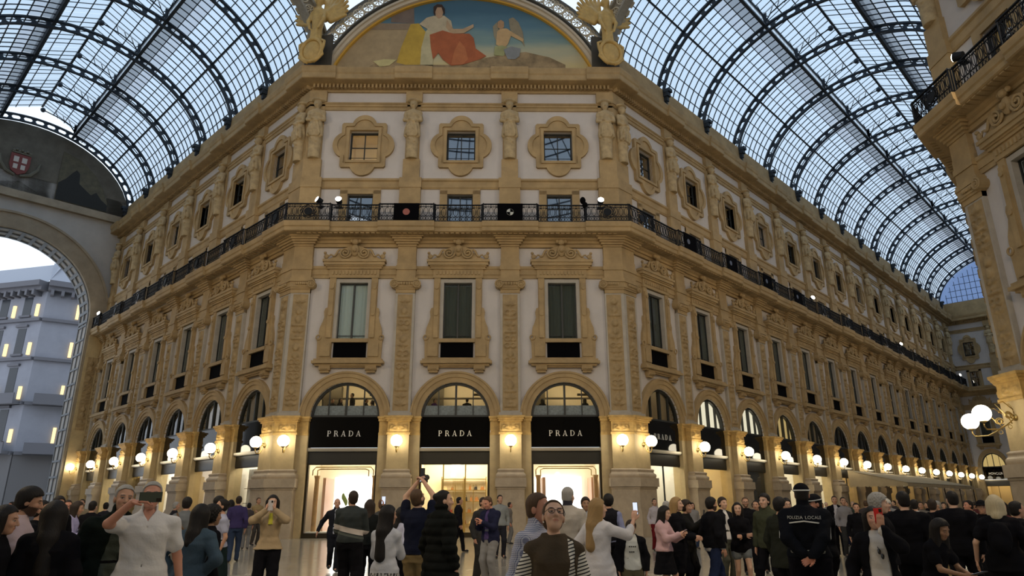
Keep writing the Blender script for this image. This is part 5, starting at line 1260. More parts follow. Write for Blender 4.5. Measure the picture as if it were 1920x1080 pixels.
m = MB(); m.arc(-CXA, AZ, AR-.05, AR+1.25, 0, PI, 48, -.3, .1); m.arc(-CXA, AZ, AR+1.25, AR+1.45, 0, PI, 48, -.42, .1); m.box(-CXA+AR-.05, 0, -.3, .1, 0, AZ); m.box(-DARM, -CXA-AR+.05, -.3, .1, 0, AZ); m.build('archivolt', M_ENDS, wl2)
m = MB(); m.box(-CXA-8.5, -CXA+8.5, -.45, .1, 27.6, 28.3); m.build('tympanum_cornice', M_ENDS, wl2)
m = MB(); n = 24; pts = [(-ept(LTOT*i/n, .3)[0], ept(LTOT*i/n, .3)[1]) for i in range(n+1)]
m.prism([(x, max(z, 28.3)) for x, z in pts], .0, .3); m.build('tympanum', mat('dark_mural_ground', (.13, .115, .09), .85, noise=.4, nscale=1), wl2)  # dark mottled ground colour of the tympanum
# coffers in the soffit of the arch, each a framed panel
m = MB()
for i in range(25):
    a = PI*i/24
    c, k = math.cos(a), math.sin(a); m.add([(-CXA+(AR-.12*q)*c, y, AZ+(AR-.12*q)*k) for q in (0, 1) for y in (.1, 2.9)], [(0, 1, 3, 2)])
for i in range(24):
    for (y0, y1) in ((.12, .35), (1.4, 1.6), (2.6, 2.85)): m.arc(-CXA, AZ, AR-.12, AR, PI*i/24, PI*(i+1)/24, 1, y0, y1)
    a = PI*(i+.5)/24; m.arc(-CXA, AZ, AR-.12, AR, PI*i/24-.02, PI*i/24+.02, 1, .12, 2.85)
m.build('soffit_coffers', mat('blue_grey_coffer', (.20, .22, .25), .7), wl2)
m = MB()
for z in np.arange(1.2, 17.6, 1.35): m.box(-CXA+AR-.1, -CXA+AR, .12, 2.85, z, z+.16)
for y in (.12, 1.4, 2.7): m.box(-CXA+AR-.1, -CXA+AR, y, y+.12, 1.0, 17.7)
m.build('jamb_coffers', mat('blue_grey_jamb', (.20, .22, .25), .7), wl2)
# pilaster strip with a carved candelabra beside the arch
m = MB(); m.box(-1.3, -.15, -.5, -.2, 0, 16.4); m.build('jamb_pilaster', M_STONE2, wl2)
obj('relief_panel', me_relief(12, .36), wl2, T(-.72, -.31, 1.5))
# coat of arms and dark mosaic on the tympanum
o = empty('coat_of_arms', MEL @ T(-9.2, -.05, 30.9)); setp(o, 'red shield with a white cross on the wall above the great arch', 'coat of arms')
m = MB(); m.prism([(-.75, .9), (-.75, -.2), (-.55, -.75), (0, -1.1), (.55, -.75), (.75, -.2), (.75, .9)][::-1], -.12, .0); m.build('shield', mat('dark_red_shield', (.16, .03, .025), .6), o)
m = MB(); m.box(-.5, -.12, -.14, -.11, .1, .62); m.box(.12, .5, -.14, -.11, .1, .62); m.box(-.45, -.12, -.14, -.11, -.55, -.1); m.box(.12, .45, -.14, -.11, -.55, -.1); m.build('pale_quarter', mat('pale_quarter', (.50, .46, .42), .6), o)
m = MB()
for k in range(7): m.sphere((-.6+.2*k, -.1, 1.15+.12*(k % 2)), .13, 8, 6)
m.box(-.7, .7, -.15, 0, .95, 1.08)
for s in (-1, 1): m.tube([(s*.2, -.06, -1.15), (s*.9, -.06, -.9), (s*1.4, -.06, -.2), (s*1.5, -.06, .5)], [.12, .16, .14, .05], 6)
m.build('crown_and_wreath', mat('dull_bronze_relief', (.12, .11, .08), .7), o)
mo = MB(); mo.prism([(-6.1, 28.5), (-1.75, 28.5), (-1.75, 29.2), (-2.3, 30.6), (-3.2, 31.9), (-4.6, 33.0), (-6.1, 33.4)], -.06, .0); o = mo.build('mosaic', mat('dark_gold_mosaic', (.10, .085, .045), .6, noise=.5, nscale=2), None, MEL); setp(o, 'dark mosaic panel with a crouching figure beside the coat of arms', 'mosaic')
m = MB(); m.prism([(-6.05, 28.55), (-1.8, 28.55), (-1.8, 29.2), (-2.4, 29.6), (-2.9, 30.2), (-3.3, 29.8), (-4.0, 30.3), (-4.4, 30.6), (-4.5, 31.6), (-4.8, 31.9), (-5.1, 31.5), (-5.5, 30.8), (-6.05, 30.2)], -.09, -.061); m.build('dark_figure', mat('near_black_tesserae', (.008, .008, .006), .7), o)
# ------------------------------------------------------------------ street building seen through the arch
def street_building():
    C0 = np.array(CAM); r = FW+RT*(78-960)/FPX+UP*(540-930)/FPX; d = r[:2]/np.hypot(*r[:2]); P = C0[:2]+d*118
    o = empty('corner_building', T(P[0], P[1], 0) @ RZ(math.degrees(math.atan2(-d[0], d[1])))); setp(o, 'pale grey corner building with small wall lights seen through the great arch', 'building')
    MW = mat('blue_grey_render', (.27, .28, .33), .85, noise=.15, nscale=.5); MD = mat('dark_grey_trim', (.13, .13, .15), .8); WN = mat('dark_street_window', (.03, .035, .045), .3); WL = emis('wall_washer', (1, .72, .34), 1.8); WB = mat('grey_rusticated_base', (.13, .125, .13), .8)
    H = 33.5; hw = 4.2; ang = 48
    FA = [T(0, 0, 0), T(-hw, 0, 0) @ RZ(-ang), T(hw, 0, 0) @ RZ(ang)]; XR_ = [(-hw, hw), (-46, 0), (0, 24)]
    ZL = [(10.2, 14.6), (16.2, 20.6), (22.6, 26.4), (28.4, 31.2)]
    for f, (M_, (x0, x1)) in enumerate(zip(FA, XR_)):
        m = MB(); m.box(x0, x1, 0, 1, 8.5, H); m.build('wall', MW, o, M_)
        m = MB(); m.box(x0, x1, -.2, 1, 0, 8.5); m.build('ground_floor', WB, o, M_)
        for z in (8.3, 15.2, 21.6, 27.4): m = MB(); m.box(x0, x1, -.5, .1, z, z+.45); m.build('string_course', MD, o, M_)
        m = MB(); m.box(x0, x1, -1.7, .5, H-1.0, H-.2); m.box(x0, x1, -1.2, .5, H-1.6, H-1.0)
        x = x0+.4
        while x < x1-.3: m.box(x, x+.4, -1.4, 0, H-2.3, H-1.5); x += 1.3
        m.build('roof_cornice', MD, o, M_)
        m = MB(); m.add([(x0, -.3, H-.2), (x1, -.3, H-.2), (x1, 1.8, H+3.4), (x0, 1.8, H+3.4), (x0, 4, H+3.4), (x1, 4, H+3.4)], [(0, 1, 2, 3), (3, 2, 5, 4)]); m.build('mansard', mat('pale_slate', (.34, .36, .42), .7), o, M_)
        cs = [0.] if f == 0 else ([-3.2-4.3*k for k in range(10)] if f == 1 else [3.5+4.3*k for k in range(5)])
        for x in cs:
            for k, (z0, z1) in enumerate(ZL):
                if f: 
                    m = MB(); m.box(x-.75, x+.75, -.05, .02, z0, z1); w = m.build('window', WN, o, M_); m = MB(); m.box(x-1.05, x+1.05, -.35, 0, z1+.2, z1+.55); m.build('window_hood', MD, w); m = MB(); m.box(x-1.0, x+1.0, -.3, 0, z0-.3, z0); m.build('window_sill', MD, w)
                if k < 4 and (f == 0 or f == 1):
                    xx = x if f == 0 else x+2.1; m = MB(); m.box(xx-.2, xx+.2, -.3, -.02, z0-.2, z0+2.0 if f == 0 else z0+1.6); m.build('wall_light', WL, o, M_)
            if f:
                m = MB(); m.box(x-.9, x+.9, -.26, .0, 1.0, 5.4); m.arc(x, 5.4, .1, .9, 0, PI, 8, -.26, 0); m.build('ground_window', WN, o, M_)
        for z in (15.2, 8.4):
            m = MB()
            if f == 0: m.box(-3.2, 3.2, -1.9, 0, z, z+.4); m.box(-3.2, 3.2, -1.9, -1.75, z+.4, z+1.5)
            elif f == 1: m.box(-9, -.3, -1.6, 0, z, z+.4); m.box(-9, -.3, -1.6, -1.45, z+.4, z+1.5)
            if m.v: m.build('balcony', MD, o, M_)
    m = MB(); m.box(.8, 4.1, -.45, -.2, 3.8, 5.8); s = m.build('shop_sign', M_BLACK, o); m = MB(); m.cyl((1.4, -.46, 4.8), (1.4, -.5, 4.8), .5, 14); m.build('sign_disc', emis('pink_sign', (.9, .4, .55), 1.2), s)
    m = MB(); m.box(2.3, 3.8, -.5, -.46, 5.0, 5.35); m.box(2.3, 3.8, -.5, -.46, 4.3, 4.5); m.box(2.9, 3.1, -.5, -.46, 4.5, 5.5); m.build('sign_marks', emis('cyan_sign', (.4, .9, .9), 1.4), s)
    m = MB(); m.box(.9, 3.2, -.3, -.2, .5, 3.3); m.build('lit_doorway', emis('yellow_doorway', (.75, .6, .15), .5), o)
street_building()
# ------------------------------------------------------------------ cafe awning along the right arm
x0, x1 = S0+BA*4.62, S0+BA*8.6
o = empty('cafe_awning', MR @ T(0, 0, 0)); setp(o, 'long beige fabric awning over the cafe on the right arm', 'awning')
M_AWN = mat('beige_canvas', (.45, .36, .22), .8, noise=.15, nscale=2); PR = 5.2
m = MB(); m.add([(x0, -.9, 4.15), (x1, -.9, 4.15), (x1, -PR, 3.1), (x0, -PR, 3.1), (x0, -.9, 4.09), (x1, -.9, 4.09), (x1, -PR, 3.04), (x0, -PR, 3.04)], [(0, 1, 2, 3), (7, 6, 5, 4), (0, 3, 7, 4), (1, 5, 6, 2)]); m.add([(x0, -.9, 4.12), (x0, -PR, 3.07), (x0, -.9, 3.07)], [(0, 1, 2)]); m.build('canvas', M_AWN, o)
m = MB(); nsc = 60
for i in range(nsc):
    a = x0+(x1-x0)*i/nsc; w = (x1-x0)/nsc; m.prism([(a, 3.07), (a, 2.86), (a+w*.5, 2.78), (a+w, 2.86), (a+w, 3.07)], -PR-.02, -PR+.01)
for i in range(14):
    y0 = -.9-(PR-.9)*i/14; w = (PR-.9)/14; m.add([(x0, y0, 3.07), (x0, y0, 2.86), (x0, y0-w/2, 2.78), (x0, y0-w, 2.86), (x0, y0-w, 3.07)], [(0, 1, 2, 3, 4)])
m.build('scalloped_valance', M_AWN, o)
for k in range(5):
    xx = x0+.1+(x1-x0-.2)*k/4; m = MB(); m.cyl((xx, -PR+.1, 0), (xx, -PR+.1, 3.05), .04, 8); m.tube([(xx, -PR+.1, 3.02), (xx, -.9, 4.05)], .03, 6); m.build('awning_post', M_IRON, o)
# ------------------------------------------------------------------ people
def attr_mat(name, rough, bump=0, bscale=90, sss=0, sheen=0, stretch=1., spec=.3):
    m = bpy.data.materials.new(name); m.use_nodes = True; n = m.node_tree.nodes; L = m.node_tree.links; b = n['Principled BSDF']; a = n.new('ShaderNodeAttribute'); a.attribute_name = 'Col'
    L.new(a.outputs['Color'], b.inputs['Base Color']); b.inputs['Roughness'].default_value = rough; b.inputs['Subsurface Weight'].default_value = sss; b.inputs['Subsurface Radius'].default_value = (.01, .004, .002); b.inputs['Sheen Weight'].default_value = sheen; b.inputs['Specular IOR Level'].default_value = spec
    if bump:
        t = n.new('ShaderNodeTexCoord'); z = n.new('ShaderNodeTexNoise'); z.inputs['Scale'].default_value = bscale; z.inputs['Detail'].default_value = 3; p = n.new('ShaderNodeBump'); p.inputs['Strength'].default_value = bump; p.inputs['Distance'].default_value = .02
        mp = n.new('ShaderNodeMapping'); mp.inputs['Scale'].default_value = (1, 1, stretch); L.new(t.outputs['Object'], mp.inputs[0]); L.new(mp.outputs[0], z.inputs['Vector']); L.new(z.outputs['Fac'], p.inputs['Height']); L.new(p.outputs[0], b.inputs['Normal'])
    return m
M_SKIN = attr_mat('skin', .5, sss=.05); M_CLOTH = attr_mat('cloth', .9, .35, 22, spec=.06); M_HAIR = attr_mat('hair', .55, .35, 130, stretch=.10, spec=.2); M_SHOE = attr_mat('shoe_leather', .4)
def pattern_mat(name, kind, c1, c2, sc):
    m = bpy.data.materials.new(name); m.use_nodes = True; n = m.node_tree.nodes; L = m.node_tree.links; b = n['Principled BSDF']; b.inputs['Roughness'].default_value = .85; t = n.new('ShaderNodeTexCoord')
    mx = n.new('ShaderNodeMixRGB'); mx.inputs[1].default_value = (*c1, 1); mx.inputs[2].default_value = (*c2, 1); L.new(mx.outputs[0], b.inputs['Base Color'])
    sp = n.new('ShaderNodeSeparateXYZ'); L.new(t.outputs['Object'], sp.inputs[0])
    def tri(o, s, thr):
        k = n.new('ShaderNodeMath'); k.operation = 'MULTIPLY'; k.inputs[1].default_value = s; L.new(o, k.inputs[0]); f = n.new('ShaderNodeMath'); f.operation = 'FRACT'; L.new(k.outputs[0], f.inputs[0]); g = n.new('ShaderNodeMath'); g.operation = 'GREATER_THAN'; g.inputs[1].default_value = thr; L.new(f.outputs[0], g.inputs[0]); return g.outputs[0]
    if kind == 'bomber':
        c = n.new('ShaderNodeMath'); c.operation = 'MULTIPLY_ADD'; c.inputs[1].default_value = -.22; L.new(sp.outputs['X'], c.inputs[0]); L.new(sp.outputs['Z'], c.inputs[2]); r = n.new('ShaderNodeValToRGB'); r.color_ramp.interpolation = 'CONSTANT'; mr_ = n.new('ShaderNodeMapRange'); mr_.inputs[1].default_value = 1.; mr_.inputs[2].default_value = 1.4; L.new(c.outputs[0], mr_.inputs[0]); L.new(mr_.outputs[0], r.inputs[0])
        e = r.color_ramp.elements; e[0].position = 0; e[0].color = (*c2, 1); e[1].position = .22; e[1].color = (.06, .07, .06, 1)
        for q, cc in ((.32, c2), (.37, c1), (.60, c2)): k_ = e.new(q); k_.color = (*cc, 1)
        L.new(r.outputs[0], b.inputs['Base Color'])
    elif kind == 'stripe':
        c = n.new('ShaderNodeMath'); c.operation = 'MULTIPLY_ADD'; c.inputs[1].default_value = -.25; L.new(sp.outputs['X'], c.inputs[0]); L.new(sp.outputs['Z'], c.inputs[2]); L.new(tri(c.outputs[0], sc, .62), mx.inputs[0])
    elif kind == 'check':
        a = n.new('ShaderNodeMath'); a.operation = 'MULTIPLY_ADD'; a.inputs[1].default_value = .5; c = n.new('ShaderNodeMath'); c.operation = 'MULTIPLY'; c.inputs[1].default_value = .5; s_ = n.new('ShaderNodeMath'); s_.operation = 'ADD'; L.new(sp.outputs['X'], s_.inputs[0]); L.new(sp.outputs['Y'], s_.inputs[1])
        L.new(tri(s_.outputs[0], sc, .5), a.inputs[0]); L.new(tri(sp.outputs['Z'], sc, .5), c.inputs[0]); L.new(c.outputs[0], a.inputs[2]); L.new(a.outputs[0], mx.inputs[0])
    else:
        z = n.new('ShaderNodeTexNoise'); z.inputs['Scale'].default_value = sc; z.inputs['Detail'].default_value = 2; g = n.new('ShaderNodeMath'); g.operation = 'GREATER_THAN'; g.inputs[1].default_value = .52; mp = n.new('ShaderNodeMapping'); mp.inputs['Scale'].default_value = (1, 1, .35); L.new(t.outputs['Object'], mp.inputs[0]); L.new(mp.outputs[0], z.inputs['Vector']); L.new(z.outputs['Fac'], g.inputs[0]); L.new(g.outputs[0], mx.inputs[0])
    return m
PAT = {'stripe': pattern_mat('black_white_stripe', 'stripe', (.72, .68, .60), (.015, .015, .015), 43), 'check': pattern_mat('blue_white_check', 'check', (.62, .62, .66), (.10, .11, .22), 75), 'bomber': pattern_mat('white_banded_black', 'bomber', (.45, .40, .36), (.012, .018, .018), 1), 'bw': pattern_mat('black_white_weave', 'noise', (.45, .45, .43), (.03, .03, .03), 40)}
def V3(*a): return np.array(a, float)
def unit(v): return v/max(np.linalg.norm(v), 1e-9)
def ik(S, Tg, a, b, hint):
    d = Tg-S; L = np.linalg.norm(d); mx_ = a+b-.004
    if L > mx_: Tg = S+d/L*mx_; d = Tg-S; L = mx_
    L = max(L, abs(a-b)+.01); u = unit(d); x = (a*a-b*b+L*L)/(2*L); h = math.sqrt(max(0, a*a-x*x)); p = hint-u*(hint@u); return S+u*x+unit(p)*h, Tg
def rotm(yaw, pitch, roll=0):
    y, p, r = (math.radians(v) for v in (yaw, -pitch, roll))
    Rz = np.array([[math.cos(y), -math.sin(y), 0], [math.sin(y), math.cos(y), 0], [0, 0, 1]]); Rx = np.array([[1, 0, 0], [0, math.cos(p), -math.sin(p)], [0, math.sin(p), math.cos(p)]]); Ry = np.array([[math.cos(r), 0, math.sin(r)], [0, 1, 0], [-math.sin(r), 0, math.cos(r)]])
    return Rz @ Rx @ Ry
SKIN = {'f': (.50, .29, .19), 'm': (.46, .26, .17), 'l': (.58, .36, .25), 'd': (.30, .17, .10), 'r': (.50, .24, .16)}
HAIRC = {'black': (.012, .010, .009), 'dark': (.03, .02, .014), 'brown': (.085, .05, .028), 'grey': (.30, .29, .27), 'white': (.55, .53, .48), 'blond': (.30, .19, .08), 'pale': (.50, .42, .27)}
def hand_prims(wr, d, n, side, curl, k, mr):
    d = unit(d); n = unit(n-d*(n@d)); ac = np.cross(d, n)*side; R = np.stack([ac, n, d], 1); out = [el(wr+d*.048*k, (.040*k, .016*k, .056*k), R)]
    for i, L in enumerate((.070, .080, .075, .060)):
        o = (-.030+.020*i); b = wr+d*.088*k+ac*(-o)*k; c1, c2 = math.radians(curl*.7), math.radians(curl*1.7)
        e1 = b+(d*math.cos(c1)+n*math.sin(c1))*L*.55*k; e2 = e1+(d*math.cos(c2)+n*math.sin(c2))*L*.5*k; r = max(.0092*k, mr)
        out += [rc(b-d*.02*k, e1, r*1.05, r), rc(e1, e2, r, r*.85)]
    t0 = wr+d*.02*k+ac*.028*k; t1 = t0+(d*.7+ac*.6+n*.25)*.045*k; t2 = t1+(d*.9+ac*.1+n*.4)*.034*k; r = max(.0108*k, mr); out += [rc(t0, t1, r*1.2, r), rc(t1, t2, r, r*.85)]
    return out
NPEOPLE = []
def person(x, y, rz, H, h, label, sex='m', skin='m', build=1., feet=None, lean=(0, 0), head=(0, 0, 0), hl=None, hr=None, el_=None, er_=None, cl=20, cr=20, nl=None, nr_=None, top=None, inner=None, bottom=None, shoes=(.02, .02, .02), hair=('short', 'dark'), beard=None, glasses=None, cap=None, z0=0., sit=False, extra=None, dl=None, dr=None, group=None):
    k = H/1.75; w = (1+(build-1)*.62)*(1. if sex == 'm' else .92); root = empty('person', T(x, y, z0) @ RZ(rz)); setp(root, label, 'person', group); NPEOPLE.append((label, H))
    hs = (.095 if sex == 'm' else .092)*k; zoff = -.43*k if sit else 0.
    def Z(v): return v*k+zoff
    lx, ly = lean[0]*k, lean[1]*k
    def off(z): t = np.clip((z-Z(.95))/(.5*k), 0, 1.3); return lx*t, ly*t
    shw = (.178 if sex == 'm' else .155)*k*w
    lev = [(.80, .155, .10), (.88, .172, .118), (.95, .172, .118), (1.08, .150 if sex == 'm' else .132, .108), (1.20, .158 if sex == 'm' else .145, .118), (1.30, .172 if sex == 'm' else .158, .128 if sex == 'm' else .135), (1.365, .165 if sex == 'm' else .148, .112), (1.41, .125 if sex == 'm' else .11, .088), (1.445, .082, .068), (1.48, .055, .055)]
    def torso(g=0., lo=None, hi=None, flare=0., mult=1., hipx=0.):
        L = []
        for z, a, b in lev:
            zz = Z(z); o = off(zz); e = hipx*float(np.clip((1.06-z)/.12, 0, 1)); L.append([zz, a*k*w*mult+g+e, b*k*w*mult+g+e*.8, o[0], o[1]])
        if lo is not None:
            lo_ = Z(lo)
            if lo_ < L[0][0]: L = [[lo_, L[1][1]+flare, L[1][2]+flare*.8, 0, 0], [Z(.9), L[1][1]+flare*.3, L[1][2]+flare*.25, 0, 0]]+[l for l in L if l[0] > Z(.93)]
            else:
                zs = [l[0] for l in L]; ins = [lo_]+[float(np.interp(lo_, zs, [l[i] for l in L])) for i in range(1, 5)]; ins[1] += flare; ins[2] += flare*.8; L = [ins]+[l for l in L if l[0] > lo_+.02]
        if hi is not None: L = [l for l in L if l[0] <= Z(hi)]
        return loft(L)
    # joints
    hip = {1: V3(hs, 0, Z(.90)), -1: V3(-hs, 0, Z(.90))}; o14 = off(Z(1.42)); sh = {s: V3(s*shw+o14[0], o14[1], Z(1.362)) for s in (1, -1)}
    ft = feet or ((.11, .0), (-.11, .0)); ank = {1: V3(ft[0][0]*k, ft[0][1]*k, (.085+(ft[0][2] if len(ft[0]) > 2 else 0))*k), -1: V3(ft[1][0]*k, ft[1][1]*k, (.085+(ft[1][2] if len(ft[1]) > 2 else 0))*k)}
    if sit: ank = {s: V3(s*.12*k, -.42*k, .085*k) for s in (1, -1)}
    kn = {}
    for s in (1, -1): kn[s], ank[s] = ik(hip[s], ank[s], .42*k, .425*k, V3(0, -1, .05))
    hd = {1: hl, -1: hr}; hint = {1: V3(*(el_ or (.45, .6, -.5))), -1: V3(*(er_ or (-.45, .6, -.5)))}; elb, wri = {}, {}
    for s in (1, -1):
        tg = V3(*hd[s])*k if hd[s] is not None else V3(s*(shw/k+.07), -.03, .86)*k+V3(lx*.5, ly*.5, 0)
        if hd[s] is not None: tg[2] += zoff
        elif sit: tg = V3(s*.15*k, -.3*k, Z(.98))
        elb[s], wri[s] = ik(sh[s], tg, .285*k, .25*k, hint[s])
    nk = V3(*off(Z(1.50)), Z(1.47)); Rh = rotm(*head); hp = Rh @ V3(0, -.02, .135)*k+nk+V3(0, -.015*k, 0); skull = hp
    def HP(p): return hp+Rh @ (np.array(p, float)*k)
    sk = np.array(SKIN[skin])
    parts_v, parts_q, cols = [], [], []; nv = 0
    def emit(F, colf):
        nonlocal nv
        V, Q = F.mesh()
        if len(V) == 0: return
        parts_v.append(V); parts_q.append(Q+nv); cols.append(colf(V)); nv += len(V)
    def box_of(pts, m): P = np.array(pts); return P.min(0)-m, P.max(0)+m
    # body
    hb = max(h*1.7, .014); allp = list(hip.values())+list(kn.values())+list(ank.values())+list(sh.values())+list(elb.values())+list(wri.values())+[nk, V3(.2*k, .15*k, Z(1)), V3(-.2*k, -.15*k, Z(1))]
    lo, hi = box_of(allp, .12); lo[2] = -.02; F = Field(lo, hi, hb); F.add(torso(), .03)
    thin = .9 if sex == 'f' else 1.
    for s in (1, -1):
        F.add(rc(hip[s], kn[s], .085*k*w, .055*k*w), .04); F.add(rc(kn[s], ank[s], .054*k*w, .036*k), .02); F.add(rc(ank[s], ank[s]+V3(0, -.13, -.05)*k, .036*k, .03*k), .02)
        F.add(rc(sh[s], elb[s], .052*k*w*thin, .040*k*thin), .03); F.add(rc(elb[s], wri[s], .040*k*thin, .028*k*thin), .015)
    F.add(rc(nk-V3(0, 0, .06*k), HP((0, .02, -.07)), .058*k*thin, .05*k*thin), .03)
    emit(F, lambda V: np.tile(sk, (len(V), 1)))
    # head
    hh = max(min(h*.72, .0115), .0043); F = Field(*box_of([hp], .185*k), hh)
    F.add(el(HP((0, .012, .035)), (.074*k, .093*k, .088*k), Rh), 0); F.add(el(HP((0, -.028, -.030)), (.060*k, .066*k, .082*k), Rh), .03*k); F.add(el(HP((0, -.058, -.088)), (.028*k, .026*k, .022*k), Rh), .03*k)
    F.add(rc(HP((-.035, -.074, .034)), HP((.035, -.074, .034)), .014*k), .012*k)
    for s in (1, -1): F.add(el(HP((s*.038, -.066, -.022)), (.022*k, .02*k, .02*k), Rh), .02*k); F.cut(el(HP((s*.031, -.098, .010)), (.016*k, .018*k, .011*k), Rh)); F.add(el(HP((s*.031, -.074, .010)), (.0135*k, .0135*k, .0125*k), Rh), .002); F.add(el(HP((s*.076, .008, -.005)), (.011*k, .022*k, .032*k), Rh), .008)
    F.add(rc(HP((0, -.088, .022)), HP((0, -.110, -.022)), .0085*k, .0135*k), .01*k)
    for s in (1, -1): F.add(el(HP((s*.011, -.098, -.026)), (.009*k, .011*k, .008*k), Rh), .008*k)
    F.add(el(HP((0, -.090, -.052)), (.023*k, .009*k, .0065*k), Rh), .006*k); F.add(el(HP((0, -.087, -.064)), (.019*k, .009*k, .007*k), Rh), .006*k)
    F.add(rc(HP((0, .02, -.06)), HP((0, .03, -.12)), .05*k*thin), .02)
    hcol = np.array(HAIRC[hair[1]]); bcol = np.array(HAIRC[beard]) if beard else None
    def headcol(V):
        P = ((V-hp) @ Rh)/k; c = np.tile(sk, (len(V), 1)); X, Y, Zz = P[:, 0], P[:, 1], P[:, 2]; ax = np.abs(X); fr = Y < -.05
        c[fr & (np.hypot(ax-.04, Zz+.02) < .02)] *= (1.03, .95, .94)
        if bcol is not None:
            b = (Zz < -.032) & (Y < .03) & ~((ax < .022) & (Zz > -.07) & (Zz < -.044)) & (Zz > -.125) & ((Zz < -.055) | (ax > .03) | (Zz < -.036)); c[b] = bcol*.7+sk*.15
        c[fr & (((ax/.022)**2+((Zz+.057)/.0095)**2) < 1) & (Y < -.078)] = sk*(.92, .68, .68)
        bw = np.minimum(hcol, .12); c[fr & (ax > .012) & (ax < .049) & (np.abs(Zz-.035+.18*np.abs(ax-.03)) < .0042)] = bw*.8+sk*.12
        e = fr & (((ax-.031)/.0145)**2+((Zz-.009)/.0062)**2 < 1); c[e] = (.30, .27, .25); c[fr & (np.hypot(ax-.031, (Zz-.010)*1.1) < .0072)] = (.02, .014, .01)
        c[fr & (np.abs(Zz-.0158+.12*np.abs(ax-.031)) < .0022) & (np.abs(ax-.031) < .0155)] = sk*.25
        return c
    emit(F, headcol)
    # hands
    for s, cu, nn, dd in ((1, cl, nl, dl), (-1, cr, nr_, dr)):
        d = wri[s]-elb[s] if dd is None else V3(*dd); n_ = V3(*nn) if nn is not None else V3(-s, 0, 0)
        mr = .0; hf = max(min(h*.8, .011), .0048); mr = hf*.85; pr = hand_prims(wri[s], d, n_, s, cu, k, mr); lo = np.min([p[1] for p in pr], 0)-.02; hi = np.max([p[2] for p in pr], 0)+.02
        F = Field(lo, hi, hf); F.add(rc(elb[s]*.25+wri[s]*.75, wri[s]+unit(d)*.01, .031*k*thin, .027*k*thin), 0)
        for p in pr: F.add(p, .005)
        emit(F, lambda V: np.tile(sk*(1.02, .95, .93), (len(V), 1)))
    obj('body', vq_mesh('body', np.concatenate(parts_v), np.concatenate(parts_q), M_SKIN, np.concatenate(cols)), root)
    ho = max(h*1.15, .0075)
    def garment(name, F, colr, mt=None, z1=None, wr=.0045):
        X, Y, Zg = F.ax[0][:, None, None], F.ax[1][None, :, None], F.ax[2][None, None, :]; ph = (x*7+y*3) % 6.28
        F.D = F.D-(wr*(1.0+np.sin(Zg*38+X*22+ph+1.5*np.sin(Y*19+ph))*np.sin(X*17-Zg*9+2*np.sin(Zg*11+ph))+.6*np.sin(Zg*21-X*31+Y*26+ph))).astype(np.float32)
        V, Q = F.mesh()
        if len(V) == 0: return None
        c = colr(V) if callable(colr) else np.tile(np.array(colr, float), (len(V), 1))
        return obj(name, vq_mesh(name, V, Q, mt or M_CLOTH, c), root)
    # lower garment
    if bottom:
        kind, bc = bottom[0], bottom[1]; bw_ = bottom[2] if len(bottom) > 2 else .016
        lo, hi = box_of(list(hip.values())+list(kn.values())+list(ank.values())+[V3(.22*k*w, .2*k, Z(1.04)), V3(-.22*k*w, -.2*k, Z(1.04))], .1); lo[2] = .0
        F = Field(lo, hi, ho)
        F.add(torso(.012, hi=1.09), .02)
        if kind in ('trousers', 'shorts'):
            for s in (1, -1):
                if kind == 'trousers': F.add(rc(hip[s], kn[s], .088*k*w+bw_, .058*k*w+bw_), .03); F.add(rc(kn[s], ank[s]-V3(0, 0, .02), .058*k*w+bw_, .043*k+bw_), .02)
                else: kk = hip[s]*.45+kn[s]*.55 if bottom[3:] and bottom[3] == 'long' else hip[s]*.62+kn[s]*.38; F.add(rc(hip[s], kk, .092*k*w+bw_, .085*k*w+bw_), .03)
            F.clip(lambda x, y, z: (.035*k-z)+0*x+0*y)
        else:
            hem = bottom[3] if len(bottom) > 3 else .5; F.add(loft([(Z(hem), .20*k*w+bw_, .16*k*w+bw_), (Z(.86), .212*k*w, .152*k*w), (Z(.94), .20*k*w, .145*k*w), (Z(1.05), .155*k*w, .125*k*w)]), .01)
        garment({'trousers': 'trousers', 'shorts': 'shorts', 'skirt': 'skirt'}[kind], F, bc if not isinstance(bc, str) else (.3, .3, .3), PAT.get(bc) if isinstance(bc, str) else None)
    # shoes
    for s in (1, -1):
        a = ank[s]; F = Field(a-V3(.09, .26, .13)*k, a+V3(.09, .13, .09)*k, max(h, .009)); F.add(rc(a+V3(0, .02, -.03)*k, a+V3(s*.02, -.15, -.052)*k, .042*k, .036*k), 0); F.add(rc(a, a+V3(0, 0, -.03)*k, .042*k), .02); zb = a[2]-.085*k; F.clip(lambda x, y, z: (zb-z)+0*x+0*y)
        V, Q = F.mesh(); obj('shoe', vq_mesh('shoe', V, Q, M_SHOE, np.tile(np.array(shoes, float), (len(V), 1))), root)
    # upper garments
    def upper(name, spec, thick0):
        col = spec['col']; th = spec.get('th', thick0)*.68; sl = spec.get('sleeve', 'long'); hem = spec.get('hem', .88); fl = spec.get('flare', .0)
        pts = list(sh.values())+[elb[1], elb[-1], wri[1], wri[-1]] if sl != 'none' else list(sh.values())
        lo, hi = box_of(pts+[V3(.26*k*w+fl+lx, .22*k+fl+abs(ly), Z(hem)), V3(-.26*k*w-fl+lx, -.22*k-fl-abs(ly), Z(hem)), V3(lx, ly, Z(1.56))], .1+th); F = Field(lo, hi, ho)
        F.add(torso(th, lo=hem, flare=fl, hipx=.018), .02)
        if spec.get('collar'): F.add(rc(nk-V3(0, -.005, .03*k), nk+V3(0, 0, spec['collar']*k), .068*k, .066*k), .02)
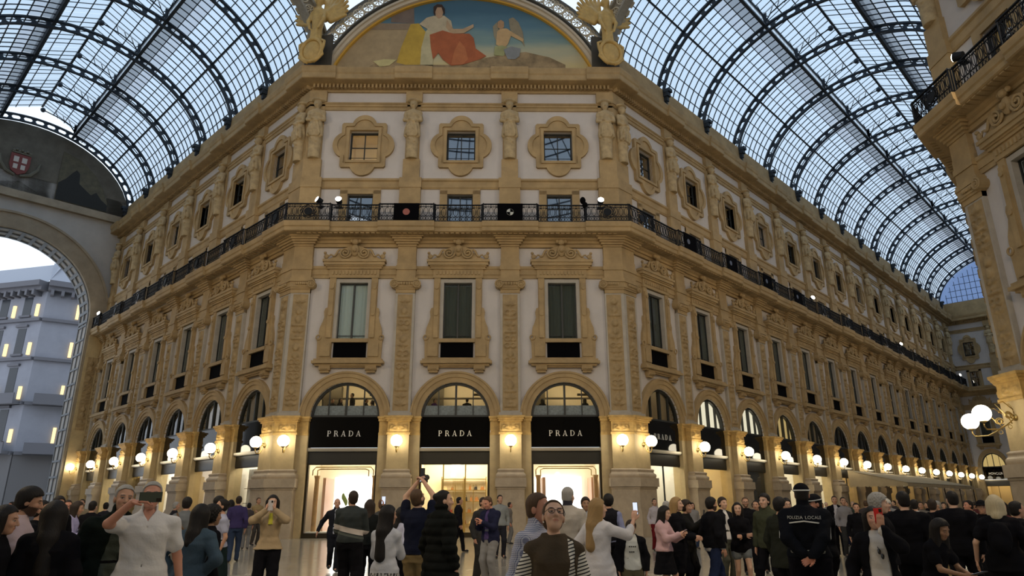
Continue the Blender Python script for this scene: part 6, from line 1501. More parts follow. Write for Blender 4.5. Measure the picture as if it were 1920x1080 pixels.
        for s in (1, -1):
            F.add(rc(V3(o14[0]+s*shw*.35, o14[1], Z(1.418)), sh[s]+V3(0, 0, .008*k), .042*k+th*.4, .050*k*w+th*.8), .04)
            if sl == 'none': continue
            r1, r2 = .050*k*w*thin+th, .042*k*thin+th
            if sl == 'short': F.add(rc(sh[s], sh[s]*.38+elb[s]*.62, r1, r1*.95), .03)
            else:
                F.add(rc(sh[s], elb[s], r1, r2), .03); e = {'long': .93, '3q': .45, 'roll': .12}[sl]; F.add(rc(elb[s], elb[s]*(1-e)+wri[s]*e, r2, .032*k*thin+th*.9), .015)
        zh = Z(hem); F.clip(lambda x, y, z: (zh-z)+0*x+0*y)
        if spec.get('puff'):
            X, Y, Zg = F.ax[0][:, None, None], F.ax[1][None, :, None], F.ax[2][None, None, :]; F.D = F.D-(spec['puff']*np.abs(np.sin((Zg)*PI/(.10*k)))+0*X+0*Y).astype(np.float32)
        op = spec.get('open')
        if op:
            oa = spec.get('openx', 0.); F.clip(lambda x, y, z: -np.maximum(np.maximum(np.abs(x-np.interp(z.ravel(), [Z(.9), Z(1.5)], [0, lx]).reshape(z.shape)-oa*k)-(op*k)*np.clip(np.interp(z.ravel(), [zh, Z(1.2), Z(1.45)], [1.25, 1, .7]).reshape(z.shape), 0, 2), y-np.interp(z.ravel(), [Z(.9), Z(1.5)], [0, ly]).reshape(z.shape)+.02*k), -1.))
        if spec.get('vneck'): F.clip(lambda x, y, z: -np.maximum(np.abs(x-lx)-np.clip((z-Z(1.385))*.55, 0, .06), y-ly+.03*k))
        pc = col if not isinstance(col, str) else (.4, .4, .4); return garment(name, F, pc, PAT.get(col) if isinstance(col, str) else None)
    if inner: upper(inner.get('name', 'shirt'), inner, .008)
    if top: upper(top.get('name', 'jacket'), top, .016)
    # hair
    st, hc = hair[0], np.array(HAIRC[hair[1]]); hv = max(min(h, .013), .0065)
    if st != 'bald':
        L = hair[2] if len(hair) > 2 else .3; lo, hi = hp-V3(.2, .25, .18+(L+.1 if st in ('long', 'loose') else .1))*k, hp+V3(.2, .25, .2)*k; F = Field(lo, hi, hv)
        th = {'short': .009, 'thick': .019, 'curly': .030, 'long': .013, 'loose': .018, 'bun': .009, 'tail': .008, 'fringe': .009}[st]
        F.add(el(HP((0, .016, .040)), (.075*k+th, .094*k+th, .088*k+th), Rh), 0)
        F.add(el(HP((0, .045, -.02)), (.070*k+th*.6, .058*k+th*.6, .07*k), Rh), .02)
        n0 = HP((0, -.06, .055)); nd = Rh @ V3(0, -1, -.55); nd = unit(nd)
        hl_ = {'short': .092, 'tail': .098, 'bun': .095, 'long': .088, 'loose': .088, 'thick': .080, 'curly': .082}.get(st, .09)
        def face(x, y, z):
            X = (x-hp[0])*Rh[0, 0]+(y-hp[1])*Rh[1, 0]+(z-hp[2])*Rh[2, 0]; Y = (x-hp[0])*Rh[0, 1]+(y-hp[1])*Rh[1, 1]+(z-hp[2])*Rh[2, 1]; Zl = (x-hp[0])*Rh[0, 2]+(y-hp[1])*Rh[1, 2]+(z-hp[2])*Rh[2, 2]
            side = np.maximum(Zl-hl_*k+.55*np.maximum(np.abs(X)-.03*k, 0), Y-(-.012 if st not in ('long', 'loose') else -.004)*k+.25*np.maximum(Zl, 0))      # inside the face zone: low and in front
            low = np.maximum(Zl+.075*k, -1e3+0*X) if st in ('short', 'thick', 'curly', 'fringe', 'bun', 'tail') else None
            r = -side-0*X
            if low is not None: r = np.maximum(r, -(Zl+.085*k))
            if st == 'fringe': r = np.maximum(r, np.minimum(Zl-.05*k, 1)-0*X)
            return r
        F.clip(face)
        if st in ('long', 'loose'):
            bk = HP((0, .055, .0)); spread = .075 if st == 'long' else .10
            yb = (.045 if L < .28 else .105)*k; F.add(rc(bk, V3(bk[0], bk[1]+yb*.6, hp[2]-.2*k), .070*k+th, spread*.8*k), .04); F.add(rc(V3(bk[0], bk[1]+yb*.6, hp[2]-min(L, .2)*k), V3(bk[0], bk[1]+yb, hp[2]-L*k), spread*.8*k, spread*.72*k), .04)
            for s in (1, -1): a = HP((s*.068, .018, .02)); F.add(rc(a, V3(a[0]+s*.015*k, a[1]+.02*k, hp[2]-L*.75*k), .03*k+th*.6, .034*k), .05)
        if st == 'bun': F.add(el(HP((0, .105, .05)), (.045*k, .045*k, .045*k)), .02)
        if st == 'tail': a = HP((0, .10, .03)); F.add(rc(a, a+V3(0, .05, -.22)*k, .035*k, .02*k), .02)
        if st == 'curly':
            X, Y, Zg = F.ax[0][:, None, None], F.ax[1][None, :, None], F.ax[2][None, None, :]; F.D = F.D-(.010*np.sin(X*150)*np.sin(Y*140+1)*np.sin(Zg*150+2)).astype(np.float32)
        V, Q = F.mesh()
        if len(V):
            cc = np.tile(hc, (len(V), 1)); cc *= (1+.12*np.sin(V[:, :1]*260)*np.sin(V[:, 1:2]*230)); obj('hair', vq_mesh('hair', V, Q, M_HAIR, cc), root)
    if cap:
        F = Field(hp-V3(.2, .28, .1)*k, hp+V3(.2, .2, .25)*k, hv); F.add(el(HP((0, .012, .05)), (.092*k, .108*k, .095*k), Rh), 0); F.clip(lambda x, y, z: ((hp[2]+.04*k)-z)+0*x+0*y)
        if cap.get('brim'): F.add(el(HP((0, -.11, .045)), (.075*k, .08*k, .012*k), Rh), .006)
        if cap.get('wide'): F.add(el(HP((0, .01, .05)), (.17*k, .19*k, .012*k), Rh), .01)
        c1, c2 = np.array(cap['col']), np.array(cap.get('band', cap['col']))
        V, Q = F.mesh(); cc = np.tile(c1, (len(V), 1)); co = obj('cap', vq_mesh('cap', V, Q, M_CLOTH, cc), root)
        if cap.get('band'): m = MB(); m.tube([HP((.0935*math.cos(t), .012+.1095*math.sin(t), .056)) for t in np.linspace(0, 2*PI, 28, endpoint=False)], .0085*k, 6, True); m.build('cap_band', mat('cap_band', cap['band'], .6), co)
    if glasses:
        m = MB()
        for s in (1, -1):
            c0 = [HP((s*(.034+.026*math.cos(t)*(1 if abs(math.cos(t)) < .8 else .95)), -.112, .006+.021*math.sin(t))) for t in np.linspace(0, 2*PI, 14, endpoint=False)]; m.tube(c0, .0028*k, 5, True); m.tube([HP((s*.06, -.110, .012)), HP((s*.078, -.05, .012)), HP((s*.08, .01, .006))], .0025*k, 5)
        m.tube([HP((-.008, -.113, .012)), HP((.008, -.113, .012))], .0025*k, 5); m.build('glasses', mat('tortoise_frame', glasses, .3), root)
    if extra: extra(dict(root=root, k=k, HP=HP, hp=hp, Rh=Rh, wri=wri, elb=elb, sh=sh, Z=Z, h=h, nk=nk, hip=hip, lx=lx, ly=ly, torso=torso, kn=kn, w=w, ank=ank))
    return root
HZ = np.tan(PITCH)
def PP(u, yt, d, face, label, **s):
    """person seen at pixel column u, head top at pixel row yt, d metres from the viewer on the floor"""
    r = FW+RT*(u-960)/FPX+UP*(540-yt)/FPX; hn = math.hypot(r[0], r[1]); px_, py_ = CAM[0]+d*r[0]/hn, CAM[1]+d*r[1]/hn; H = CAM[2]+d*r[2]/hn; H = s.pop('H', H)
    th = math.degrees(math.atan2(-r[0], r[1])); s.setdefault('h', float(np.clip(1.25*d/1333, .0062, .021)))
    return person(px_, py_, th+face, H, s.pop('h'), label, **s)
def world(root, p): return root.matrix_basis @ Vector(p)
def phone_at(root, p, n, up, label, col=(.02, .02, .022), screen=True, k=1., cam=True, size=(.074, .152), group=None):
    """phone held in a hand: centre p, back normal n, long axis up, in the holder's frame; a thing of its own"""
    n = Vector(n).normalized(); up = Vector(up); up = (up-n*up.dot(n)).normalized(); xx = up.cross(n)
    M = Matrix(((xx.x, n.x, up.x, p[0]), (xx.y, n.y, up.y, p[1]), (xx.z, n.z, up.z, p[2]), (0, 0, 0, 1)))
    a, b = size[0]*k/2, size[1]*k/2; m = MB(); m.box(-a, a, -.0045*k, .0045*k, -b, b)
    o = m.build('phone', mat('phone_case', col, .35), None, root.matrix_basis @ M); setp(o, label, 'phone', group)
    if screen: m = MB(); m.box(-a*.93, a*.93, -.0052*k, -.0046*k, -b*.95, b*.95); m.build('screen', emis('phone_screen', (.75, .82, 1), 1.1), o)
    if cam: m = MB(); m.box(a*.2, a*.85, .0046*k, .007*k, b*.5, b*.9); m.build('camera_lens', mat('lens_black', (.01, .01, .01), .2), o)
    return o
BK = (.007, .007, .009); NAVY = (.012, .016, .04); WHT = (.60, .58, .56); JEAN = (.03, .045, .085); KH = (.22, .16, .075); GRY = (.16, .155, .15)
def band(c, zs, a0, a1, col, g=.03, r=.011, name='reflective_band', bulge=0., a=.172, b=.128):
    m = MB(); pts = []
    for t in np.linspace(a0, a1, 15):
        z = zs[0]+(zs[1]-zs[0])*abs(t-(a0+a1)/2)/(abs(a1-a0)/2); th = math.radians(t); pts.append(((a*c['k']*c['w']+g)*math.cos(th)+c['lx'], (b*c['k']*c['w']+g)*math.sin(th)+c['ly'], c['Z'](z)))
    m.tube(pts, r, 5); return m.build(name, mat(name, col, .5), c['root'])
def strap(c, pts, r, col, name='bag_strap'):
    m = MB(); m.tube([np.array(p)*c['k'] for p in pts], r, 6); return m.build(name, mat(name, col, .6), c['root'])
def bag(root, p, w, h_, d, col, label, handle=.12, rz=0):
    m = MB(); m.prism([(-w*.46, 0), (w*.46, 0), (w*.5, h_*.5), (w*.44, h_), (-w*.44, h_), (-w*.5, h_*.5)], -d/2, d/2); o = m.build('handbag', mat('bag_leather', col, .5), None, root.matrix_basis @ T(*p) @ RZ(rz)); setp(o, label, 'bag')
    m = MB()
    for y in (-d*.3, d*.3): m.tube([(-w*.25, y, h_), (-w*.2, y, h_+handle), (w*.2, y, h_+handle), (w*.25, y, h_)], .009, 6)
    m.build('bag_handle', mat('bag_handle', tuple(q*.6 for q in col), .5), o); return o
def backpack(c, col):
    F = Field((-.22, .05, .9), (.22, .45, 1.5), .02); F.add(el(V3(0, .21, 1.2)*c['k'], V3(.135, .09, .20)*c['k']), 0); F.add(el(V3(0, .26, 1.12)*c['k'], V3(.10, .08, .11)*c['k']), .03); F.add(rc(V3(-.08, .16, 1.36)*c['k'], V3(.08, .16, 1.36)*c['k'], .03), .03); V, Q = F.mesh()
    o = obj('backpack', vq_mesh('backpack', V, Q, M_CLOTH, np.tile(np.array(col), (len(V), 1))), None, c['root'].matrix_basis.copy()); setp(o, 'black backpack worn by ' + c['who'], 'backpack')
# ---- foreground heroes
def x_hero(c):
    m = MB()
    for s in (1, -1): m.sphere(c['HP']((s*.078, -.01, -.045)), .0065*c['k'], 8, 6)
    m.build('earring', mat('pearl', (.8, .78, .74), .2), c['root'])
PP(1036, 931, 5.15, 6, 'woman in glasses, brown vest over a striped shirt, looking up', sex='f', skin='l', build=1.12, head=(5, 23, 4), hair=('tail', 'brown'), glasses=(.03, .012, .006), inner=dict(name='striped_shirt', col='stripe', th=.02, sleeve='long', hem=.84), top=dict(name='vest', col=(.075, .056, .037), th=.034, sleeve='none', hem=.72, open=.032, openx=.12, flare=.03), bottom=('trousers', BK), hl=(.30, -.10, .86), hr=(-.33, -.06, .88), extra=x_hero)
PP(1003, 921, 5.9, 62, 'balding man in a blue and white checked shirt behind the woman with glasses', skin='r', build=1.15, head=(0, 0, 0), hair=('short', 'brown'), top=dict(name='checked_shirt', col='check', th=.018, sleeve='roll', hem=.82, collar=.03), bottom=('trousers', NAVY))
def x_selfie(c):
    R = c['root']; w = c['wri'][-1]; phone_at(R, (w[0]+.145, w[1]-.05, w[2]+.045), (0, -1, .02), (1, 0, .02), 'dark green phone held sideways in front of the face of the man in white', (.035, .05, .035), True, 1.1, size=(.082, .17))
PP(289, 900, 7.7, 0, 'man in a white polo shirt taking a selfie with an outstretched arm', skin='r', build=1.16, head=(0, 4, 0), hair=('short', 'grey'), top=dict(name='polo_shirt', col=WHT, th=.02, sleeve='short', hem=.84, collar=.035, vneck=1), bottom=('trousers', BK), hr=(-.14, -.36, 1.555), er_=(-1, -.25, -.75), cr=28, nr_=(.5, 0, -.85), dr=(1, -.25, .15), hl=(.33, -.04, .83), extra=x_selfie)
PP(217, 906, 8.1, 16, 'grey-haired man in a dark green jacket leaning in for the selfie', skin='m', build=1.18, lean=(.06, -.03), head=(-6, 0, 4), hair=('short', 'grey'), inner=dict(name='grey_shirt', col=(.07, .085, .075), th=.014), top=dict(name='dark_jacket', col=(.008, .012, .010), th=.035, hem=.78, open=.07, collar=.05, flare=.03), bottom=('trousers', BK), hl=(.38, -.1, 1.0))
# ---- left group
PP(46, 909, 8.3, 78, 'bearded young man in a pale pink T-shirt at the left edge', skin='m', head=(4, -14, 0), hair=('thick', 'black'), beard='black', top=dict(name='t_shirt', col=(.50, .40, .43), th=.022, sleeve='short', hem=.84), bottom=('trousers', BK), hr=(-.12, -.36, 1.12), hl=(.1, -.36, 1.14), cl=55, cr=55)
PP(4, 944, 7.6, 72, 'dark-haired woman in black at the far left edge, face in profile', sex='f', skin='m', hair=('long', 'black', .35), head=(0, -8, 0), top=dict(name='black_top', col=BK, th=.03, hem=.7), bottom=('skirt', BK, .05, .35))
PP(107, 937, 7.7, 172, 'woman with long black hair in black seen from behind at left', sex='f', skin='m', build=1.15, hair=('loose', 'black', .48), top=dict(name='black_coat', col=BK, th=.05, hem=.5, flare=.05), bottom=('trousers', BK, .03))
def x_lilac(c): strap(c, [(.13, .02, 1.43), (0, -.16, 1.2), (-.17, -.06, .95)], .012, (.01, .01, .015)); bag(c['root'], (-.2, -.08, .72), .3, .24, .12, (.012, .012, .02), 'dark shoulder bag of the woman in the lilac blouse'); phone_at(c['root'], tuple(c['wri'][1]+V3(-.03, -.12, .03)), (0, -.5, -.9), (0, -1, .3), 'phone in the hand of the woman in the lilac blouse')
PP(141, 938, 16.5, 80, 'woman in a lilac blouse and jeans looking at her phone at left', sex='f', hair=('long', 'dark', .25), head=(0, -14, 0), top=dict(name='blouse', col=(.33, .31, .48), th=.02, hem=.9), bottom=('trousers', JEAN), hl=(.1, -.32, 1.12), hr=(-.1, -.3, 1.1), extra=x_lilac)
PP(112, 929, 15, 20, 'dark-haired man behind the woman with long black hair', hair=('thick', 'black'), top=dict(col=BK, th=.02), bottom=('trousers', BK))
PP(128, 936, 17, 10, 'smiling man between two women at left', skin='r', hair=('short', 'dark'), glasses=(.01, .01, .01), top=dict(col=(.05, .02, .02), th=.02), bottom=('trousers', NAVY))
PP(78, 936, 11, 70, 'person in a dark jacket right behind the bearded man', skin='m', hair=('short', 'black'), top=dict(col=BK, th=.03), bottom=('trousers', BK))
PP(90, 944, 12, 40, 'woman in a dark red top behind the left group', sex='f', hair=('long', 'dark', .2), top=dict(col=(.10, .012, .01), th=.02), bottom=('trousers', BK))
PP(156, 935, 27, -20, 'distant person in beige near the great arch', hair=('short', 'dark'), top=dict(col=(.25, .20, .13), th=.02), bottom=('trousers', GRY))
PP(66, 938, 24, 40, 'distant person in grey at the left end of the arcade', hair=('short', 'dark'), top=dict(col=(.1, .1, .12), th=.02), bottom=('trousers', NAVY))
PP(175, 938, 19, 150, 'person in black walking behind the man in the green jacket', hair=('short', 'black'), top=dict(col=BK, th=.02), bottom=('trousers', BK))
PP(366, 944, 8.8, 150, 'woman with curly dark hair in a denim jacket, hand on hip', sex='f', skin='m', build=1.18, lean=(-.04, -.05), hair=('loose', 'black', .3), top=dict(name='denim_jacket', col=(.055, .085, .115), th=.04, hem=.82, flare=.02), bottom=('trousers', BK, .03), hl=(.2, -.02, 1.0), el_=(1, .3, -.2), hr=(-.16, -.05, .98), er_=(-1, .3, .1))
PP(397, 946, 9.4, 120, 'woman with black curly hair, black cardigan over a white top', sex='f', skin='d', build=1.08, hair=('curly', 'black'), inner=dict(name='white_top', col=WHT, th=.012), top=dict(name='black_cardigan', col=BK, th=.03, hem=.8, open=.06), bottom=('trousers', BK, .03))
PP(421, 934, 13.8, -80, 'woman in a pale lavender T-shirt with tied-up hair, in profile', sex='f', skin='m', hair=('bun', 'black'), top=dict(name='t_shirt', col=(.36, .37, .47), th=.016, sleeve='short', hem=.92), bottom=('skirt', (.012, .022, .022), .05, .42), hr=(-.16, -.1, .9))
PP(352, 931, 16, 165, 'dark-haired man in a grey shirt with a brown shoulder bag', hair=('thick', 'black'), top=dict(col=(.13, .14, .15), th=.02), bottom=('trousers', (.2, .18, .15)), extra=lambda c: (strap(c, [(.13, .08, 1.44), (0, .17, 1.2), (-.17, .1, .95)], .02, (.10, .05, .015))))
PP(410, 929, 16.5, 100, 'man in black behind the woman in lavender', hair=('thick', 'black'), top=dict(col=BK, th=.025), bottom=('trousers', BK))
PP(434, 936, 24.5, 170, 'woman with long black hair walking towards the shops', sex='f', hair=('long', 'black', .35), feet=((.08, -.14), (-.09, .16)), top=dict(col=(.3, .3, .28), th=.02), bottom=('trousers', JEAN))
PP(449, 929, 23.5, 175, 'man in a violet jacket carrying a dark coat', hair=('short', 'dark'), top=dict(col=(.045, .035, .10), th=.03), bottom=('trousers', JEAN), feet=((.08, .14), (-.09, -.16)))
PP(485, 932, 32.5, 30, 'man in a tan shirt with folded arms by the lit shop window', hair=('short', 'brown'), top=dict(col=(.30, .22, .11), th=.015, sleeve='3q'), bottom=('trousers', (.05, .045, .04)), hl=(-.12, -.2, 1.2), hr=(.12, -.22, 1.22))
def x_beige(c):
    w = (c['wri'][1]+c['wri'][-1])/2; phone_at(c['root'], (w[0], w[1]-.05, w[2]+.08), (0, -1, 0), (0, 0, 1), 'white phone raised by the woman in the beige jacket', (.55, .52, .5), True, 1.1)
    m = MB(); m.tube([c['nk']+V3(0, -.09, -.02), c['nk']+V3(.01, -.14, -.2)], [.03, .045], 6); m.build('yellow_scarf', mat('yellow_scarf', (.45, .42, .03), .8), c['root'])
PP(513, 927, 12.9, -6, 'woman in a beige jacket photographing with a white phone', sex='f', skin='l', head=(0, 4, 0), hair=('loose', 'black', .22), top=dict(name='beige_jacket', col=(.36, .27, .16), th=.028, hem=.9, flare=.04), bottom=('trousers', BK, .03), hl=(.07, -.22, 1.5), hr=(-.07, -.22, 1.5), el_=(1, -.1, -.8), er_=(-1, -.1, -.8), cl=45, cr=45, nl=(-1, 0, .2), nr_=(1, 0, .2), dl=(-.1, -.1, 1), dr=(.1, -.1, 1), feet=((.12, 0), (-.14, .05)), extra=x_beige)
# ---- centre
def x_tie(c): m = MB(); z = c['Z']; m.prism([(-.02, z(1.4)), (.02, z(1.4)), (.035, z(1.08)), (0, z(1.03)), (-.035, z(1.08))], -.155*c['k'], -.145*c['k']); m.build('tie', mat('dark_tie', (.01, .012, .025), .6), c['root'])
PP(633, 933, 19.3, 4, 'bald man in a dark suit walking towards the viewer', skin='m', hair=('bald', 'dark'), inner=dict(name='pale_shirt', col=(.42, .44, .52), th=.012), top=dict(name='suit_jacket', col=(.012, .013, .018), th=.022, hem=.8, open=.05, collar=.03), bottom=('trousers', (.010, .011, .015)), feet=((.06, -.12), (-.08, .2, .06)), hr=(-.42, .02, .95), hl=(.3, -.08, .9), extra=x_tie)
PP(662, 918, 13.6, 168, 'man in a black bomber jacket with a white stripe across the back', skin='m', build=1.1, head=(30, 14, 0), hair=('short', 'dark'), top=dict(name='bomber_jacket', th=.04, hem=.9, col='bomber'), bottom=('trousers', BK, .04), feet=((.10, -.1), (-.16, .1)), hl=(.12, -.3, 1.1), hr=(-.12, -.3, 1.1))
def x_ph(c, lb, col=(.5, .55, .6), s=1): w = c['wri'][s]; phone_at(c['root'], (w[0], w[1]-.03, w[2]+.12), (0, -1, -.1), (0, -.1, 1), lb, col)
PP(694, 935, 14.6, 172, 'dark-haired woman holding a phone up beside the striped bomber jacket', sex='f', skin='m', hair=('long', 'dark', .25), top=dict(col=(.01, .012, .012), th=.025), bottom=('trousers', BK), hr=(-.24, -.22, 1.60), er_=(-.5, -.3, -1), dr=(0, -.1, 1), cr=50, extra=lambda c: x_ph(c, 'pale phone held up in front of the lit screen', s=-1))
PP(717, 934, 16, 175, 'person with short brown hair behind the photographer', hair=('short', 'brown'), top=dict(col=(.05, .05, .05), th=.02), bottom=('trousers', BK))
PP(727, 946, 9.1, 155, 'woman with long black hair in a white blouse and black-and-white skirt', sex='f', skin='m', hair=('loose', 'black', .5), head=(-35, 0, 0), top=dict(name='white_blouse', col=(.50, .51, .55), th=.02, hem=.86), bottom=('skirt', 'bw', .03, .4), hr=(-.05, -.32, 1.2), hl=(.08, -.3, 1.2))
PP(752, 949, 12.2, 120, 'woman in a pale blouse with a red lanyard, mostly hidden', sex='f', hair=('long', 'black', .3), top=dict(col=(.42, .42, .52), th=.02, hem=.92), bottom=('trousers', BK), extra=lambda c: strap(c, [(.06, .04, 1.5), (.1, -.1, 1.36), (.02, -.16, 1.15)], .01, (.45, .02, .02), 'lanyard'))
def x_dslr(c):
    w = (c['wri'][1]+c['wri'][-1])/2; o = empty('photo_camera', c['root'].matrix_basis @ T(w[0], w[1]-.05, w[2]+.05)); setp(o, 'black camera held overhead by the man in navy', 'camera'); mm = mat('camera_black', (.01, .01, .011), .4)
    m = MB(); m.box(-.075, .075, -.03, .03, -.05, .04); m.box(-.03, .03, -.035, .02, .04, .07); m.build('camera_body', mm, o); m = MB(); m.cyl((0, -.03, 0), (0, -.14, .03), .038, 14, .042); m.build('camera_objective', mm, o); m = MB(); m.box(-.035, .035, .031, .034, -.035, .02); m.build('camera_display', emis('camera_display', (.7, .75, .8), .8), o)
    m = MB(); m.box(-.02, .02, -.03, .03, .07, .16); m.build('flash_unit', mm, o)
PP(786, 914, 10.5, 150, 'bearded man in a navy polo and khaki trousers holding a camera overhead', skin='l', build=1.15, head=(-10, 20, 0), hair=('short', 'brown'), beard='dark', top=dict(name='navy_polo', col=(.010, .012, .025), th=.02, sleeve='short', hem=.9), bottom=('trousers', KH, .03), hl=(.10, -.12, 1.82), hr=(-.02, -.10, 1.82), el_=(1, -.1, -.1), er_=(-1, -.1, -.1), cl=50, cr=50, nl=(-1, -.2, 0), nr_=(1, -.2, 0), extra=x_dslr)
PP(829, 917, 9.4, 128, 'woman in a long black puffer jacket with tied dark hair, turned right', sex='f', skin='l', build=1.2, head=(-30, 0, 0), hair=('bun', 'black'), top=dict(name='puffer_jacket', col=(.009, .010, .009), th=.05, hem=.62, puff=.018, flare=.03, collar=.06), bottom=('trousers', (.09, .10, .12), .02))
PP(860, 931, 26, 100, 'man in a dark suit walking right before the gold-lit shop', hair=('short', 'black'), skin='m', top=dict(col=(.010, .010, .013), th=.022, hem=.8), bottom=('trousers', BK), feet=((.06, -.2), (-.06, .22)))
PP(920, 928, 15.4, -40, 'man in a navy jacket and grey trousers looking down at his phone', skin='r', head=(-6, -22, 0), hair=('short', 'brown'), inner=dict(name='violet_shirt', col=(.07, .05, .14), th=.012), top=dict(name='navy_jacket', col=(.016, .018, .042), th=.028, hem=.82, open=.05), bottom=('trousers', (.21, .205, .20), .02), hl=(.06, -.32, 1.22), hr=(-.08, -.32, 1.20), extra=lambda c: phone_at(c['root'], (0, -.38*c['k'], 1.24*c['k']), (0, -.6, -.8), (0, -.8, .6), 'phone of the man in the navy jacket'))
PP(905, 931, 16.8, 40, 'man in a dark coat partly hidden by the navy jacket', skin='m', hair=('short', 'dark'), top=dict(col=(.03, .03, .03), th=.03, hem=.7), bottom=('trousers', (.03, .028, .025), .04), feet=((.1, .02), (-.25, -.1)))
PP(937, 927, 23, 15, 'man in a pale grey shirt behind the navy jacket', skin='m', hair=('short', 'black'), top=dict(col=(.24, .25, .24), th=.02), bottom=('trousers', (.02, .02, .025)))
PP(1063, 911, 10.9, 165, 'grey-haired man in a beige blazer seen from behind', skin='l', build=1.08, head=(-15, 0, 0), hair=('short', 'grey'), inner=dict(name='collar', col=(.03, .03, .04), th=.01, collar=.05), top=dict(name='beige_blazer', col=(.40, .36, .31), th=.03, hem=.72, flare=.01), bottom=('trousers', (.02, .02, .025)))
def x_body_bag(c): strap(c, [(.13, .0, 1.45), (.02, -.16, 1.25), (-.12, -.17, 1.08)], .03, (.012, .012, .015), 'sling_strap')
PP(1097, 931, 14, 10, 'man in a dark jacket over a grey shirt with a black sling bag', skin='d', hair=('thick', 'dark'), inner=dict(name='grey_shirt', col=(.28, .29, .31), th=.014), top=dict(col=(.015, .016, .018), th=.028, open=.07, hem=.85), bottom=('trousers', BK), extra=x_body_bag)
def x_blazer(c): w = c['wri'][-1]; phone_at(c['root'], (w[0], w[1]-.05, w[2]+.15), (0, -1, .05), (0, .02, 1), 'phone raised by the woman in the white blazer', (.02, .02, .025), True, 1.)
wb = PP(1118, 933, 9.3, 142, 'woman with long light-brown hair in a white blazer raising a phone', sex='f', skin='l', build=1.12, head=(-26, 2, 0), hair=('loose', 'blond', .46), top=dict(name='white_blazer', col=(.56, .54, .55), th=.038, sleeve='3q', hem=.72, flare=.03), bottom=('trousers', (.52, .50, .49), .02), hr=(-.30, -.40, 1.46), er_=(-.5, .1, -1), dr=(-.05, -.1, 1), cr=50, nr_=(.3, -.9, 0), hl=(.26, .0, .92), extra=x_blazer)
bag(wb, (.38, .06, .62), .30, .28, .14, (.42, .40, .35), 'cream handbag hanging beside the woman in the white blazer', .2, 30)
PP(1140, 926, 14.5, 172, 'dark curly-haired man in a blue shirt and black waistcoat', skin='m', hair=('curly', 'black'), inner=dict(name='blue_shirt', col=(.20, .22, .36), th=.015), top=dict(name='waistcoat', col=(.012, .012, .015), th=.024, sleeve='none', hem=.9), bottom=('trousers', BK))
def x_boy(c):
    m = MB()
    for i, z in enumerate((1.27, 1.18)):
        for j in range(4-i): m.box((-.06+.035*j)*c['k'], (-.035+.035*j)*c['k'], -.152*c['k'], -.146*c['k'], z*c['k'], (z+.02)*c['k'])
    m.build('shirt_print', mat('print_black', (.02, .02, .02), .7), c['root'])
PP(1181, 974, 11, 6, 'boy in a white printed T-shirt with a black jacket slipping off his arms', skin='m', head=(10, -10, 0), hair=('thick', 'dark'), inner=dict(name='white_t_shirt', col=(.50, .51, .48), th=.016), top=dict(name='black_jacket', col=BK, th=.04, hem=.86, open=.14), bottom=('trousers', (.085, .075, .045), .02), extra=x_boy)
PP(1226, 934, 26.5, 20, 'woman in a pale blouse and dark red trousers by the white-lit shop', sex='f', hair=('bun', 'dark'), top=dict(col=(.42, .38, .40), th=.02), bottom=('trousers', (.12, .012, .015)), feet=((.08, -.06), (-.08, .08)))
# ---- right group
def x_pink(c): w = (c['wri'][1]+c['wri'][-1])/2; phone_at(c['root'], (w[0], w[1]-.06, w[2]+.04), (0, -.7, -.7), (0, -.6, .8), 'phone of the woman in the pink sweater', (.4, .3, .3))
PP(1240, 947, 13, 62, 'woman with long dark hair in a pink sweater and short black skirt', sex='f', skin='l', head=(8, -12, 0), hair=('loose', 'black', .42), top=dict(name='pink_sweater', col=(.50, .33, .34), th=.035, hem=.92), bottom=('skirt', BK, .06, .52), hl=(.05, -.36, 1.2), hr=(-.06, -.36, 1.22), feet=((.1, -.12), (-.1, .1)), extra=x_pink)
PP(1265, 931, 13.6, 75, 'blonde woman in a long black coat', sex='f', skin='l', hair=('loose', 'blond', .3), top=dict(name='black_coat', col=BK, th=.045, hem=.45, flare=.06), bottom=('trousers', BK), hl=(.1, -.3, 1.05), hr=(-.1, -.32, 1.05), feet=((.1, -.1), (-.1, .1)))
PP(1283, 937, 14.3, 70, 'dark-haired woman in black holding a phone behind the blonde woman', sex='f', skin='m', hair=('curly', 'dark'), top=dict(col=(.012, .012, .012), th=.04, hem=.6), bottom=('trousers', BK), hr=(-.1, -.38, 1.36), hl=(.1, -.34, 1.2), extra=lambda c: x_ph(c, 'phone held level by the dark-haired woman in black', (.05, .05, .05), -1))
PP(1248, 939, 17.5, 150, 'grey-haired person behind the pink sweater', hair=('thick', 'grey'), top=dict(col=(.05, .05, .05), th=.02), bottom=('trousers', BK))
PP(1330, 931, 13.8, 125, 'man in a black jacket and blue jeans walking right', skin='m', hair=('thick', 'black'), beard='black', inner=dict(name='white_hem_shirt', col=(.5, .5, .5), th=.02, hem=.80), top=dict(col=(.008, .008, .010), th=.035, hem=.86), bottom=('trousers', (.018, .026, .062), .022), feet=((.08, -.22), (-.08, .24)))
PP(1352, 931, 16.2, 40, 'long-haired man in a dark suit with an open white collar', skin='l', hair=('thick', 'dark'), inner=dict(name='white_shirt', col=WHT, th=.012), top=dict(col=(.010, .010, .012), th=.025, open=.05, hem=.8), bottom=('trousers', (.06, .06, .045)))
PP(1381, 941, 14.3, 14, 'young woman with long black hair, black cardigan and denim shorts', sex='f', skin='l', hair=('long', 'black', .4), head=(-10, 0, 0), top=dict(name='black_cardigan', col=BK, th=.03, hem=.8), bottom=('shorts', (.17, .19, .20), .012), shoes=(.3, .28, .26), hl=(-.02, -.24, 1.1), hr=(.06, -.24, 1.12), feet=((.1, -.12), (-.1, .14)))
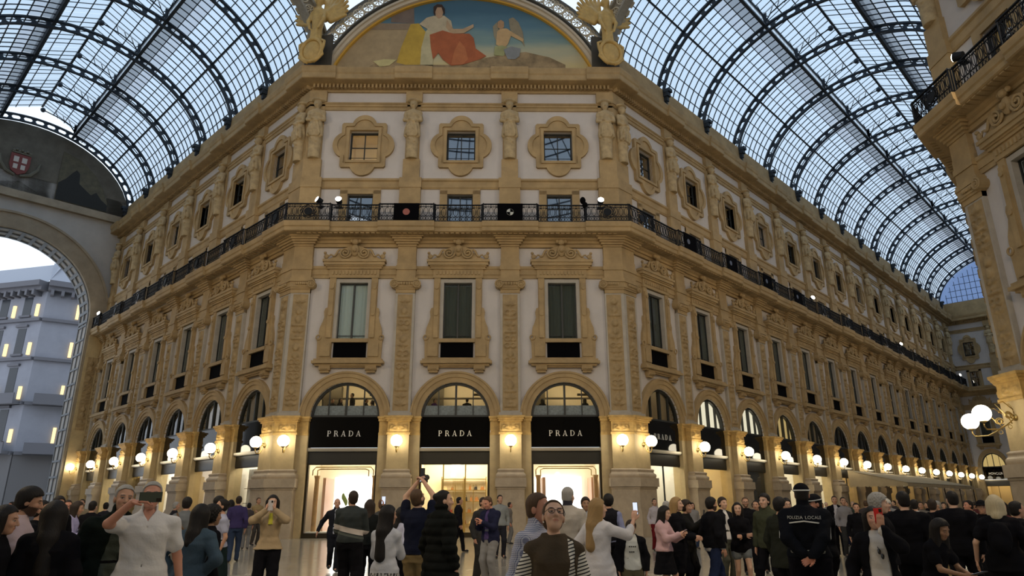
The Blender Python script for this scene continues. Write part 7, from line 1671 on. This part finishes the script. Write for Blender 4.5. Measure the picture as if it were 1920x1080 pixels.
PP(1396, 931, 18.5, 5, 'bearded man in a dark coat behind the woman in shorts', skin='m', hair=('short', 'brown'), beard='brown', glasses=(.02, .02, .02), top=dict(col=BK, th=.03), bottom=('trousers', BK))
PP(1417, 937, 19, -15, 'person in black between the bearded man and the smiling man', skin='m', hair=('short', 'black'), top=dict(col=BK, th=.03), bottom=('trousers', BK))
PP(1433, 924, 13.8, -30, 'smiling young man with thick black hair in an olive jacket', skin='l', hair=('thick', 'black'), top=dict(name='olive_jacket', col=(.045, .05, .03), th=.035, hem=.84, collar=.05), bottom=('trousers', BK), feet=((.1, .1), (-.22, -.14)))
PP(1458, 931, 12, 130, 'black-haired person in an olive and black jacket beside the police officer', skin='m', build=1.1, hair=('thick', 'black'), top=dict(col=(.020, .022, .016), th=.04, hem=.7), bottom=('trousers', BK, .03))
PP(1472, 933, 15.5, 20, 'man with glasses half hidden behind the officers', skin='l', hair=('thick', 'black'), glasses=(.02, .02, .02), top=dict(col=BK, th=.03), bottom=('trousers', BK))
REFL = (.55, .55, .52)
def x_police(c):
    band(c, (1.315, 1.285), 30, 150, REFL, .044, .010); k = c['k']
    ml_ = mat('reflective_letters', (.5, .5, .47), .5); a, b = .172*k*c['w']+.05, .118*k*c['w']+.05
    for wd_, xo in (('POLIZIA', -.105), ('LOCALE', .115)):
        me = text_mesh(wd_, .050*k, ml_, .002, 1.1)
        for v in me.vertices:
            ph = -(v.co.x+xo*k)/a; z = v.co.z; v.co = (a*math.sin(ph), b*math.cos(ph)+.004-v.co.y*.5, c['Z'](1.355)+z)
        obj('back_lettering', me, c['root'])
    for s in (1, -1): m = MB(); S_, E_, W_ = c['sh'][s], c['elb'][s], c['wri'][s]; o = V3(s*.088, .0, .0); m.tube([S_+V3(-s*.05, .07, .05), S_+o*.9+V3(0, .03, 0), E_+o, W_+o*.6], .006, 5); m.build('sleeve_piping', mat('piping', (.42, .42, .40), .5), c['root'])
    band(c, (.985, .985), 40, 140, (.16, .16, .13), .035, .022, 'belt_pouch')
PP(1500, 905, 9.9, 176, 'police officer seen from behind, hands clasped behind the back', skin='r', build=1.22, head=(0, 0, 0), hair=('short', 'black'), cap=dict(col=BK, band=(.6, .6, .58)), top=dict(name='uniform_jacket', col=(.006, .007, .010), th=.045, hem=.92, collar=.06), bottom=('trousers', (.006, .006, .009), .04), hl=(.04, .22, .95), hr=(-.05, .24, .93), el_=(1, .5, 0), er_=(-1, .5, 0), nl=(0, 1, 0), nr_=(0, 1, 0), cl=45, cr=45, dl=(-.8, .1, -.5), dr=(.8, .1, -.5), feet=((.16, 0), (-.16, 0)), extra=x_police)
def x_police2(c):
    band(c, (1.16, 1.12), 200, 340, REFL, .04, .008); band(c, (1.30, 1.28), 200, 300, REFL, .04, .007, 'chest_band')
    m = MB(); m.box(-.03, .05, -.2, -.18, c['Z'](.93), c['Z'](.99)); m.build('belt_buckle', mat('buckle', (.4, .4, .3), .4), c['root'])
PP(1530, 925, 11, -58, 'second police officer in a peaked cap, arms folded, facing left', skin='r', build=1.15, head=(0, -8, 0), hair=('short', 'black'), cap=dict(col=(.010, .011, .013), band=(.45, .45, .43), brim=1), top=dict(name='uniform_jacket', col=(.008, .009, .012), th=.045, hem=.92, collar=.05), bottom=('trousers', (.006, .006, .009), .04), hl=(-.1, -.24, 1.16), hr=(.1, -.26, 1.2), extra=x_police2)
PP(1563, 929, 25.5, 5, 'man in a dark suit with a pale shirt far behind the officers', hair=('short', 'dark'), inner=dict(name='pale_shirt', col=(.45, .43, .46), th=.012), top=dict(col=BK, th=.025, open=.06), bottom=('trousers', BK), feet=((.08, -.14), (-.08, .14)))
PP(1579, 931, 25, 12, 'woman in a grey jacket with a wheeled case', sex='f', hair=('short', 'dark'), top=dict(col=(.22, .21, .22), th=.025), bottom=('trousers', (.03, .03, .03)), extra=lambda c: setp((lambda m: (m.box(-.2, .2, -.12, .12, .06, .62), m.tube([(-.1, 0, .62), (-.1, 0, .98), (.1, 0, .98), (.1, 0, .62)], .012, 6), m.build('suitcase', mat('tan_suitcase', (.20, .14, .08), .5), None, c['root'].matrix_basis @ T(.35, -.2, 0)))[-1])(MB()), 'tan wheeled suitcase beside the woman in grey', 'suitcase'))
PP(1604, 942, 20, 0, 'dark-haired child-height person far right of the officers', skin='m', hair=('short', 'black'), top=dict(col=BK, th=.02), bottom=('trousers', BK))
def x_red(c):
    w = c['wri'][1]; phone_at(c['root'], (w[0]+.0, w[1]+.022, w[2]+.125), (0, -1, 0), (-.02, 0, 1), 'bright red phone covering half the face of the woman in black and white', (.62, .012, .015), True, 1.08); m = MB(); m.tube([(.0, -.155*c['k'], c['Z'](1.32)), (.02, -.165*c['k'], c['Z'](1.24))], .004, 5); m.sphere((.01, -.165*c['k'], c['Z'](1.27)), .022, 8, 6, (.7, .35, 1.3)); m.sphere((.035, -.165*c['k'], c['Z'](1.22)), .022, 8, 6, (.7, .35, 1.3)); m.build('sunglasses', mat('sunglass_black', (.01, .01, .01), .2), c['root'])
PP(1633, 948, 8.4, 0, 'woman in a white top and black jacket photographing with a red phone', sex='f', skin='m', build=1.1, head=(8, 2, 0), hair=('long', 'black', .3), inner=dict(name='white_top', col=(.55, .52, .48), th=.022, hem=.9), top=dict(name='black_jacket', col=BK, th=.045, hem=.8, open=.10), bottom=('trousers', BK, .02), hl=(.06, -.24, 1.50), el_=(1, -.1, -1), dl=(.1, -.02, 1), cl=14, nl=(0, 1, 0), hr=(-.30, -.06, .90), extra=x_red)
PP(1640, 924, 10.6, 95, 'man with curly grey hair in a black jacket behind the red phone', skin='l', hair=('curly', 'grey'), top=dict(col=BK, th=.04), bottom=('trousers', (.25, .2, .16)), build=1.1)
PP(1690, 919, 11.7, 172, 'broad man with receding dark hair in a black jacket, seen from behind', skin='l', build=1.28, head=(30, 0, 0), hair=('short', 'black'), top=dict(col=(.006, .006, .008), th=.05, hem=.8), bottom=('trousers', BK, .03))
PP(1732, 968, 9.4, 55, 'young woman in black bent over her phone at lower right', sex='f', skin='d', lean=(.02, -.10), head=(-10, -24, 0), hair=('loose', 'black', .3), top=dict(name='black_t_shirt', col=BK, th=.03, sleeve='short', hem=.8), bottom=('trousers', (.30, .28, .26), .02), hl=(.04, -.45, 1.06), hr=(-.08, -.45, 1.06), el_=(.6, .3, -1), er_=(-.6, .3, -1), cl=45, cr=45, extra=lambda c: phone_at(c['root'], tuple((c['wri'][1]+c['wri'][-1])/2+V3(0, -.13, .03)), (0, -.3, -1), (0, -1, .2), 'dark phone held flat by the young woman bent over it', screen=True))
PP(1745, 934, 16, 170, 'man in a black jacket and khaki trousers in the right crowd', hair=('short', 'dark'), top=dict(col=BK, th=.035), bottom=('trousers', (.25, .19, .10), .02), feet=((.1, .1), (-.1, -.1)))
PP(1782, 919, 13.6, 168, 'tall man in black walking away at right', skin='l', build=1.15, head=(35, 0, 0), hair=('short', 'black'), top=dict(col=(.006, .006, .008), th=.045, hem=.8), bottom=('trousers', BK, .025), feet=((.1, .18), (-.12, -.16)))
def x_bp(c): c['who'] = 'the white-haired woman'; backpack(c, BK)
PP(1861, 926, 11.6, 175, 'woman with white-blonde hair in a black T-shirt seen from behind', sex='f', skin='l', build=1.28, hair=('long', 'pale', .14), top=dict(name='black_t_shirt', col=BK, th=.035, sleeve='short', hem=.78), bottom=('trousers', BK, .03), hl=(.33, -.02, .9), hr=(-.33, -.02, .9), extra=x_bp)
def x_bp2(c): c['who'] = 'the person in yellow trousers'; backpack(c, (.010, .010, .011))
PP(1899, 938, 12.6, 120, 'person with a black backpack and yellow trousers at the right edge', sex='f', skin='m', build=1.1, hair=('short', 'black'), top=dict(col=BK, th=.035, sleeve='short'), bottom=('trousers', (.40, .33, .05), .03), extra=x_bp2)
PP(1838, 937, 16, 0, 'man in a wide black hat in the right crowd', skin='m', hair=('short', 'black'), cap=dict(col=BK, wide=1), top=dict(col=BK, th=.03), bottom=('trousers', BK))
PP(1661, 934, 17, -20, 'man in a pale cap and dark jacket between the right groups', skin='r', hair=('short', 'grey'), cap=dict(col=(.42, .40, .36), brim=1), top=dict(col=BK, th=.03), bottom=('trousers', NAVY))
PP(1712, 935, 18, 170, 'person in a white shirt behind the broad man in black', hair=('short', 'black'), top=dict(col=(.45, .44, .44), th=.02), bottom=('trousers', BK))
# distant crowd
crowd = [(1585, 939, 31), (1598, 940, 36), (1622, 938, 30), (1667, 940, 33), (1676, 938, 40), (1725, 940, 26), (1738, 941, 34), (1757, 938, 22), (1768, 941, 30), (1808, 938, 24), (1816, 937, 20), (1826, 940, 28), (1850, 941, 30), (1876, 938, 16), (1412, 941, 30), (1297, 942, 28), (1548, 941, 40), (1540, 942, 34), (955, 941, 31), (1010, 942, 30), (468, 942, 30), (200, 941, 26), (25, 940, 26), (330, 940, 25)]
rr = random.Random(11); far_t = [(.02, .02, .025), BK, NAVY, (.06, .05, .05), (.18, .16, .14), (.10, .03, .03), (.25, .24, .24), (.03, .05, .04)]
crowd.sort()
for i, (u, yt, d) in enumerate(crowd):
    hc_ = rr.choice(['black', 'dark', 'brown', 'dark', 'grey']); PP(u, yt, d, rr.choice([0, 20, 160, 180, -60, 90]), 'small distant pedestrian, %s from the left among the far crowd' % (ORD+['seventeenth', 'eighteenth', 'nineteenth', 'twentieth', 'twenty-first', 'twenty-second', 'twenty-third', 'twenty-fourth'])[i], sex=rr.choice('mf'), skin=rr.choice('mlfr'), hair=(rr.choice(['short', 'short', 'thick', 'long']), hc_, .25), top=dict(col=rr.choice(far_t), th=.025), bottom=('trousers', rr.choice([BK, NAVY, GRY, JEAN])), feet=((.09, rr.uniform(-.15, .15)), (-.09, rr.uniform(-.15, .15))), h=.024, group='far crowd')
# ---- cafe guests behind the half-round windows
ME_STOOL = None
def guest(i, x, y, H, face, lb, sit, col):
    global ME_STOOL
    zf = 5.97 if sit else 5.82; person((i-1)*BC+x, y, face, H, .022, lb, sex='f' if 'woman' in lb else 'm', skin='m', hair=('long' if 'woman' in lb else 'short', 'black', .25), top=dict(col=col, th=.03), bottom=('trousers', BK), z0=zf, sit=sit, group='cafe guests')
    if sit:
        if ME_STOOL is None:
            m = MB(); m.lathe([(.2, .41), (.21, .43), (.2, .46)], 12); m.cyl((0, 0, .02), (0, 0, .41), .03, 8); m.lathe([(.18, 0), (.17, .02)], 12); ME_STOOL = m.mesh('cafe_stool', M_ROOMD)
        setp(obj('cafe_stool', ME_STOOL, None, T((i-1)*BC+x, y, zf)), 'round stool of the ' + lb.replace('dark-clothed ', '').replace('seated ', '').replace(' with long hair', '').replace(' in violet light', '').replace(' with his back turned', ''), 'stool')
guest(0, -1.05, 1.3, 1.72, 30, 'dark-clothed man seated at the left pane of the left cafe window', True, BK); guest(0, -.55, 1.0, 1.7, 60, 'seated woman in black beside the centre bar of the left cafe window', True, BK); guest(0, .12, 1.0, 1.72, -70, 'waiter standing in black in the left cafe window', False, BK); guest(0, .85, 1.1, 1.7, 90, 'seated man in the right half of the left cafe window', True, BK); guest(0, 1.15, 1.5, 1.66, -90, 'seated woman at the right end of the left cafe window', True, (.1, .08, .06))
guest(1, -1.25, 1.1, 1.68, 60, 'seated man in violet light at the left of the middle cafe window', True, (.05, .01, .10)); guest(1, .55, 1.2, 1.72, 180, 'seated man with his back turned in the middle cafe window', True, BK)  # violet light on the first guest is put into his top's colour
guest(2, -1.15, 1.1, 1.68, 150, 'seated woman with long hair at the left of the right cafe window', True, BK); guest(2, 1.2, 1.0, 1.68, 170, 'seated woman with long hair at the right of the right cafe window', True, BK)
import sys as _s
if "DEBUGH" in __import__("os").environ: print([(l[:40], round(h,2)) for l, h in NPEOPLE])
